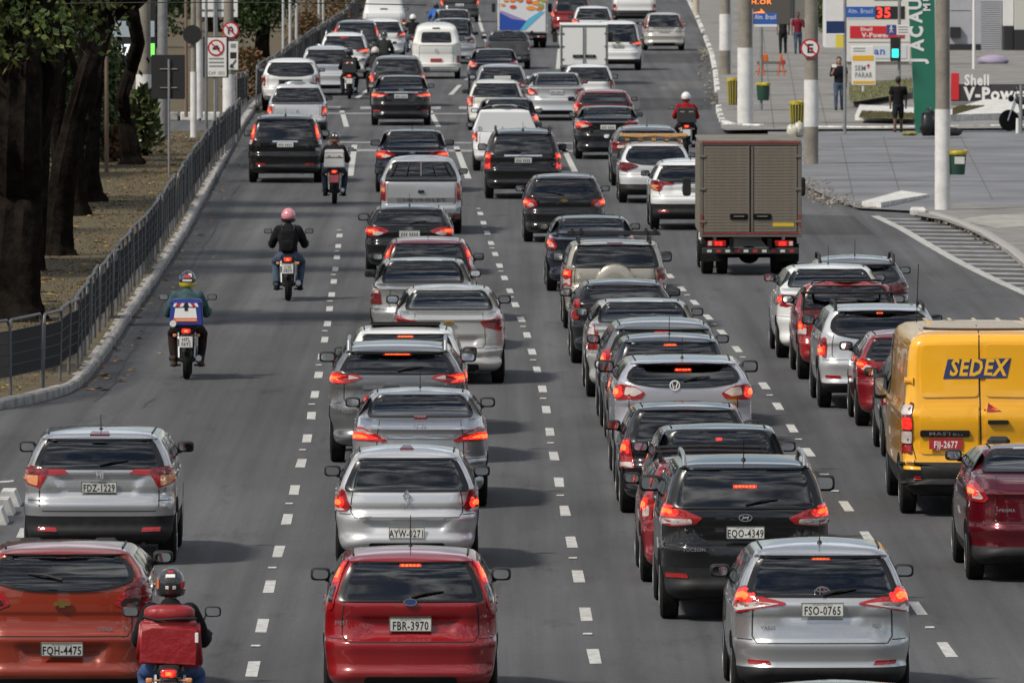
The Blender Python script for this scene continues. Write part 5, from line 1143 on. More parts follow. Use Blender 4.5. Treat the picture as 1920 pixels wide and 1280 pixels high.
MCACHE = {}
def motorcycle(label, u, v, tank=None, box=None, lit=True, plate_col=None, brake=True, y=None, rz=None, bulk=1.0, plate_text=('', '')):
    P = at(u, v) if y is None else Vector((x_at(u, y), y, 0))
    o = thing('motorcycle', label, 'motorcycle', P, radians(.45) if rz is None else rz, 'motorcycles filtering through the traffic')
    tank = tank or BLACK
    if 'tyre' not in MCACHE:
        r = .30
        MCACHE['tyre'] = MB().lathe([(-.045, .22), (-.055, .26), (-.045, .285), (0, .30), (.045, .285), (.055, .26), (.045, .22)], n=28).mesh('tyre', M_RUB)
        rm = MB().lathe([(-.03, .228), (.03, .228), (.03, .20), (-.03, .20)], n=24)
        for i in range(6): M = Matrix.Rotation(i * pi / 3, 4, 'X'); rm.box(M @ Vector((0, 0, .12)), (.025, .03, .2), M=M)
        rm.lathe([(-.06, .045), (.06, .045)], n=12); MCACHE['rim'] = rm.mesh('rim', M_STEEL)
    for yy in (0, 1.28): w = put('tyre', MCACHE['tyre'], o, (0, yy, .30)); put('rim', MCACHE['rim'], w)
    def part(n, f, m, par=None):
        k = n + m.name
        if k not in MCACHE: t = MB(); f(t); MCACHE[k] = t.mesh(n, m, 40)
        return put(n, MCACHE[k], par or o)
    part('swing_arm', lambda t: (t.tube([(-.08, 0, .30), (-.09, .5, .36)], .022, 8), t.tube([(.08, 0, .30), (.09, .5, .36)], .022, 8), t.tube([(-.1, 0, .3), (.1, 0, .3)], .014, 8)), M_STEEL)
    for sg in (-1, 1):
        part('shock_absorber%d' % sg if 0 else 'shock_absorber', (lambda sg: lambda t: (t.tube([(sg * .11, .05, .33), (sg * .12, .18, .70)], .024, 8), t.lathe([(.0, .034), (.16, .034)], 'z', (sg * .115, .12, .46), 10)))(sg), M_RIM if sg > 0 else M_CHROME)
    part('mudguard', lambda t: [t.box((0, -.34 * sin(a) * 1.0 - .0, .30 + .36 * cos(a)), (.13, .10, .014), M=Matrix.Rotation(a, 4, 'X')) for a in [radians(x) for x in (-10, 5, 20, 35, 50, 62)]], M_PLASTIC)
    part('tail_unit', lambda t: (t.pod((0, .02, .755), (.20, .50, .11)), t.box((0, -.28, .63), (.13, .12, .18), b=.02), t.tube([(-.13, -.2, .76), (-.11, .1, .80), (.11, .1, .80), (.13, -.2, .76)], .013, 6)), M_PLASTIC)
    tl = part('tail_lamp', lambda t: t.pod((0, -.285, .75), (.155, .09, .085)), M_LENS)
    if brake: part('brake_bulb', lambda t: t.pod((0, -.320, .75), (.135, .03, .066)), M_LIT, tl); part('brake_core', lambda t: t.pod((0, -.333, .75), (.06, .016, .032)), M_HOT, tl)
    for sg in (-1, 1):
        part('turn_lamp', (lambda sg: lambda t: (t.tube([(sg * .08, -.17, .68), (sg * .15, -.18, .68)], .009, 6), t.pod((sg * .175, -.19, .68), (.065, .045, .05))))(sg), M_AMBER if sg > 0 else mat('amber_lens_l', (.60, .24, .10), .15, 0, 1.0))
    pm = plate_col or M_PLATE
    pl = MB().box((0, 0, 0), (.20, .012, .17), b=.006).build('license_plate', pm, o); pl.location = (0, -.375, .585); pl.rotation_euler = (radians(-8), 0, 0)
    for i, tx in enumerate(plate_text):
        if tx: lettering(tx, .085, M_INK, pl, (0, -.0075, .035 - i * .07), fat=.0018, scale=(.8, 1, 1))
    part('seat', lambda t: t.pod((0, .35, .775), (.27, .78, .10), e=.45), mat('seat_vinyl', (.012, .012, .013), .45))
    part('fuel_tank', lambda t: t.pod((0, .86, .86), (.30, .46, .24), e=.7), paint(*tank))
    part('engine', lambda t: (t.box((0, .62, .38), (.30, .36, .26), b=.04), t.box((0, .80, .52), (.20, .22, .22), b=.03), t.box((-.1, .55, .30), (.36, .12, .10), b=.02)), M_STEEL)
    part('exhaust', lambda t: t.tube([(.10, .85, .40), (.15, .6, .24), (.17, .25, .28), (.185, -.12, .33)], [.02, .022, .045, .048], 10), M_RIM)
    part('frame', lambda t: (t.tube([(0, 1.05, .98), (0, .7, .78), (0, .1, .72)], .025, 8), t.tube([(0, 1.02, .9), (.08, .9, .35), (.08, .45, .25)], .018, 8), t.tube([(0, 1.02, .9), (-.08, .9, .35), (-.08, .45, .25)], .018, 8)), M_STEEL)
    part('fork', lambda t: [t.tube([(sg * .09, 1.28, .30), (sg * .10, 1.05, .98)], .022, 8) for sg in (-1, 1)], M_CHROME)
    part('handlebar', lambda t: t.tube([(-.36, .90, 1.02), (-.22, 1.02, 1.05), (-.08, 1.06, .99), (.08, 1.06, .99), (.22, 1.02, 1.05), (.36, .90, 1.02)], .015, 8), M_STEEL)
    part('headlamp', lambda t: t.ball((0, 1.22, .92), (.10, .09, .10)), M_PLASTIC)
    for sg in (-1, 1):
        m_ = part('wing_mirror', (lambda sg: lambda t: (t.tube([(sg * .26, 1.0, 1.05), (sg * .30, .99, 1.17), (sg * .33, .98, 1.20)], .008, 6), t.pod((sg * .37, .98, 1.215), (.15, .045, .095))))(sg), M_PLASTIC if sg > 0 else mat('black_plastic_l', (.018, .018, .019), .55))
        part('mirror_glass', (lambda sg: lambda t: t.prism([(sg * .37 + a, 1.215 + c) for a, c in rounded([(-.06, -.035), (.06, -.035), (.06, .035), (-.06, .035)], .025, 1)], .952, .960))(sg), M_MIR if sg > 0 else mat('mirror_glass_l', (.75, .78, .8), .03, 1.0), m_)
    for sg in (-1, 1): part('footpeg', (lambda sg: lambda t: t.tube([(sg * .10, .58, .19), (sg * .27, .58, .19)], .016, 6))(sg), M_RUB if sg > 0 else M_STEEL)
    if box:
        col, w, h, z0, extra = box; y0, y1 = -.33, .10
        t = MB(); t.add([(-w * .52, y0, z0), (w * .52, y0, z0), (w * .52, y1, z0), (-w * .52, y1, z0), (-w * .46, y0 + .04, z0 + h), (w * .46, y0 + .04, z0 + h), (w * .46, y1, z0 + h), (-w * .46, y1, z0 + h)], [(0, 3, 2, 1), (4, 5, 6, 7), (0, 1, 5, 4), (1, 2, 6, 5), (2, 3, 7, 6), (3, 0, 4, 7)])
        me = t.mesh('delivery_box', col, 0); bm = bmesh.new(); bm.from_mesh(me); bmesh.ops.bevel(bm, geom=bm.edges[:], offset=.02, segments=3, affect='EDGES'); bm.to_mesh(me); bm.free(); me.shade_smooth(); me.set_sharp_from_angle(angle=radians(30))
        b = put('delivery_box', me, o)
        MB().box((0, (y0 + y1) / 2, z0 - .03), (w * .7, .36, .03), b=.01).build('box_rack', M_STEEL, o)
        def fp(n, x0, x1, za, zb_, m, off=.004):       # print on the back of the box; back leans a little
            def Yb(z): return y0 + .04 * (z - z0) / h - off
            t = MB(); A = [(x0[0], za), (x0[1], za), (x1[1], zb_), (x1[0], zb_)]
            t.add([(x, Yb(z) - .004, z) for x, z in A] + [(x, Yb(z) + .01, z) for x, z in A], [(0, 1, 2, 3), (0, 4, 5, 1), (1, 5, 6, 2), (2, 6, 7, 3), (3, 7, 4, 0)]); t.build(n, m, b, 0)
        for e in extra: fp(*e)
        MB().box((0, (y0 + y1) / 2 + .02, z0 + h - .05), (w * .965, .42, .03), b=.012).build('box_lid', col, b)
    return o
def loc_of(o): return tuple(o.location), o.rotation_euler.z

J_GREEN, J_BLACK, J_DARK, J_RED, J_BLUE, J_NAVY = CL('teal', (.045, .085, .09)), CL('black', (.012, .012, .013)), CL('charcoal', (.02, .02, .022)), CL('red', (.24, .010, .014)), CL('blue', (.03, .12, .42)), CL('navy', (.02, .025, .05))
T_JEAN, T_DARK, T_BROWN = CL('jean', (.06, .085, .13)), CL('dark_trouser', (.016, .016, .018)), CL('brown_trouser', (.022, .014, .014))
HG = lambda n, c: mat('helmet_' + n, c, .18, 0, 1.0)
DB = mat('box_blue', (.02, .035, .22), .35); DW = mat('box_white', (.60, .60, .58), .45); DK = mat('box_black', (.018, .018, .02), .5); PRW = mat('print_white', (.66, .66, .64), .5); PRO = mat('print_orange', (.62, .12, .03), .5); PRR = mat('print_red', (.45, .03, .03), .4); SK = mat('sticker_white', (.72, .72, .70), .4)
# rider with the blue delivery box
m1_ = motorcycle('black motorcycle with a blue delivery box and printed white label', 350, 711, box=(DB, .50, .40, .83, [
    ('label_white', (-.185, .165), (-.165, .145), .95, 1.10, PRW), ('label_orange', (-.20, .175), (-.185, .165), .885, .95, PRO), ('stripe_red', (-.16, -.10), (-.13, -.07), 1.12, 1.175, PRR), ('stripe_red', (.10, .15), (.06, .11), 1.12, 1.175, PRR),
    ('stripe_white', (-.20, -.165), (-.18, -.135), 1.12, 1.175, PRW), ('stripe_white', (-.10, -.05), (-.07, -.02), 1.12, 1.175, PRW), ('stripe_white', (.05, .10), (.02, .06), 1.12, 1.175, PRW), ('stripe_white', (.15, .19), (.12, .165), 1.12, 1.175, PRW), ('lid_strap', (-.025, .025), (-.025, .025), 1.06, 1.18, M_PLASTIC, .012)]), plate_text=('HFL', '0692'))
MB().lathe([(-.006, .05), (.006, .05)], 'y', (-.20, -.335, .865), 18).build('round_sticker', PRW, [c for c in m1_.children if c.name.startswith('delivery_box')][0])
MB().box((0, -.345, .918), (.30, .004, .012)).build('label_line', PRW, [c for c in m1_.children if c.name.startswith('delivery_box')][0])
rider('rider in a teal jacket and colourful helmet on the blue-box motorcycle', *loc_of(m1_), J_GREEN, T_BROWN, HG('dark', (.02, .025, .03)), HG('yellow', (.55, .45, .03)), shoes=mat('shoe_brown', (.06, .035, .025), .7), stickers=((0, .05, .10, .05, PRR), (25, .07, .05, .06, SK), (-28, .04, .05, .05, mat('sticker_blue2', (.03, .08, .3), .3)), (0, -.01, .14, .03, SK)))
m2_ = motorcycle('plain black motorcycle ridden by the backpack wearer', 540, 564, plate_text=('CSE', '0850'))
rider('rider with a pink helmet and black clothes in the left lane', *loc_of(m2_), J_BLACK, T_JEAN, HG('pink', (.62, .22, .27)), HG('blackb', (.015, .015, .016)), gloves=None)
bp = thing('backpack', 'black backpack on the rider with the pink helmet', 'backpack', *loc_of(m2_)); 
fz = MB(); fz.pod((0, .22, 1.06), (.29, .17, .44)); fz.build('bag', CL('pack', (.010, .010, .011)), bp, 60); MB().pod((0, .135, .98), (.22, .06, .20)).build('pocket', CL('pack', (.010, .010, .011)), bp, 60)
for sg in (-1, 1): MB().tube([(sg * .10, .26, 1.24), (sg * .12, .42, 1.34), (sg * .13, .55, 1.22)], .016, 6).build('strap', M_PLASTIC, bp)
m3_ = motorcycle('motorcycle with a plain white top box beside the black off-roader', 627, 383, box=(DW, .46, .40, .84, [('white_flap', (-.21, .21), (-.20, .20), 1.06, 1.075, M_PLASTIC), ('buckle', (-.14, -.09), (-.14, -.09), 1.09, 1.11, PRR), ('buckle', (.09, .14), (.09, .14), 1.09, 1.11, PRR)]), plate_col=mat('plate_pinkred', (.48, .10, .12), .5), plate_text=('', ''))
rider('rider in dark jacket and patterned helmet with the white top box', *loc_of(m3_), J_DARK, CL('dkjean', (.03, .04, .06)), HG('darkgrey', (.03, .03, .035)), HG('orangeb', (.35, .14, .08)), stickers=((20, .05, .05, .04, SK),))
m4_ = motorcycle('motorcycle with a black box and striped lid near the white boxy off-roader', 655, 186, box=(DK, .46, .44, .84, [('stripe_red', (-.16, -.10), (-.13, -.07), 1.14, 1.19, PRR), ('stripe_white', (-.10, -.05), (-.07, -.02), 1.14, 1.19, PRW), ('stripe_red', (.03, .08), (0, .05), 1.14, 1.19, PRR), ('stripe_white', (.08, .13), (.05, .10), 1.14, 1.19, PRW)]))
rider('rider hidden behind a black delivery box near the crossing', *loc_of(m4_), J_BLACK, T_DARK, HG('black2', (.012, .012, .014)), HG('blackb', (.015, .015, .016)))
m5_ = motorcycle('motorcycle of the rider with the cream helmet between lanes', 703, y=352.0, v=0, brake=False)
rider('rider with a cream helmet and dark jacket beside the brown people carrier', *loc_of(m5_), CL('dkgrey', (.03, .028, .03)), T_DARK, HG('cream', (.55, .50, .42)), HG('navyb', (.03, .04, .12)))
m6_ = motorcycle('motorcycle with red lamp ahead of the cream helmet rider', 720, y=382.0, v=0)
rider('rider in a dark grey coat behind the white hatchback', *loc_of(m6_), CL('dkgreen', (.025, .03, .028)), T_DARK, HG('black2', (.012, .012, .014)), HG('greyb', (.2, .2, .2)))
m7_ = motorcycle('motorcycle left of the old white van near the top edge', 774, y=420.0, v=0)
rider('rider with a white helmet and black jacket near the old white van', *loc_of(m7_), J_BLACK, T_JEAN, HG('white', (.66, .66, .66)), HG('blackb', (.015, .015, .016)))
m8_ = motorcycle('motorcycle at the top edge under a rider in blue', 818, y=452.0, v=0, brake=False)
rider('rider in a bright blue jacket at the top edge', *loc_of(m8_), J_BLUE, T_DARK, HG('black2', (.012, .012, .014)), HG('blackb', (.015, .015, .016)), lean=.2)
m9_ = motorcycle('motorcycle with a big black case ahead of the brown box truck', 1287, 290, box=(DK, .50, .40, .84, [('case_mark', (-.18, -.06), (-.17, -.05), 1.12, 1.15, mat('mark_grey', (.25, .22, .2), .6)), ('case_mark', (.06, .18), (.05, .17), 1.12, 1.15, mat('mark_grey', (.25, .22, .2), .6))]))
rider('rider in a red jacket and white helmet ahead of the box truck', *loc_of(m9_), J_RED, T_DARK, HG('white', (.66, .66, .66)), HG('brown', (.12, .05, .04)))
m10_ = motorcycle('dark motorcycle at the bottom edge beside the orange hatchback', 318, 1414, plate_text=('', ''))
rider('rider carrying a red delivery bag at the bottom edge', *loc_of(m10_), J_BLACK, CL('bluejean', (.05, .09, .20)), HG('black3', (.02, .02, .022)), HG('blackb', (.015, .015, .016)), stickers=((0, .075, .085, .035, SK), (0, .11, .05, .03, PRR), (-62, .0, .04, .08, PRO), (-14, -.03, .03, .03, SK), (16, -.03, .03, .03, SK), (55, -.01, .05, .06, PRR)))
rb = thing('delivery_bag', 'square red delivery bag on the back of bottom-edge rider', 'bag', *loc_of(m10_)); M_BAG = mat('red_nylon', (.25, .010, .014), .42, noise=.18, nscale=5, bump=.8, bscale=7); M_BAGP = mat('red_vinyl', (.25, .010, .014), .16, 0, .6, bump=.9, bscale=9)
t = MB(); t.add([(-.31, .0, .82), (.29, .02, .76), (.30, .36, .78), (-.30, .36, .82), (-.27, -.02, 1.20), (.28, .0, 1.17), (.26, .36, 1.20), (-.25, .36, 1.22)], [(0, 3, 2, 1), (4, 5, 6, 7), (0, 1, 5, 4), (1, 2, 6, 5), (2, 3, 7, 6), (3, 0, 4, 7)])
me = t.mesh('bag_body', M_BAG, 0); bm = bmesh.new(); bm.from_mesh(me); bmesh.ops.bevel(bm, geom=bm.edges[:], offset=.035, segments=4, affect='EDGES'); bm.to_mesh(me); bm.free(); me.shade_smooth(); put('bag_body', me, rb)
t = MB(); t.pod((-.005, .20, 1.25), (.46, .34, .16), e=.6); t.build('bag_lid', M_BAG, rb, 60)
t = MB(); t.box((0, 0, 0), (.50, .012, .32), b=.006, M=Matrix.Rotation(radians(-2), 4, 'X')); o_ = t.build('clear_pocket', M_BAGP, rb); o_.location = (-.005, -.012, .975); o_.rotation_euler = (0, radians(3), 0)
MB().tube([(-.24, .03, 1.235), (-.1, .01, 1.205), (.1, .01, 1.22), (.24, .05, 1.215)], .014, 6).build('bag_strap', M_PLASTIC, rb)
MB().box((.245, -.02, 1.05), (.03, .012, .09), b=.004).build('reflective_tag', SK, rb)

# ---------------------------------------------------------------- people on foot
def walker(label, u, v, z0, hgt, shirt, legs, skin, face, stride=.18, short=False, long_hair=False, arm=None, sleeve=True, shoes=M_RUB):
    P = at(u, v, z0); p = thing('person', label, 'person', P, 0 if face > 0 else pi, 'people on the right pavement'); V = Vector; k = hgt / 1.70
    S_ = lambda m: setattr(m, 'v', [(x * k, y * k, z * k) for x, y, z in m.v]) or m
    def arms(m, e, frac):
        for sg in (-1, 1):
            if arm and sg == arm: pts = [V((sg * .19, 0, 1.38)), V((sg * .25, .03, 1.15)), V((sg * .22, .17, 1.20)), V((sg * .16, .24, 1.36))]
            else: pts = [V((sg * .19, 0, 1.38)), V((sg * .235, sg * .05, 1.22)), V((sg * .25, sg * .08 + .02, 1.08)), V((sg * .25, sg * .12 + .05, .86))]
            rr_ = [.062, .052, .042, .03]; q = pts[:frac]; limb(m, q, [r_ + e for r_ in rr_[:frac]])
            if frac == 4: hand(m, pts[-1], (pts[-1] - pts[-2]), side=-sg, curl=.5)
    def leg(m, e, n):
        for sg in (-1, 1):
            st_ = stride * sg; pts = [V((sg * .085, 0, .86)), V((sg * .095, st_ * .5, .66)), V((sg * .10, st_ * .8 + .03, .48)), V((sg * .10, st_ * .9, .28)), V((sg * .10, st_, .08))]
            limb(m, pts[:n], [r_ + e for r_ in (.088, .076, .058, .052, .042)[:n]])
    b = MB(); torso(b, [((0, 0, .84), .15, .11, (0, 1, 0)), ((0, 0, .98), .14, .10, (0, 1, 0)), ((0, 0, 1.15), .15, .105, (0, 1, 0)), ((0, 0, 1.32), .185, .11, (0, 1, 0)), ((0, 0, 1.42), .15, .08, (0, 1, 0)), ((0, 0, 1.47), .055, .055, (0, 1, 0))])
    limb(b, [V((0, 0, 1.44)), V((0, .01, 1.56))], [.05, .055]); head(b, (0, .01, 1.60), (0, 1, 0)); arms(b, 0, 4); leg(b, 0, 5)
    for sg in (-1, 1): limb(b, [V((sg * .10, stride * sg, .06)), V((sg * .10, stride * sg + .12, .04))], [.04, .032])
    fuse('body', S_(b), skin, p, .018)
    s_ = MB(); torso(s_, [((0, 0, .88), .165, .125, (0, 1, 0)), ((0, 0, 1.0), .158, .118, (0, 1, 0)), ((0, 0, 1.15), .165, .12, (0, 1, 0)), ((0, 0, 1.32), .20, .125, (0, 1, 0)), ((0, 0, 1.42), .16, .095, (0, 1, 0)), ((0, 0, 1.45), .08, .07, (0, 1, 0))]); arms(s_, .014, 2); fuse('shirt', S_(s_), shirt, p, .018)
    l_ = MB(); torso(l_, [((0, 0, .80), .15, .12, (0, 1, 0)), ((0, 0, .88), .165, .122, (0, 1, 0)), ((0, 0, .98), .15, .112, (0, 1, 0))]); leg(l_, .012, 3 if short else 5); fuse('trousers', S_(l_), legs, p, .018)
    h = MB(); h.ball((0, -.012, 1.645), (.090, .102, .105), 0, 14, 10)
    if long_hair: h.tube([(0, -.05, 1.62), (.0, -.085, 1.5), (0, -.09, 1.36)], [.08, .085, .05], 10)
    h.v = [(x, min(y, .05 if z < 1.66 else y), z) for x, y, z in h.v]; S_(h); h.build('hair', M_HAIR, p, 60)
    for sg in (-1, 1): t = MB(); t.pod((sg * .10, stride * sg + .05, .045), (.09, .26, .085)); S_(t); t.build('shoe', shoes, p, 60)
    return p
walker('man in black shirt and shorts walking on the kerb by green totem', 1684, 250, .02, 1.56, J_BLACK, CL('short', (.02, .022, .026)), SKIN2, 1, short=True, stride=.10)
pw = walker('woman in black shirt and jeans raising a hand to her face', 1573, 207, .13, 1.58, CL('blk2', (.012, .012, .018)), T_JEAN, SKIN, -1, long_hair=True, arm=1, stride=.08)
ph = thing('phone', 'small white phone held by the woman in jeans', 'phone', pw.location, pw.rotation_euler.z); t = MB(); t.box((.15, .30, 1.34), (.14, .03, .09), b=.008); t.build('phone_case', SK, ph)
walker('person in black trousers standing below the orange display', 1468, 101, .13, 1.62, CL('blk3', (.02, .02, .022)), T_DARK, SKIN, 1, stride=.06)
walker('person in a dark red shirt and jeans far along the pavement', 1496, 101, .13, 1.56, CL('wine', (.16, .015, .03)), T_JEAN, SKIN2, -1, stride=.10, arm=-1)

# ================================================================ left side: verge, kerb, fence, trees
KZ = .14
KERB = [(-160, 800), (-60, 784), (0, 768), (60, 757), (110, 745), (140, 733), (170, 708), (200, 668), (250, 592), (300, 520), (350, 440), (400, 346), (440, 270), (460, 234), (478, 208), (489, 195)]
KW = [at(u, v) for u, v in KERB]
KFAR = [(492, 170), (520, 148), (560, 118), (610, 84), (650, 56), (680, 26), (705, 0), (725, -30)]
KF = [at(u, v) for u, v in KFAR]
M_DIRT = mat('dry_verge', (.115, .080, .046), .95, noise=.5, nscale=.9, bump=.6, bscale=8)
M_DIRT.node_tree.nodes['Color Ramp'].color_ramp.elements[1].color = (.105, .085, .038, 1)
M_KERB = mat('worn_kerb', (.28, .27, .26), .85, noise=.5, nscale=3.5, bump=.4, bscale=12)
M_KWHITE = mat('whitewash', (.52, .52, .50), .85, noise=.35, nscale=4)
M_CONC = mat('pavement_concrete', (.185, .18, .17), .9, noise=.38, nscale=.7, bump=.25, bscale=9)
M_CONC2 = mat('forecourt_concrete', (.150, .155, .168), .8, noise=.34, nscale=.35, bump=.2, bscale=9)
def resample(P, st):
    out = [P[0].copy()]; acc = 0
    for a, b in zip(P, P[1:]):
        L = (b - a).length; d = st - acc
        while d <= L: out.append(a + (b - a) * (d / L)); d += st
        acc = (acc + L) % st if L else acc
        acc = L - (d - st)
    return out
def kerb(name, pts, st, w=.20, h=KZ, m=M_KERB, inner=-1, maxn=300):
    rs = resample(pts, st); me_cache = []
    root_ = struct(put(name, None))
    for i, (a, b) in enumerate(zip(rs, rs[1:])):
        if i >= maxn: break
        d = (b - a); L = d.length; d.normalize(); n = Vector((-d.y, d.x, 0)) * (-inner)
        c = (a + b) / 2 + n * (w / 2)
        if not me_cache:
            for k in range(4): me_cache.append(MB().box((0, 0, h / 2 - .05), (w, st * .985, h + .1), b=.025).mesh('kerb_stone', m))
        put('kerb_stone', me_cache[i % 4], root_, (c.x + random.uniform(-.012, .012), c.y, random.uniform(-.012, .008)), (random.uniform(-.01, .01), 0, math.atan2(-d.x, d.y)))
    return root_
kerb('kerb_left', KW, 1.0, inner=-1); kerb('kerb_far_left', KF, 1.4, inner=-1, m=M_KERB)
def verge(name, line, far_x, y_end=None):
    pts = [(p.x - .12, p.y) for p in line]
    poly = pts + [(far_x, pts[-1][1]), (far_x, pts[0][1])]
    m = MB(); m.add([(x, y, KZ - .005) for x, y in pts] + [(far_x, y, KZ - .005) for x, y in pts], [(i, i + 1, len(pts) + i + 1, len(pts) + i) for i in range(len(pts) - 1)])
    return struct(m.build(name, M_DIRT, None, 0))
yX0, yX1 = ground_y(254), ground_y(226)             # a side street cuts the verge here
near = [p for p in KW if p.y < yX0 - 1] + [Vector((KW[-4].x, yX0, 0))]
verge('verge', near, -70)
kl2 = [Vector((at(452, 226).x - .3, yX1, 0)), Vector((at(489, 195).x - .5, ground_y(195), 0))] + KF + [Vector((KF[-1].x + 2, 900, 0))]
verge('far_verge', kl2, -160)
# low whitewashed blocks along the far side of the side street
bw = struct(put('kerb_side_street', None))
x0_ = x_at(180, yX1); i = 0
while x0_ < x_at(452, yX1):
    MB().box((x0_ + .3, yX1 - .1, .12), (.56, .25, .26), b=.03).build('kerb_stone', M_KWHITE if i % 3 else M_KERB, bw); x0_ += .62; i += 1
# fallen leaves and grass tufts
def scatter(name, n, fn, m, size, label, cat, seed, up=.0):
    r = random.Random(seed); b = MB()
    for _ in range(n):
        p = fn(r)
        if p is None: continue
        a = r.uniform(0, 2 * pi); s_ = size * r.uniform(.5, 1.4); d = Vector((cos(a), sin(a), 0)) * s_; e = Vector((-sin(a), cos(a), 0)) * s_ * .6
        if up: d = Vector((cos(a) * s_ * .25, sin(a) * s_ * .25, 0)); e = Vector((r.uniform(-.4, .4) * s_, r.uniform(-.4, .4) * s_, s_ * up)); b.add([p - d, p + d, p + e], [(0, 1, 2)], r.randrange(len(m)))
        else: b.add([p - d, p - e * .8 + Vector((0, 0, s_ * .2)), p + d, p + e + Vector((0, 0, s_ * .1))], [(0, 1, 2, 3)], r.randrange(len(m)))
    o = b.build(name, m, None, 0); return tag(o, label, cat, None, 'stuff')
def on_verge(r):
    y = r.uniform(150, yX0 - .5); kx = None
    for a, b in zip(KW, KW[1:]):
        if a.y <= y <= b.y: kx = a.x + (b.x - a.x) * (y - a.y) / max(1e-6, b.y - a.y)
    if kx is None: return None
    return Vector((kx - .45 - abs(r.gauss(0, 1)) * 3.0, y, KZ))
LEAVES = [mat('leaf_litter_a', (.32, .17, .05), .8), mat('leaf_litter_b', (.22, .10, .04), .8), mat('leaf_litter_c', (.38, .28, .06), .8)]
GRASS = [mat('grass_dry', (.115, .083, .042), .9), mat('grass_green', (.065, .075, .026), .9), mat('grass_olive', (.09, .072, .032), .9)]
scatter('fallen_leaves', 1500, on_verge, LEAVES, .09, 'brown fallen leaves over the verge under the trees', 'leaves', 1)
scatter('grass', 22000, on_verge, GRASS, .038, 'short dry grass on the verge under the trees', 'grass', 2, up=1.0)
def gutter(r):
    i = r.randrange(5, len(KW) - 1); a, b = KW[i], KW[i + 1]; p = a + (b - a) * r.random(); return Vector((p.x + abs(r.gauss(0, .28)) + .03, p.y, .006))
scatter('gutter_leaves', 160, gutter, LEAVES, .08, 'dead leaves lying in the left gutter', 'leaves', 3)

# fence of hooped tube frames with wire infill
FENCE = [(-70, 752), (21, 739), (79, 727), (109, 716), (144, 690), (172, 640), (216, 585), (262, 524), (300, 470), (339, 409), (370, 358), (400, 310), (428, 282), (452, 257)]
FP = [at(u, v, KZ) for u, v in FENCE]
M_TUBE = mat('galvanised_tube', (.13, .13, .135), .5, .4, noise=.3, nscale=5); M_WIRE = mat('dark_wire', (.030, .030, .032), .7)
def fence(name, label, P, st=2.05, h=1.08, group='hooped guard fences'):
    rs = resample(P, st); root_ = thing(name, label, 'fence', rs[0], 0, group)
    fr = MB(); L = st - .06
    pts = [(0, 0, 0), (0, 0, h - .09), (0, .03, h - .03), (0, .09, h), (0, L - .09, h), (0, L - .03, h - .03), (0, L, h - .09), (0, L, 0)]
    fr.tube(pts, .024, 8); frm = fr.mesh('frame', M_TUBE)
    w = MB(); nb = 50
    for i in range(1, nb): w.tube([(0, L * i / nb, .26), (0, L * i / nb, h - .16)], .0085, 4, caps=False)
    for z in (.26, .42, .58, .74, h - .16): w.tube([(.006, 0, z), (.006, L, z)], .007, 4, caps=False)
    wm = w.mesh('wire_infill', M_WIRE)
    for a, b in zip(rs, rs[1:]):
        d = b - a; rz = math.atan2(-d.x, d.y); l_ = a - rs[0]
        o = put('frame', frm, root_, (l_.x, l_.y, 0), (random.uniform(-.012, .012), random.uniform(-.03, .03), rz + random.uniform(-.01, .01))); q = put('wire_infill', wm, o); q['kind'] = 'stuff'
    return root_
fence('guard_fence', 'grey hooped guard fence along the left kerb', FP)
FP2 = [at(480, 196, KZ), at(520, 168, KZ), at(560, 136, KZ), at(610, 100, KZ), at(650, 70, KZ), at(668, 46, KZ), at(684, 10, KZ), at(690, -20, KZ)]
fence('guard_fence', 'far guard fence beyond the crossing at the left', FP2, st=2.3, h=1.2)
FP3 = [at(445, 200, KZ), at(461, 199, KZ)]
fence('guard_fence', 'short fence piece beside the crossing', [at(444, 205, KZ), at(462, 200, KZ), at(463, 196, KZ)], st=.9)

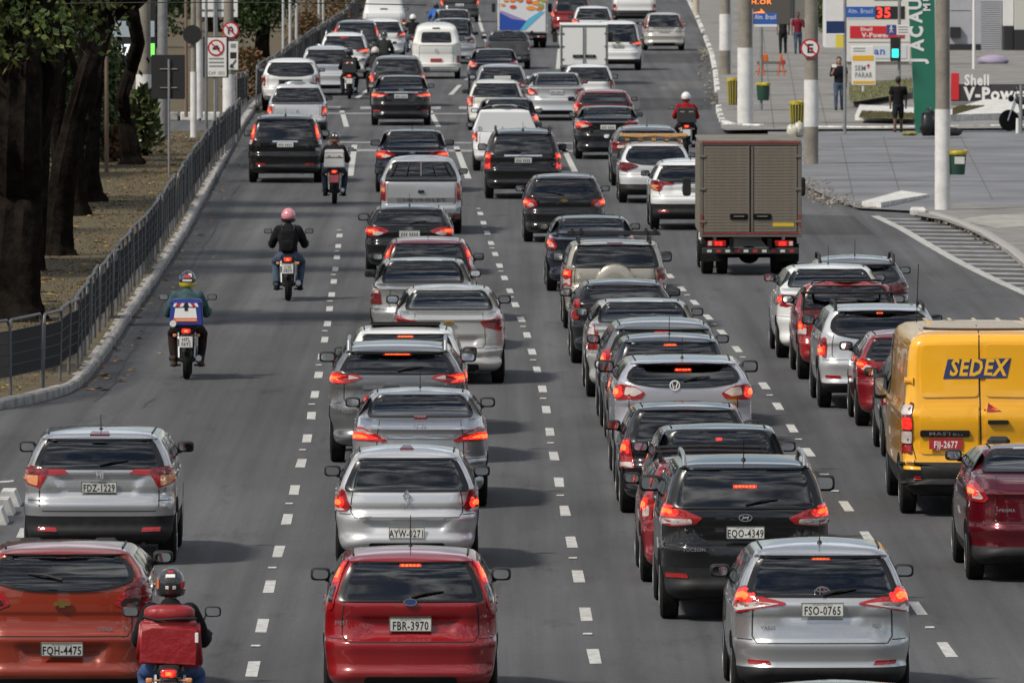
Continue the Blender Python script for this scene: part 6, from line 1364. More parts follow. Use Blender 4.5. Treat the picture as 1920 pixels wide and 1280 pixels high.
# trees
M_BARK = mat('dark_bark', (.012, .0095, .008), .98, spec=.03, noise=.7, nscale=4, bump=1.0, bscale=14)
LEAFM = [mat('leaf_a', (.040, .066, .016), .6, spec=.2), mat('leaf_b', (.065, .092, .020), .6, spec=.2), mat('leaf_c', (.028, .050, .014), .6, spec=.2), mat('leaf_d', (.095, .105, .025), .6, spec=.2)]
def tree(name, label, base, pts, rads, limbs, crown, nleaf, leaf=.16, group='trees on the left verge', seed=1, mats=None, droop=.3):
    """pts: trunk points relative to base; limbs: list of (pts, rads); crown: list of (centre, radii)"""
    r = random.Random(seed); o = thing(name, label, 'tree', base, 0, group)
    def rough(P, R, n=14):
        m = MB(); PP = []; RR = []
        for i in range(len(P) - 1):
            for k in range(5):
                f = k / 5; PP.append(Vector(P[i]) * (1 - f) + Vector(P[i + 1]) * f); RR.append(R[i] * (1 - f) + R[i + 1] * f)
        PP.append(Vector(P[-1])); RR.append(R[-1]); m.tube(PP, RR, n)
        rid = [r.uniform(-.16, .16) for _ in range(n)]; vv = []
        for i, p in enumerate(PP):
            for k in range(n):
                v = Vector(m.v[i * n + k]); rid[k] = max(-.2, min(.2, rid[k] + r.uniform(-.04, .04))); vv.append(tuple(p + (v - p) * (1 + rid[k] + r.uniform(-.05, .05))))
        m.v = vv; return m
    rough([Vector((0, 0, -.1)), Vector((0, 0, .05)), pts[0] * .3] + pts, [rads[0] * 1.75, rads[0] * 1.45, rads[0] * 1.12] + rads, 20).build('trunk', M_BARK, o, 60)
    for lp_, lr in limbs: rough(lp_, lr, 9).build('limb', M_BARK, o, 60)
    if nleaf:
        m = MB(); tot = sum(c[1][0] * c[1][1] * c[1][2] for c in crown)
        for c, R in crown:
            n = int(nleaf * R[0] * R[1] * R[2] / tot); k = 0; c = Vector(c)
            clumps = []
            for _ in range(max(4, n // 45)):
                while True:
                    q = Vector((r.uniform(-1, 1), r.uniform(-1, 1), r.uniform(-1, 1)))
                    if .25 < q.length < 1: break
                clumps.append(c + Vector((q.x * R[0], q.y * R[1], q.z * R[2])))
            for cl in clumps:
                ci = r.randrange(4)
                for _ in range(45):
                    p = cl + Vector((r.gauss(0, .26), r.gauss(0, .26), r.gauss(0, .20)))
                    d = Vector((r.uniform(-1, 1), r.uniform(-1, 1), r.uniform(-1, .5) - droop)).normalized(); s_ = leaf * r.uniform(.6, 1.3)
                    n_ = d.orthogonal().normalized(); n_.rotate(Matrix.Rotation(r.uniform(0, 6.28), 3, d)); wv = n_ * s_ * .28
                    m.add([p, p + d * s_ * .5 + wv, p + d * s_, p + d * s_ * .5 - wv], [(0, 1, 2, 3)], ci if r.random() < .7 else r.randrange(4))
        m.build('crown', mats or LEAFM, o, 0)
    return o
V3 = lambda *a: Vector(a)
def img(u, v, base):                                   # point in the tree's own frame seen at (u, v) at the tree's distance
    return Vector((x_at(u, base.y, 3) - base.x, 0, z_at(v, base.y) - base.z))
TB = [((14, 600), [(22, 480), (30, 360), (34, 250), (38, 140), (46, 40), (40, -120)], [.50, .44, .40, .36, .33, .28], 'broad dark tree trunk at the far left edge'),
      ((64, 507), [(70, 420), (78, 330), (84, 230), (84, 120), (72, 40), (60, -90)], [.15, .14, .13, .12, .11, .09], 'slim dark trunk beside the broad leftmost tree'),
      ((102, 478), [(108, 400), (122, 310), (140, 220), (166, 130), (196, 50), (222, -40)], [.27, .22, .19, .17, .16, .12], 'dark trunk leaning right with cut branch scars'),
      ((146, 404), [(142, 330), (140, 270), (150, 200), (158, 130), (150, 60), (140, -40)], [.20, .16, .14, .13, .12, .10], 'dark trunk behind the scarred leaning tree'),
      ((178, 378), [(170, 330), (174, 260), (180, 190), (186, 120), (206, 50), (222, -40)], [.17, .14, .12, .11, .10, .08], 'slender trunk near the small brown post'),
      ((246, 308), [(242, 270), (232, 225), (230, 180), (246, 130), (262, 80), (252, 20), (246, -60)], [.24, .18, .16, .155, .15, .14, .13, .10], 'wavy trunk nearest the side street')]
FORK = {0: [(30, 330), (70, 230), (95, 130), (90, 40)], 2: [(116, 350), (104, 250), (112, 150), (120, 60), (128, -30)], 3: [(142, 290), (166, 220), (186, 140), (196, 40)], 4: [(172, 240), (150, 160), (128, 90)]}
for i, ((bu, bv), tp, rd, lab) in enumerate(TB):
    b = at(bu, bv, KZ); pts = [img(u, v, b) for u, v in tp]; rr_ = random.Random(40 + i)
    for k, p in enumerate(pts): p.y = rr_.uniform(-.25, .25) * k
    limbs = []
    if i in FORK: limbs.append(([img(u, v, b) + Vector((0, .1 * q_, 0)) for q_, (u, v) in enumerate(FORK[i])], [rd[2] * .8 * (1 - .12 * q_) for q_ in range(len(FORK[i]))]))
    top = pts[-1]; mid_ = pts[-2] if len(pts) > 2 else pts[-1]
    for k in range(4):
        a = rr_.uniform(0, 2 * pi); q = mid_ + Vector((cos(a), sin(a), .9)) * rr_.uniform(.9, 1.3); q2 = q + Vector((cos(a), sin(a), .8)) * rr_.uniform(.7, 1.1)
        limbs.append(([mid_, q, q2], [rd[-1] * .75, rd[-1] * .5, rd[-1] * .2]))
    c0 = top + Vector((-.9, 0, .9))
    crown = [(c0, (1.7, 2.0, 1.2)), (c0 + Vector((-1.8, .8, .3)), (1.5, 1.6, 1.0)), (c0 + Vector((.5, -.6, .8)), (1.2, 1.4, .9))]
    if i == 0: crown += [(img(40, 40, b) + Vector((-.2, .3, 0)), (.75, .8, .38)), (img(85, 50, b) + Vector((0, -.9, 0)), (.45, .6, .35)), (img(10, 95, b) + Vector((0, -.8, .0)), (.5, .5, .3)), (img(50, 0, b) + Vector((-.5, -.5, 0)), (.9, .8, .4))]
    if i == 1: crown += [(img(110, 15, b) + Vector((0, .6, 0)), (.9, .8, .45)), (img(30, 60, b) + Vector((0, -.4, 0)), (.6, .6, .4))]
    if i == 3: crown += [(img(60, 30, b) + Vector((0, 1.2, 0)), (1.2, .8, .55)), (img(150, 0, b) + Vector((0, .6, 0)), (.9, .8, .4))]
    if i == 4: crown += [(img(110, 60, b) + Vector((0, 1.2, 0)), (.8, .8, .8)), (img(40, 90, b) + Vector((0, 1.4, 0)), (1.0, .8, .9))]
    if i == 2: crown += [(img(130, 20, b) + Vector((0, .5, 0)), (.5, .8, .28))]
    tree('shade_tree', lab, b, pts, rd, limbs, crown, 9500 if i == 0 else 6500, .16, seed=60 + i)
# unseen trees added left of the frame so their crowns shade the verge
for i in range(9):
    yy = 128 + i * 19; b = Vector((-13.6 - (i % 2) * 1.6 - max(0, i - 4) * .6, yy, KZ)); rr_ = random.Random(500 + i)
    cr_ = [(V3(0, 0, 6.0), (2.9, 3.2, 1.5)), (V3(-1.6, 2.5, 6.6), (2.6, 2.6, 1.4)), (V3(-.5, -3.0, 6.2), (2.6, 2.6, 1.3))]
    tree('shade_tree', 'street tree beyond the left edge shading the verge', b, [V3(0, 0, 1.5), V3(.2, .1, 3.2), V3(.1, 0, 5)], [.30, .26, .22, .14], [([V3(.1, 0, 3.4), V3(1.2, .8, 5), V3(1.8, 1.4, 6)], [.14, .09, .04]), ([V3(.1, 0, 3.4), V3(-1.2, -1.2, 5), V3(-1.8, -2, 6)], [.14, .09, .04])], cr_, 6500, .46, seed=520 + i)
# dense dark tree and scrub beyond the side street
b = at(500, 130, KZ); b.x = x_at(492, b.y)
tree('dark_tree', 'dense dark green tree behind the far fence', b, [V3(0, 0, 1), V3(.1, 0, 2.0), V3(.1, 0, 3.2)], [.22, .18, .15, .1], [], [(V3(0, 0, 2.6), (1.25, 1.2, 1.0)), (V3(-.6, -.3, 1.7), (.8, .8, .55)), (V3(.3, .2, 3.6), (1.5, 1.2, .9))], 9000, .17, 'trees beyond the side street', 91, [LEAFM[2], LEAFM[2], mat('leaf_deep', (.012, .025, .008), .7, spec=.15), LEAFM[0]])
b = at(398, 60, KZ); b.x = x_at(400, b.y)
tree('dark_tree', 'dark tree behind the white notice board', b, [V3(0, 0, 1), V3(.1, 0, 2.0), V3(.1, 0, 3.2)], [.22, .18, .15, .1], [], [(V3(0, 0, 2.0), (2.6, 1.2, 1.5)), (V3(-2.5, 0, 2.4), (2.0, 1.2, 1.6)), (V3(1.6, 0, 3.0), (1.6, 1.2, 1.2))], 9000, .2, 'trees beyond the side street', 92, [LEAFM[2], LEAFM[2], MATS['leaf_deep'], LEAFM[0]])
for i, (u, v, w, hh) in enumerate(((-40, 330, 2.6, 4.2), (60, 316, 2.4, 4.4), (128, 304, 1.3, 3.2))):
    b = at(u, v, KZ); b.x = x_at(u, b.y)
    tree('dark_tree', ['deep green bushy tree at the far left behind the trunks', 'deep green bushy tree seen between the dark trunks', 'low deep green tree behind the slender trunk'][i], b, [V3(0, 0, 1), V3(.1, 0, 2.0)], [.14, .12, .08], [], [(V3(0, 0, hh * .45), (w * .8, 1.0, hh * .42)), (V3(w * .3, .4, hh * .8), (w * .6, .9, hh * .3)), (V3(-w * .4, .4, hh * .8), (w * .6, .9, hh * .3))], 6500, .19, 'trees beyond the side street', 95 + i, [LEAFM[2], MATS['leaf_deep'], MATS['leaf_deep'], LEAFM[0]])
b = at(300, 90, KZ); b.x = x_at(290, b.y)
tree('dark_tree', 'shady tree behind the temperature display', b, [V3(0, 0, 1), V3(.1, 0, 2.0), V3(.1, 0, 3.2)], [.22, .18, .15, .1], [], [(V3(0, 0, 2.2), (2.2, 1.2, 1.7)), (V3(-3, 0, 2.4), (2.4, 1.2, 1.9)), (V3(-6, 0, 2.4), (2.6, 1.2, 2.0))], 9000, .2, 'trees beyond the side street', 93, [LEAFM[2], LEAFM[2], MATS['leaf_deep'], MATS['leaf_deep']])
def shrub(label, u, v, w, h, n, mats, seed, leaf=.14, cat='shrub', name='shrub'):
    b = at(u, v, KZ); r = random.Random(seed); o = thing(name, label, cat, b, 0, 'scrub on the left')
    st = MB()
    for _ in range(7): st.tube([(r.uniform(-.1, .1), r.uniform(-.1, .1), -.05), (r.uniform(-w, w) * .4, r.uniform(-.3, .3), h * .6)], [.02, .008], 5)
    st.build('stems', M_BARK, o); m = MB()
    for _ in range(n):
        a = r.uniform(0, 2 * pi); q = sqrt(r.random()); z = r.random() ** .8 * h; k = 1 - (z / h) ** 2 * .6; p = V3(cos(a) * q * w * k, sin(a) * q * w * .6 * k, z + .02)
        d = V3(r.uniform(-1, 1), r.uniform(-1, 1), r.uniform(-.3, 1.2)).normalized(); s_ = leaf * r.uniform(.6, 1.5); wv = d.orthogonal().normalized() * s_ * .22
        m.add([p, p + d * s_ * .5 + wv, p + d * s_, p + d * s_ * .5 - wv], [(0, 1, 2, 3)], r.randrange(len(mats)))
    m.build('foliage', mats, o, 0); return o
BR = [mat('scrub_brown', (.13, .075, .03), .8), mat('scrub_rust', (.17, .08, .03), .8), mat('scrub_olive', (.075, .07, .025), .8)]
for i, (u, v, w, h, lab) in enumerate(((462, 185, .8, 1.5, 'brown scrub below the dense dark tree'), (610, 70, 1.3, 2.1, 'rusty scrub bank behind the far fence'), (575, 95, 1.0, 1.4, 'low brown scrub against the far fence'), (655, 40, 1.0, 2.0, 'brown scrub at the far end of the fence'), (640, 15, 1.6, 3.0, 'tall brown scrub at the top edge'))):
    shrub(lab, u, v, w, h, 1500, BR, 200 + i)
for i, (u, v, w, h, lab) in enumerate(((215, 290, .55, 2.0, 'spiky green palm-like shrub left of wavy trunk'), (270, 292, .45, 1.6, 'thin leafy shrub right of the wavy trunk'))):
    shrub(lab, u, v, w, h, 500, [LEAFM[0], LEAFM[1], BR[2]], 230 + i, leaf=.26)
for i, (u, v, w, h, lab) in enumerate(((212, 302, .7, .8, 'reddish dry grass clump at the wavy trunk'),)):
    shrub(lab, u, v, w, h, 700, [BR[1], BR[0]], 240 + i, leaf=.22)

# poles and signs on the left
M_POLE = mat('pole_grey', (.24, .245, .25), .55, .4, noise=.25, nscale=4); M_CPOLE = mat('concrete_pole', (.215, .195, .165), .9, noise=.3, nscale=2.2, bump=.4, bscale=14); M_SIGNW = mat('sign_white', (.66, .66, .65), .4); M_SIGNB = mat('sign_back', (.012, .012, .013), .6); M_SRED = mat('sign_red', (.42, .015, .03), .4); M_SBLUE = mat('sign_blue', (.03, .10, .38), .4)
def pole(label, u, v, r, top, white=None, z0=KZ, thin=False, cat='pole', taper=.8, m=None, group='poles beside the road', name=None):
    b = at(u, v, z0); o = thing(name or ('lamp_post' if not thin else 'sign_post'), label, cat, b, 0, group)
    H = top if top > 0 else z_at(top, b.y) - z0
    zs_ = [0, H * .25, H * .5, H * .75, H]; MB().tube([(0, 0, z) for z in zs_], [r * (1 - (1 - taper) * z / H) for z in zs_], 18).build('shaft', m or (M_CPOLE if not thin else M_POLE), o, 60)
    if white:
        za, zb_ = max(0, z_at(white[1], b.y) - z0), z_at(white[0], b.y) - z0; rr = r * (1 - (1 - taper) * za / H) + .006
        MB().lathe([(za, rr), (zb_, rr * .985), (zb_ + .002, r * .7)], 'z', (0, 0, 0), 18).build('whitewash_band', M_WASH, o, 60)
    return o, b
M_WASH = mat('pole_whitewash', (.60, .60, .59), .85, noise=.18, nscale=3)
def disc(parent, b, u, v, r, m, off, y=0.0, name='sign_disc'):
    t = MB(); t.lathe([(-.006, r), (.006, r)], 'y', (0, 0, 0), 28); o = t.build(name, m, parent); o.location = (x_at(u, b.y) - b.x, y - off, z_at(v, b.y) - b.z); return o
def board(parent, b, u0, u1, v0, v1, m, off, th=.012, name='sign_plate'):
    x0, x1, z0, z1 = x_at(u0, b.y) - b.x, x_at(u1, b.y) - b.x, z_at(v1, b.y) - b.z, z_at(v0, b.y) - b.z
    return MB().box(((x0 + x1) / 2, -off, (z0 + z1) / 2), (x1 - x0, th, z1 - z0), b=min(.012, th * .4)).build(name, m, parent)
def slash(parent, b, u, v, r, off, ang=45, m=None):
    o = MB().box((0, 0, 0), (r * 1.9, .006, r * .17)).build('sign_bar', m or M_SRED, parent); o.location = (x_at(u, b.y) - b.x, -off, z_at(v, b.y) - b.z); o.rotation_euler = (0, radians(ang), 0)
def wr(parent, b, t, u, v, hpx, m, off, wpx=None, fat=.0, rot=0):
    me = text_mesh(t, 1.0, fat); xs = [q.co.x for q in me.vertices]; ys = [q.co.y for q in me.vertices]
    sz = abs(z_at(v, b.y) - z_at(v + hpx, b.y)); k = sz / (max(ys) - min(ys)); kx = k if not wpx else (x_at(u + wpx, b.y) - x_at(u, b.y)) / (max(xs) - min(xs))
    lettering(t, 1.0, m, parent, (x_at(u, b.y) - b.x, -off, z_at(v, b.y) - b.z - (max(ys) + min(ys)) / 2 * k), (pi / 2, 0, 0), fat, (kx, k, 1))
o, b = pole('thin post carrying the black back of a sign', 317, 332, .03, 175 and z_at(115, ground_y(332)), thin=True, taper=1, cat='sign'); board(o, b, 284, 347, 103, 186, M_SIGNB, -.05, .03, 'sign_back')
for vv in (130, 165): board(o, b, 300, 333, vv - 1, vv + 1, M_POLE, -.02, .02, 'sign_bracket')
o, b = pole('post with the no-cars sign and grey lettering', 403, 246, .04, z_at(-5, ground_y(246)), thin=True, taper=1, cat='sign'); board(o, b, 381, 429, 69, 146, M_SIGNB, .05, .02, 'sign_back'); board(o, b, 387, 425, 71, 144, M_SIGNW, .065, .01); disc(o, b, 405.5, 90, .235, M_SRED, .075, name='sign_ring'); disc(o, b, 405.5, 90, .185, M_SIGNW, .081); MB().box((x_at(405.5, b.y) - b.x, -.092, z_at(90, b.y) - b.z - .02), (.20, .004, .07), b=.001).build('car_symbol', M_INK, o); MB().box((x_at(405.5, b.y) - b.x, -.092, z_at(90, b.y) - b.z + .04), (.12, .004, .06), b=.001).build('car_symbol', M_INK, o); slash(o, b, 405.5, 90, .22, .098)
for vv in (110, 117, 124): board(o, b, 392, 420, vv - 1.2, vv + 1.2, mat('sign_text_grey', (.22, .22, .22), .6), .078, .006, 'text_line')
wr(o, b, 'CAP. SEG', 406, 137, 6, M_INKG, .08, 30)
o, b = pole('whitewashed pole with the no-U-turn sign', 429, 240, .17, z_at(-40, ground_y(240)), white=(140, 240), cat='sign', name='sign_post'); disc(o, b, 433, 57, .235, M_SRED, .20, name='sign_ring'); disc(o, b, 433, 57, .19, M_SIGNW, .21); t = MB(); t.tube([(-.06, 0, -.1), (-.06, 0, .04), (-.03, 0, .09), (.02, 0, .09), (.05, 0, .04), (.05, 0, -.05)], .022, 6); q = t.build('arrow_symbol', M_INK, o); q.location = (x_at(433, b.y) - b.x, -.222, z_at(57, b.y) - b.z); slash(o, b, 433, 57, .22, .245)
board(o, b, 429, 447, 78, 131, M_SIGNW, .20); t = MB(); t.tube([(.07, 0, .1), (-.06, 0, -.08)], .02, 6); t.add([(-.11, -.02, -.13), (.02, -.02, -.10), (-.07, -.02, -.0)], [(0, 1, 2)]); q = t.build('arrow_symbol', M_INK, o); q.location = (x_at(438, b.y) - b.x, -.212, z_at(119, b.y) - b.z); board(o, b, 432, 444, 98, 110, M_INK, .208, .006, 'bicycle_symbol'); board(o, b, 433, 443, 82, 90, mat('sign_text_grey', (.22, .22, .22), .6), .208, .006, 'text_line')
o, b = pole('slim pole with whitewashed foot left of the no-cars sign', 363, 258, .085, z_at(-40, ground_y(258)), white=(135, 258), m=M_CPOLE, thin=True, name='lamp_post'); disc(o, b, 361, 65, .26, M_SIGNB, .13, name='sign_back')
pole('thin grey pole between the no-cars sign and slim pole', 387, 260, .045, z_at(-40, ground_y(260)), thin=True); pole('rusty thin pole behind the black sign back', 349, 220, .055, z_at(-40, ground_y(220)), thin=True, m=mat('rust_pole', (.16, .11, .08), .8)); pole('whitewashed pole behind the slim pole', 373, 222, .11, z_at(-40, ground_y(222)), white=(75, 222))
pole('bare grey pole behind the black sign back', 305, 262, .16, z_at(-40, ground_y(262)), m=M_POLE); pole('thick pole with whitewashed foot near the shrubs', 270, 278, .21, z_at(-40, ground_y(278)), white=(140, 278))
pole('small brown post beside the slender trunk', 200, 324, .055, z_at(110, ground_y(324)), thin=True, m=mat('rust_pole', (.16, .11, .08), .8))
o, b = pole('post holding the white notice board at the top left', 406, 210, .05, z_at(-40, ground_y(210)), thin=True, cat='sign'); board(o, b, 364, 446, -20, 33, M_SIGNW, -.08, .03); board(o, b, 369, 440, 18, 22, M_INKG, -.06, .01, 'text_line'); board(o, b, 406, 407, -20, 33, M_SIGNB, -.06, .012, 'panel_joint')
o, b = pole('street clock with green strip and temperature 27 behind the trees', 262, 268, .10, z_at(140, ground_y(268)), thin=True, cat='street clock', name='street_clock'); board(o, b, 212, 292, -20, 150, M_SIGNB, -.2, .25, 'clock_case'); board(o, b, 212, 290, 40, 70, mat('clock_panel', (.35, .42, .46), .4), -.06, .01, 'clock_panel'); board(o, b, 281, 290, 82, 106, mat('lit_green', (.1, .6, .1), .4, emit=(.25, 1, .12), es=1.0), -.06, .01, 'lit_strip'); wr(o, b, '27', 232, 94, 22, mat('lit_white', (.8, .8, .8), .4, emit=(.9, 1, 1), es=.9), .0 - .065 + .08, 24, fat=.03)
for u, v, r, lab in ((531, 135, .05, 'thin white pole left of the pole trio behind the far fence'), (544, 132, .06, 'grey pole amid the trio behind the far fence'), (556, 125, .06, 'white pole right in the trio behind the far fence'), (598, 90, .055, 'thin pole behind the far fence near the scrub'), (606, 85, .05, 'thin pole with lamp bulb behind the far fence'), (650, 40, .05, 'thin pole at the far end of the fence')):
    pole(lab, u, v, r, z_at(-40, ground_y(v)), thin=True, m=mat('pole_pale', (.42, .43, .43), .5))
# overhead cable
yw = 200; t = MB(); t.tube([(x_at(-40 + i * 60, yw), yw, z_at(10 - 5 * sin(i / 14 * pi) + 0 * i, yw) + 0) for i in range(15)], .010, 5)
tag(t.build('overhead_cable', M_SIGNB, None), 'thin dark cable strung across the top left', 'cable')
# whitewashed lane separators at the left edge
for i, (u, v) in enumerate(((17, 946), (5, 962), (-8, 980))):
    p = at(u, v); o = thing('lane_separator', ['whitewashed concrete lane separator nearest the silver crossover', 'middle whitewashed concrete lane separator at the left edge', 'whitewashed lane separator cut by the left edge'][i], 'separator', p, 0, 'lane separators')
    t = MB(); t.prism([(-.15, 0), (.15, 0), (.08, .19), (-.08, .19)], -.4, .3); t.build('block', M_KWHITE, o)
band([(30, 1008), (52, 1008), (56, 990), (38, 990)], 'painted_patch'); band([(0, 905), (26, 903), (26, 900), (0, 902)], 'painted_patch')

# ================================================================ right side: pavements, filling station, poles, signs
def flat(name, pts, z, m): return sheet(name, [at(u, v, z)[:2] for u, v in pts], z, m)
flat('forecourt', [(1440, 262), (1500, 330), (1515, 352), (1560, 372), (1610, 390), (1800, 400), (1990, 420), (2300, 420), (2300, 238), (1440, 243)], .055, M_CONC2)
flat('pavement_near', [(1720, 404), (1765, 412), (1815, 430), (1880, 462), (1925, 500), (1990, 560), (2500, 560), (2500, 392), (1905, 384), (1800, 382), (1720, 392)], .10, M_CONC)
M_PALE = mat('pale_slab', (.28, .275, .25), .9, noise=.3, nscale=2)
flat('pale_slab', [(1795, 412), (1870, 428), (1925, 424), (2000, 420), (2000, 400), (1860, 402)], .106, M_PALE)
RK = [(1360, 244), (1349, 215), (1346, 180), (1342, 140), (1335, 105), (1322, 70), (1305, 30), (1290, 0), (1270, -60)]
flat('pavement_far', [(1352, 240), (1360, 244), (1450, 243), (2300, 238), (2300, -60), (1270, -60)] + RK[:0:-1], .115, M_CONC)
M_JOINT = mat('paving_joint', (.105, .103, .10), .95)
PF = bpy.data.objects['pavement_far']; PN = bpy.data.objects['pavement_near']; FC = bpy.data.objects['forecourt']
for vv in (8, 24, 40, 58, 78, 100, 124, 150, 178, 206, 230): sheet('paving_joint', [at(1362 if vv > 100 else 1350, vv, .119)[:2], at(1580, vv, .119)[:2], at(1580, vv - .35 - vv * .002, .119)[:2], at(1362 if vv > 100 else 1350, vv - .35 - vv * .002, .119)[:2]], .119, M_JOINT, PF)
for u0, u1 in ((1405, 1392), (1450, 1425), (1500, 1462), (1550, 1500)): p, q = at(u0, 240, .119), at(u1, 20, .119); sheet('paving_joint', [(p.x, p.y), (p.x + .03, p.y), (q.x + .03, q.y), (q.x, q.y)], .119, M_JOINT, PF)
for vv in (275, 305, 338): sheet('paving_joint', [at(1540, vv, .059)[:2], at(1990, vv + 2, .059)[:2], at(1990, vv + 1.3, .059)[:2], at(1540, vv - .7, .059)[:2]], .059, M_JOINT, FC)
for u0, u1 in ((1600, 1575), (1690, 1655), (1860, 1800)): p, q = at(u0, 375, .059), at(u1, 256, .059); sheet('paving_joint', [(p.x, p.y), (p.x + .03, p.y), (q.x + .03, q.y), (q.x, q.y)], .059, M_JOINT, FC)
def block_row(name, pts, st, m, w=.28, h=.17, skip=0.0, seed=1):
    r = random.Random(seed); root_ = struct(put(name, None)); rs = resample([at(u, v) for u, v in pts], st)
    for a, b_ in zip(rs, rs[1:]):
        if r.random() < skip: continue
        d = b_ - a; c = (a + b_) / 2
        MB().box((0, 0, 0), (w, d.length * .97, h), b=.03).build('kerb_stone', m if r.random() > .12 else M_KERB, root_).location = (c.x, c.y, h / 2 - .01)
        root_.children[-1].rotation_euler = (0, 0, math.atan2(-d.x, d.y))
block_row('kerb_right', RK, 1.6, M_KWHITE, skip=.5, w=.2, h=.13)
block_row('kerb_corner', [(1358, 236), (1372, 241), (1400, 243), (1450, 244)], .8, M_KWHITE, w=.22)
block_row('kerb_station', [(1505, 246), (1650, 247), (1900, 243), (2000, 242)], 1.2, M_KWHITE, w=.25, h=.16)
block_row('kerb_near', [(1750, 408), (1800, 424), (1850, 446), (1900, 478), (1960, 530)], 1.1, M_KERB, w=.22, h=.14)
# whitewashed ramp and lone block
rp_ = at(1620, 391); t = MB(); A = [at(1616, 392), at(1652, 394), at(1742, 374), at(1690, 371)]
t.add([(p.x, p.y, .0) for p in A] + [(p.x, p.y, .17 if i in (0, 1, 3) else .12) for i, p in enumerate(A)], [(0, 3, 2, 1), (4, 5, 6, 7), (0, 1, 5, 4), (1, 2, 6, 5), (2, 3, 7, 6), (3, 0, 4, 7)]); tag(t.build('kerb_ramp', M_KWHITE, None, 0), 'whitewashed sloping kerb ramp at the station exit', 'kerb ramp')
b = at(1722, 405); t = MB(); t.box((0, 0, .09), (.34, 1.0, .18), b=.04); q = t.build('kerb_block', M_KWHITE); q.location = b; tag(q, 'lone whitewashed kerb block left of the binned pole', 'kerb block')
# rubble and dirt along the broken kerb
def rub(line, n, sp, seed, name, label, sz=.05):
    r = random.Random(seed); m = MB()
    for _ in range(n):
        i = r.randrange(len(line) - 1); f = r.random(); a, c = line[i], line[i + 1]; p = at(a[0] + (c[0] - a[0]) * f, a[1] + (c[1] - a[1]) * f)
        s_ = sz * r.uniform(.3, 1.5); m.box((p.x + r.gauss(0, sp), p.y + r.gauss(0, sp * 3), .05 + s_ * .3), (s_ * 2, s_ * 2, s_), M=Matrix.Rotation(r.uniform(0, 6), 4, 'Z') @ Matrix.Rotation(r.uniform(-.5, .5), 4, 'X'), m=r.randrange(3))
    tag(m.build(name, [mat('rubble_a', (.20, .17, .14), .95), mat('rubble_b', (.28, .26, .23), .95), mat('rubble_c', (.12, .09, .06), .95)], None, 0), label, 'rubble', None, 'stuff')
rub([(1502, 340), (1520, 358), (1560, 378), (1610, 393)], 420, .30, 5, 'rubble', 'broken kerb rubble at the station corner', .022)
rub([(1740, 408), (1790, 424), (1840, 440), (1890, 470)], 350, .15, 6, 'rubble', 'grit and leaves along the hatched strip', .025)
rub([(1318, 95), (1330, 110), (1336, 150), (1344, 200)], 260, .2, 8, 'rubble', 'rubble along the far right kerb', .03)
# concrete poles
pole('far concrete pole with whitewashed middle', 1359, 140, .20, z_at(-40, ground_y(140)), white=(27, 95), z0=.11)
pole('thin white pole beside the far concrete pole', 1370, 140, .05, z_at(-40, ground_y(140)), z0=.11, thin=True, m=M_SIGNW)
pole('concrete pole with tall whitewashed foot by the corner', 1397, 234, .22, z_at(-60, ground_y(234)), white=(90, 234), z0=.11, taper=.85)
o, b = pole('thin white post with a blue street name plate', 1410, 234, .035, z_at(20, ground_y(234)), z0=.11, thin=True, cat='sign', taper=1, m=M_SIGNW); board(o, b, 1413, 1457, 25, 46, M_SBLUE, .05, .015, 'name_plate'); board(o, b, 1413, 1457, 46, 51, M_SIGNW, .05, .015, 'plate_edge'); wr(o, b, 'Alm. Brasil', 1435, 32, 9, M_SIGNW, .062, 40, .01)
o, b = pole('concrete pole carrying the no-parking disc', 1521, 307, .185, z_at(-60, ground_y(307)), white=(150, 238), z0=.06, taper=.88, cat='sign')
disc(o, b, 1518, 91, .245, M_SRED, .20, name='sign_ring'); disc(o, b, 1518, 91, .20, M_SIGNW, .21); wr(o, b, 'E', 1518, 91, 17, M_INK, .222, 11, .03); slash(o, b, 1518, 91, .22, .23)
pole('nearest concrete pole with whitewashed foot and green bin', 1767, 393, .165, z_at(-60, ground_y(393)), white=(205, 393), z0=.10, taper=.92)
def bin_(label, u, v, w, h, z0, m, rim, ribs=False, hang=None):
    b = at(u, v, .11); o = thing('litter_bin', label, 'litter bin', b, 0, 'litter bins on the pavement')
    MB().lathe([(z0, w * .40), (z0 + .02, w * .42), (z0 + h, w * .5), (z0 + h, w * .46), (z0 + h - .02, w * .44)], 'z', (0, 0, 0), 20).build('barrel', m, o, 40)
    t = MB(); t.lathe([(z0 + h - .07, w * .505), (z0 + h - .06, w * .53), (z0 + h + .02, w * .525), (z0 + h + .01, w * .46)], 'z', (0, 0, 0), 20); r = random.Random(int(u)); t.v = [(x * r.uniform(.95, 1.06), y * r.uniform(.95, 1.06), z + r.uniform(-.025, .015)) for x, y, z in t.v]; t.build('bag_rim', rim, o, 60)
    if ribs:
        for i in range(14): a = 2 * pi * i / 14; MB().tube([(w * .415 * cos(a), w * .415 * sin(a), z0 + .02), (w * .50 * cos(a), w * .50 * sin(a), z0 + h - .06)], .014, 5).build('slat', rim, o)
    if hang: MB().tube([(hang, 0, 0), (hang, 0, z0 + h * .9)], .03, 8).build('post', M_POLE, o); 
    return o
BG = mat('bin_green', (.015, .06, .04), .5); BY = mat('bin_yellow', (.42, .34, .03), .55); BDK = mat('bin_dark', (.03, .035, .02), .6)
q = bin_('green litter bin strapped to the nearest concrete pole', 1794, 392, .42, .52, .76, BG, BY); MB().box((.05, -.20, 1.08), (.22, .012, .16)).build('bin_label', M_PLATE, q); MB().tube([(-.22, 0, 1.1), (-.33, 0, 1.1)], .02, 6).build('strap', M_STEEL, q)
bin_('slatted yellow and black bin left of the corner pole', 1376, 203, .40, .80, .10, BDK, BY, True)
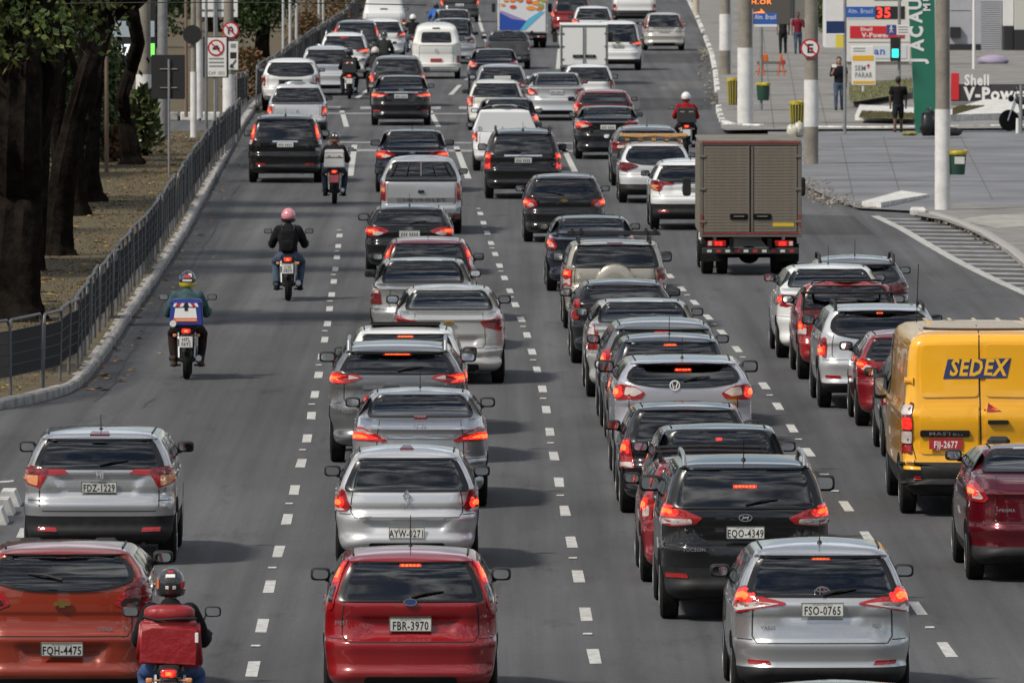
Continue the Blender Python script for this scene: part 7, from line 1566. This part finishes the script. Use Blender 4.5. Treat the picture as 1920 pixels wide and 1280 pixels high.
bin_('green bin on a thin post right of corner pole', 1431, 207, .42, .52, .30, BG, BY, hang=-.06)
bin_('slatted yellow bin beside the no-parking pole', 1494, 246, .40, .60, .22, BDK, BY, True)
def bag(label, u, v, parts, m, z=.11):
    b = at(u, v, z); o = thing('rubbish_bag', label, 'rubbish bag', b, 0, 'rubbish bags')
    t = MB(); r = random.Random(int(u))
    for c, R in parts: t.ball(c, R, 0, 14, 10)
    t.v = [(x + r.uniform(-.035, .035), y + r.uniform(-.03, .03), max(0, z + r.uniform(-.03, .03))) for x, y, z in t.v]; t.build('bag_skin', m, o, 80); return o
bag('pale plastic rubbish bag below the slatted yellow bin', 1491, 257, [((-.08, 0, .16), (.16, .15, .18)), ((.10, .05, .20), (.15, .15, .22))], mat('bag_pale', (.50, .49, .40), .35), .06)
bag('black rubbish bags heaped at the green totem', 1747, 255, [((-.12, 0, .30), (.22, .2, .36)), ((.12, .1, .2), (.25, .2, .25)), ((.5, 0, .10), (.35, .2, .12)), ((-.05, .1, .55), (.14, .14, .2))], mat('bag_black', (.010, .010, .011), .3))
bag('small yellowish litter heap at the foot of the totem', 1706, 254, [((0, 0, .04), (.22, .15, .06))], mat('litter', (.22, .19, .06), .8), .06)
# LED board
o, b = pole('post with the orange lit message board', 1427, 206, .05, z_at(35, ground_y(206)), z0=.11, thin=True, taper=1, cat='message board', name='message_board'); board(o, b, 1406, 1482, -40, 46, mat('board_grey', (.075, .07, .062), .6), -.10, .18, 'board_case')
LEDO = mat('led_orange', (.5, .15, .02), .5, emit=(1, .22, .04), es=1.3); LEDR = mat('led_red', (.5, .02, .02), .5, emit=(1, .05, .03), es=1.4)
wr(o, b, 'H.OR', 1427, 4, 9, LEDO, .012, 38, .02); t = MB(); t.prism([(-.30, 0), (.02, .06), (.02, .14), (.16, .0), (.16, -.02), (-.30, -.02)], -.02, -.008); q = t.build('lit_arrow', LEDO, o); q.location = (x_at(1425, b.y) - b.x, 0, z_at(25, b.y) - b.z)
# orange sawhorse barrier
b = at(1446, 143, .11); o = thing('barrier', 'orange sawhorse barrier on the far pavement', 'barrier', b, 0); OR = mat('barrier_orange', (.55, .12, .02), .5)
for y0 in (0, .5):
    for sx in (-.35, .35): MB().tube([(sx - .12, y0, 0), (sx, y0, .75)], .03, 6).build('leg', OR, o); MB().tube([(sx + .12, y0, 0), (sx, y0, .75)], .03, 6).build('leg', OR, o)
MB().box((0, -.03, .46), (1.0, .03, .10)).build('plank', mat('plank_grey', (.12, .11, .10), .8), o); MB().box((0, .02, .16), (1.1, .03, .05)).build('rail', mat('plank_grey', (.12, .11, .10), .8), o); MB().box((.42, -.05, .48), (.12, .03, .16)).build('striped_end', M_PLATER, o); MB().box((-.25, .2, .62), (.28, .4, .30), b=.03).build('toolbox', OR, o)
# street name post, price totem, signals
o, b = pole('tall thin post with two blue street name plates', 1584, 251, .045, z_at(-40, ground_y(251)), z0=.06, thin=True, taper=1, cat='sign'); board(o, b, 1549, 1583, 40, 63, mat('sign_navy', (.012, .03, .10), .4), .05, .015, 'name_plate'); board(o, b, 1553, 1583, 63, 66, M_SIGNW, .05, .013, 'plate_edge'); board(o, b, 1586, 1640, 13, 33, M_SBLUE, .05, .015, 'name_plate'); board(o, b, 1588, 1640, 33, 38, mat('plate_grey', (.40, .44, .48), .5), .05, .015, 'plate_edge'); wr(o, b, 'Alm. Brasil', 1613, 21, 9, mat('plate_letters', (.42, .50, .62), .5), .062, 46, .01)
Yt = ground_y(128); b = Vector((x_at(1645, Yt), Yt, .12)); o = thing('price_totem', 'white filling station price totem with red panel', 'sign', b)
TW = mat('totem_white', (.60, .59, .55), .5); board(o, b, 1585, 1706, -60, 116, TW, 0, .5, 'totem_case'); board(o, b, 1588, 1704, 116, 128, mat('totem_base', (.33, .33, .31), .7), -.02, .4, 'totem_base')
board(o, b, 1593, 1696, 49, 72, mat('shell_red', (.50, .02, .025), .4), .26, .02, 'red_panel'); wr(o, b, 'Shell', 1624, 55, 7, M_SIGNW, .275, 22, .02); wr(o, b, 'V-Power', 1641, 66, 9, M_SIGNW, .275, 52, .03)
board(o, b, 1590, 1704, 78, 79.5, mat('totem_line', (.35, .34, .31), .6), .26, .02, 'panel_joint'); board(o, b, 1594, 1700, 85, 110, mat('totem_panel', (.52, .56, .58), .5), .26, .02, 'price_panel'); wr(o, b, 'an', 1649, 98, 10, M_SBLUE, .275, 20, .02); board(o, b, 1640, 1696, 12, 36, M_SIGNB, .26, .02, 'led_panel'); wr(o, b, '35', 1656, 24, 20, LEDR, .275, 26, .03); board(o, b, 1638, 1690, -6, 1, mat('totem_green', (.01, .16, .08), .5), .26, .02, 'green_panel')
b2 = at(1618, 184, .12); o = thing('lane_sign', 'small sign reading SEM PARAR on the grass', 'sign', b2); MB().tube([(0, 0, 0), (0, 0, z_at(150, b2.y))], .03, 8).build('post', M_SIGNW, o); board(o, b2, 1596, 1638, 87, 103, M_SIGNW, .03, .03, 'top_panel'); board(o, b2, 1597, 1642, 103, 160, M_SIGNW, .034, .03); board(o, b2, 1598, 1638, 104, 114, mat('sign_amber', (.65, .36, .02), .4), .052, .01, 'amber_band'); board(o, b2, 1599, 1640, 152, 157, mat('sign_amber', (.65, .36, .02), .4), .052, .01, 'amber_band'); wr(o, b2, 'SEM', 1613, 128, 10, mat('sign_ink', (.14, .16, .20), .5), .055, 20, .02); wr(o, b2, 'PARAR', 1619, 141, 10, mat('sign_ink', (.14, .16, .20), .5), .055, 32, .02)
t = MB(); t.prism([(-.02, -.05), (.02, -.05), (.02, .02), (.06, .02), (0, .09), (-.06, .02), (-.02, .02)], -.06, -.05); q = t.build('red_arrow', M_SRED, o); q.location = (x_at(1628, b2.y) - b2.x, 0, z_at(125, b2.y) - b2.z); 
for vv in (91, 96): board(o, b2, 1600, 1622, vv - 1, vv + 1, mat('sign_text_grey', (.22, .22, .22), .6), .048, .006, 'text_line')
o, b = pole('post with the green pedestrian signal and walking figure sign', 1686, 182, .05, z_at(-40, ground_y(182)), z0=.12, thin=True, taper=1, cat='traffic signal', name='pedestrian_signal'); board(o, b, 1669, 1687, 70, 115, M_SIGNB, .12, .18, 'signal_case'); board(o, b, 1672, 1684, 92, 108, mat('lit_cyan', (.05, .5, .5), .4, emit=(.02, 1, .75), es=1.5), .215, .01, 'green_figure'); MB().lathe([(-.005, .10), (.005, .10)], 'y', (x_at(1678, b.y) - b.x, -.215, z_at(81, b.y) - b.z), 18).build('dark_lens', M_SMOKE, o)
board(o, b, 1662, 1680, 47, 66, mat('sign_navy2', (.04, .06, .22), .4), .05, .012); board(o, b, 1681, 1704, 47, 66, M_SIGNW, .05, .012, 'text_plate')
t = MB(); t.ball((0, 0, .11), (.025, .01, .025), 0, 8, 6); t.tube([(0, 0, .09), (0, 0, .0)], .022, 6); t.tube([(0, 0, 0), (-.05, 0, -.1)], .014, 5); t.tube([(0, 0, 0), (.05, 0, -.1)], .014, 5); t.tube([(-.06, 0, .02), (0, 0, .08), (.06, 0, .02)], .011, 5); q = t.build('walking_figure', M_SIGNW, o); q.location = (x_at(1671, b.y) - b.x, -.06, z_at(56, b.y) - b.z)
for vv in (51, 56, 61): board(o, b, 1684, 1702, vv - 1, vv + 1, mat('sign_text_grey', (.22, .22, .22), .6), .058, .006, 'text_line')
# green totem
Yg = ground_y(253); b = Vector((x_at(1735, Yg), Yg, .06)); o = thing('green_totem', 'tall green totem with upright white letters', 'sign', b); X = lambda u: x_at(u, Yg) - b.x; Z = lambda v: z_at(v, Yg) - b.z
MB().prism([(X(1716), 0), (X(1755), 0), (X(1750), Z(-60)), (X(1700), Z(-60))], -.25, .25).build('totem_case', mat('totem_green2', (.012, .135, .085), .4, coat=.5), o, 0)
for i, (ch_, v) in enumerate((('J', 113), ('A', 85), ('C', 60), ('A', 32), ('U', 8))):
    lettering(ch_, .50, M_SIGNW, o, (X(1722 - (113 - v) * .055 - 1), -.265, Z(v)), (pi / 2, -pi / 2, 0), fat=.02, scale=(.9, 1.05, 1), name='letter')
for i, (ch_, v) in enumerate((('M', 14), ('U', -4))): lettering(ch_, .28, M_SIGNW, o, (X(1737), -.265, Z(v)), (pi / 2, -pi / 2, 0), fat=.01, name='letter')
# V-Power wall sign
Yv = ground_y(205); b = Vector((x_at(1850, Yv), Yv, .12)); o = thing('wall_sign', 'low dark wall sign reading Shell V-Power', 'sign', b)
board(o, b, 1783, 1990, 158, 190, mat('sign_dark', (.03, .028, .03), .5), 0, .3, 'sign_wall'); board(o, b, 1783, 1798, 137, 188, mat('shell_red', (.50, .02, .025), .4), .01, .36, 'red_end'); board(o, b, 1783, 1990, 190, 205, mat('sign_plinth', (.16, .165, .17), .7), 0, .4, 'plinth')
wr(o, b, 'Shell', 1831, 150, 21, M_SIGNW, .20, 46, .03); wr(o, b, 'V-Power', 1868, 176, 26, M_SIGNW, .17, 124, .04)
# planters
def slab(name, pts, h, m, label=None, cat=None, z=0.0):
    A = [at(u, v, z) for u, v in pts]; n = len(A); t = MB(); t.add([(p.x, p.y, z) for p in A] + [(p.x, p.y, z + h) for p in A], [tuple(range(n))[::-1], tuple(range(n, 2 * n))] + [(i, (i + 1) % n, n + (i + 1) % n, n + i) for i in range(n)])
    return tag(t.build(name, m, None, 0), label, cat)
slab('planter', [(1603, 226), (1720, 229), (1722, 212), (1612, 206)], .16, M_KWHITE, 'whitewashed planter edge left of the green totem', 'planter', .11)
slab('planter', [(1588, 192), (1600, 195), (1712, 176), (1712, 150), (1588, 158)], .20, M_CONC, 'concrete planter holding the lane sign', 'planter', .11)
slab('planter', [(1782, 228), (1925, 224), (2000, 222), (2000, 196), (1850, 197), (1782, 218)], .20, M_KWHITE, 'whitewashed sloping planter in front of the wall sign', 'planter', .11)
def lawn(pts, z, seed, label):
    A = [at(u, v, z) for u, v in pts]; o = sheet('lawn', [(p.x, p.y) for p in A], z, mat('lawn_soil', (.13, .135, .05), .95, noise=.4, nscale=3)); xs = [p.x for p in A]; ys = [p.y for p in A]
    def fn(r):
        for _ in range(20):
            x, y = r.uniform(min(xs), max(xs)), r.uniform(min(ys), max(ys)); ins = False; j = len(A) - 1
            for i in range(len(A)):
                if (A[i].y > y) != (A[j].y > y) and x < (A[j].x - A[i].x) * (y - A[i].y) / (A[j].y - A[i].y) + A[i].x: ins = not ins
                j = i
            if ins: return Vector((x, y, z))
    scatter('lawn_grass', 3000, fn, [GRASS[1], GRASS[2], GRASS[0]], .035, label, 'grass', seed, up=1.2)
lawn([(1610, 221), (1718, 224), (1718, 213), (1616, 208)], .275, 11, 'green grass in the planter by the totem'); lawn([(1592, 188), (1602, 191), (1710, 173), (1710, 148), (1592, 156)], .315, 12, 'dry grass round the lane sign'); lawn([(1786, 216), (1846, 199), (1800, 199), (1786, 205)], .315, 13, 'green grass patch beside the near pole')
# station building and pale wall
def bld(name, label, v, u0, u1, vt, m, parts, depth=6, z=.11):
    Y = ground_y(v); b = Vector((x_at((u0 + u1) / 2, Y), Y, z)); o = thing(name, label, 'building', b, 0); X0, X1 = x_at(u0, Y) - b.x, x_at(u1, Y) - b.x; Zt = z_at(vt, Y) - z
    MB().box(((X0 + X1) / 2, depth / 2, Zt / 2), (X1 - X0, depth, Zt)).build('wall', m, o, 0)
    for n_, pu0, pu1, pv0, pv1, mm, off, th in parts: board(o, b, pu0, pu1, pv0, pv1, mm, off, th, n_)
    return o, b
WW = mat('wall_white', (.60, .60, .60), .8, noise=.06, nscale=2); WG = mat('wall_grey', (.34, .345, .38), .8, noise=.10, nscale=1.5); WB = mat('wall_black', (.014, .014, .016), .6)
o, b = bld('station_shop', 'grey station shop with roller shutter and black plinth', 100, 1770, 2100, -120, WG, [('plinth', 1770, 1838, 83, 100, WB, .05, .1), ('white_pier', 1880, 1900, -80, 49, WW, .12, .25), ('black_pier_foot', 1882, 1900, 49, 104, WB, .12, .25), ('white_pier', 1901, 1990, -80, 56, mat('pier_cream', (.46, .46, .42), .7), .3, .4), ('black_pier_foot', 1901, 1990, 56, 112, WB, .3, .4), ('meter_box', 1781, 1801, 51, 71, WB, .12, .2), ('wall_joint', 1781, 1820, 20, 21, WB, .005, .01)])
for i in range(24): board(o, b, 1838, 1879, 1 + i * 4, 1 + i * 4 + 3, mat('shutter', (.38, .39, .42), .5, .3), .04, .05, 'shutter_slat')
board(o, b, 1838, 1920, 100, 106, M_CONC, .6, .8, 'step')
pole('white thin post in front of the station shop', 1826, 130, .06, z_at(-40, ground_y(130)), z0=.11, thin=True, m=M_SIGNW)
bld('pale_wall_building', 'white gable wall left of the price totem', 95, 1548, 1600, -120, WW, [('yellow_poster', 1567, 1582, 62, 112, mat('poster_yellow', (.62, .50, .05), .5), .05, .02)], 4)
bld('shed_building', 'grey shed wall behind the far people', 40, 1440, 1552, -120, mat('shed_grey', (.16, .155, .145), .9, noise=.15, nscale=1), [('door', 1475, 1488, -60, 40, mat('shed_door', (.05, .05, .055), .7), .03, .05)], 5)
shrub('small green bush behind the no-parking pole', 1545, 60, .5, 1.4, 500, [LEAFM[0], LEAFM[1]], 300, leaf=.2)
# heap of fabric and flag on the far forecourt
bag('striped cloth heap below the station shutter', 1862, 120, [((0, 0, .1), (.6, .3, .22))], mat('cloth_heap', (.30, .26, .36), .7))
pole('pale post at the top right of the road', 1305, 26, .16, z_at(-60, ground_y(26)), z0=.11, m=mat('pole_cream', (.46, .40, .32), .8))
# parked motorcycle at the right edge
pk = motorcycle('dark parked motorcycle at the right edge', 1902, 250, rz=radians(72), brake=False, tank=DGREY); pk.location.x = x_at(1893, pk.location.y) + 1.28 * sin(radians(72)); pk.location.z = .055
pole('short pale post in front of the parked motorcycle', 1914, 250, .05, 1.35, z0=.06, thin=True, m=M_POLE)
pole('low pale bollard by the parked motorcycle', 1908, 250, .055, .42, z0=.06, thin=True, m=M_SIGNW)

# ---------------------------------------------------------------- the overpass under the camera and the town behind it
M_DECK = mat('overpass_concrete', (.22, .215, .20), .9, noise=.2, nscale=.5)
ov = thing('overpass', 'concrete overpass the picture is taken from', 'bridge', (0, -6, 0))
MB().box((0, 0, 6.05), (120, 13, 1.0)).build('deck', M_DECK, ov, 0); MB().box((0, 6.2, 6.95), (120, .25, .8)).build('parapet', M_DECK, ov, 0); MB().box((0, -6.2, 6.95), (120, .25, .8)).build('parapet', M_DECK, ov, 0)
for x in (-22, 22): MB().box((x, 0, 2.8), (1.2, 9, 5.6), b=.1).build('pier', M_DECK, ov)
for i, (x, w, hgt, y) in enumerate(((-62, 30, 24, -70), (-26, 26, 34, -110), (8, 24, 22, -85), (40, 30, 30, -95), (76, 28, 20, -70), (-100, 34, 30, -60), (112, 34, 26, -60))):
    o = thing('apartment_block', ['left', 'tall', 'middle low', 'middle right', 'right', 'far left', 'far right'][i] + ' apartment block behind the overpass', 'building', (x, y, 0), 0, 'apartment blocks behind the camera')
    MB().box((0, 0, hgt / 2), (w, 14, hgt)).build('wall', mat('block_wall%d' % (i % 3), [(.20, .18, .16), (.15, .15, .15), (.24, .21, .17)][i % 3], .9), o, 0)
    for k in range(int(hgt / 3)): MB().box((0, 7.02, 1.6 + k * 3), (w * .86, .08, 1.3)).build('window_band', M_SGLASS, o, 0)
# ---------------------------------------------------------------- finish: freeze the fused figures
bpy.context.view_layer.update()
dg = bpy.context.evaluated_depsgraph_get(); done = []
for o, me, m, par in FUSE: done.append(bpy.data.meshes.new_from_object(o.evaluated_get(dg)))
for (o, me, m, par), nm in zip(FUSE, done):
    o.modifiers.clear(); nm.materials.clear(); nm.materials.append(m); nm.shade_smooth(); o.data = nm; o.parent = par; bpy.data.meshes.remove(me)
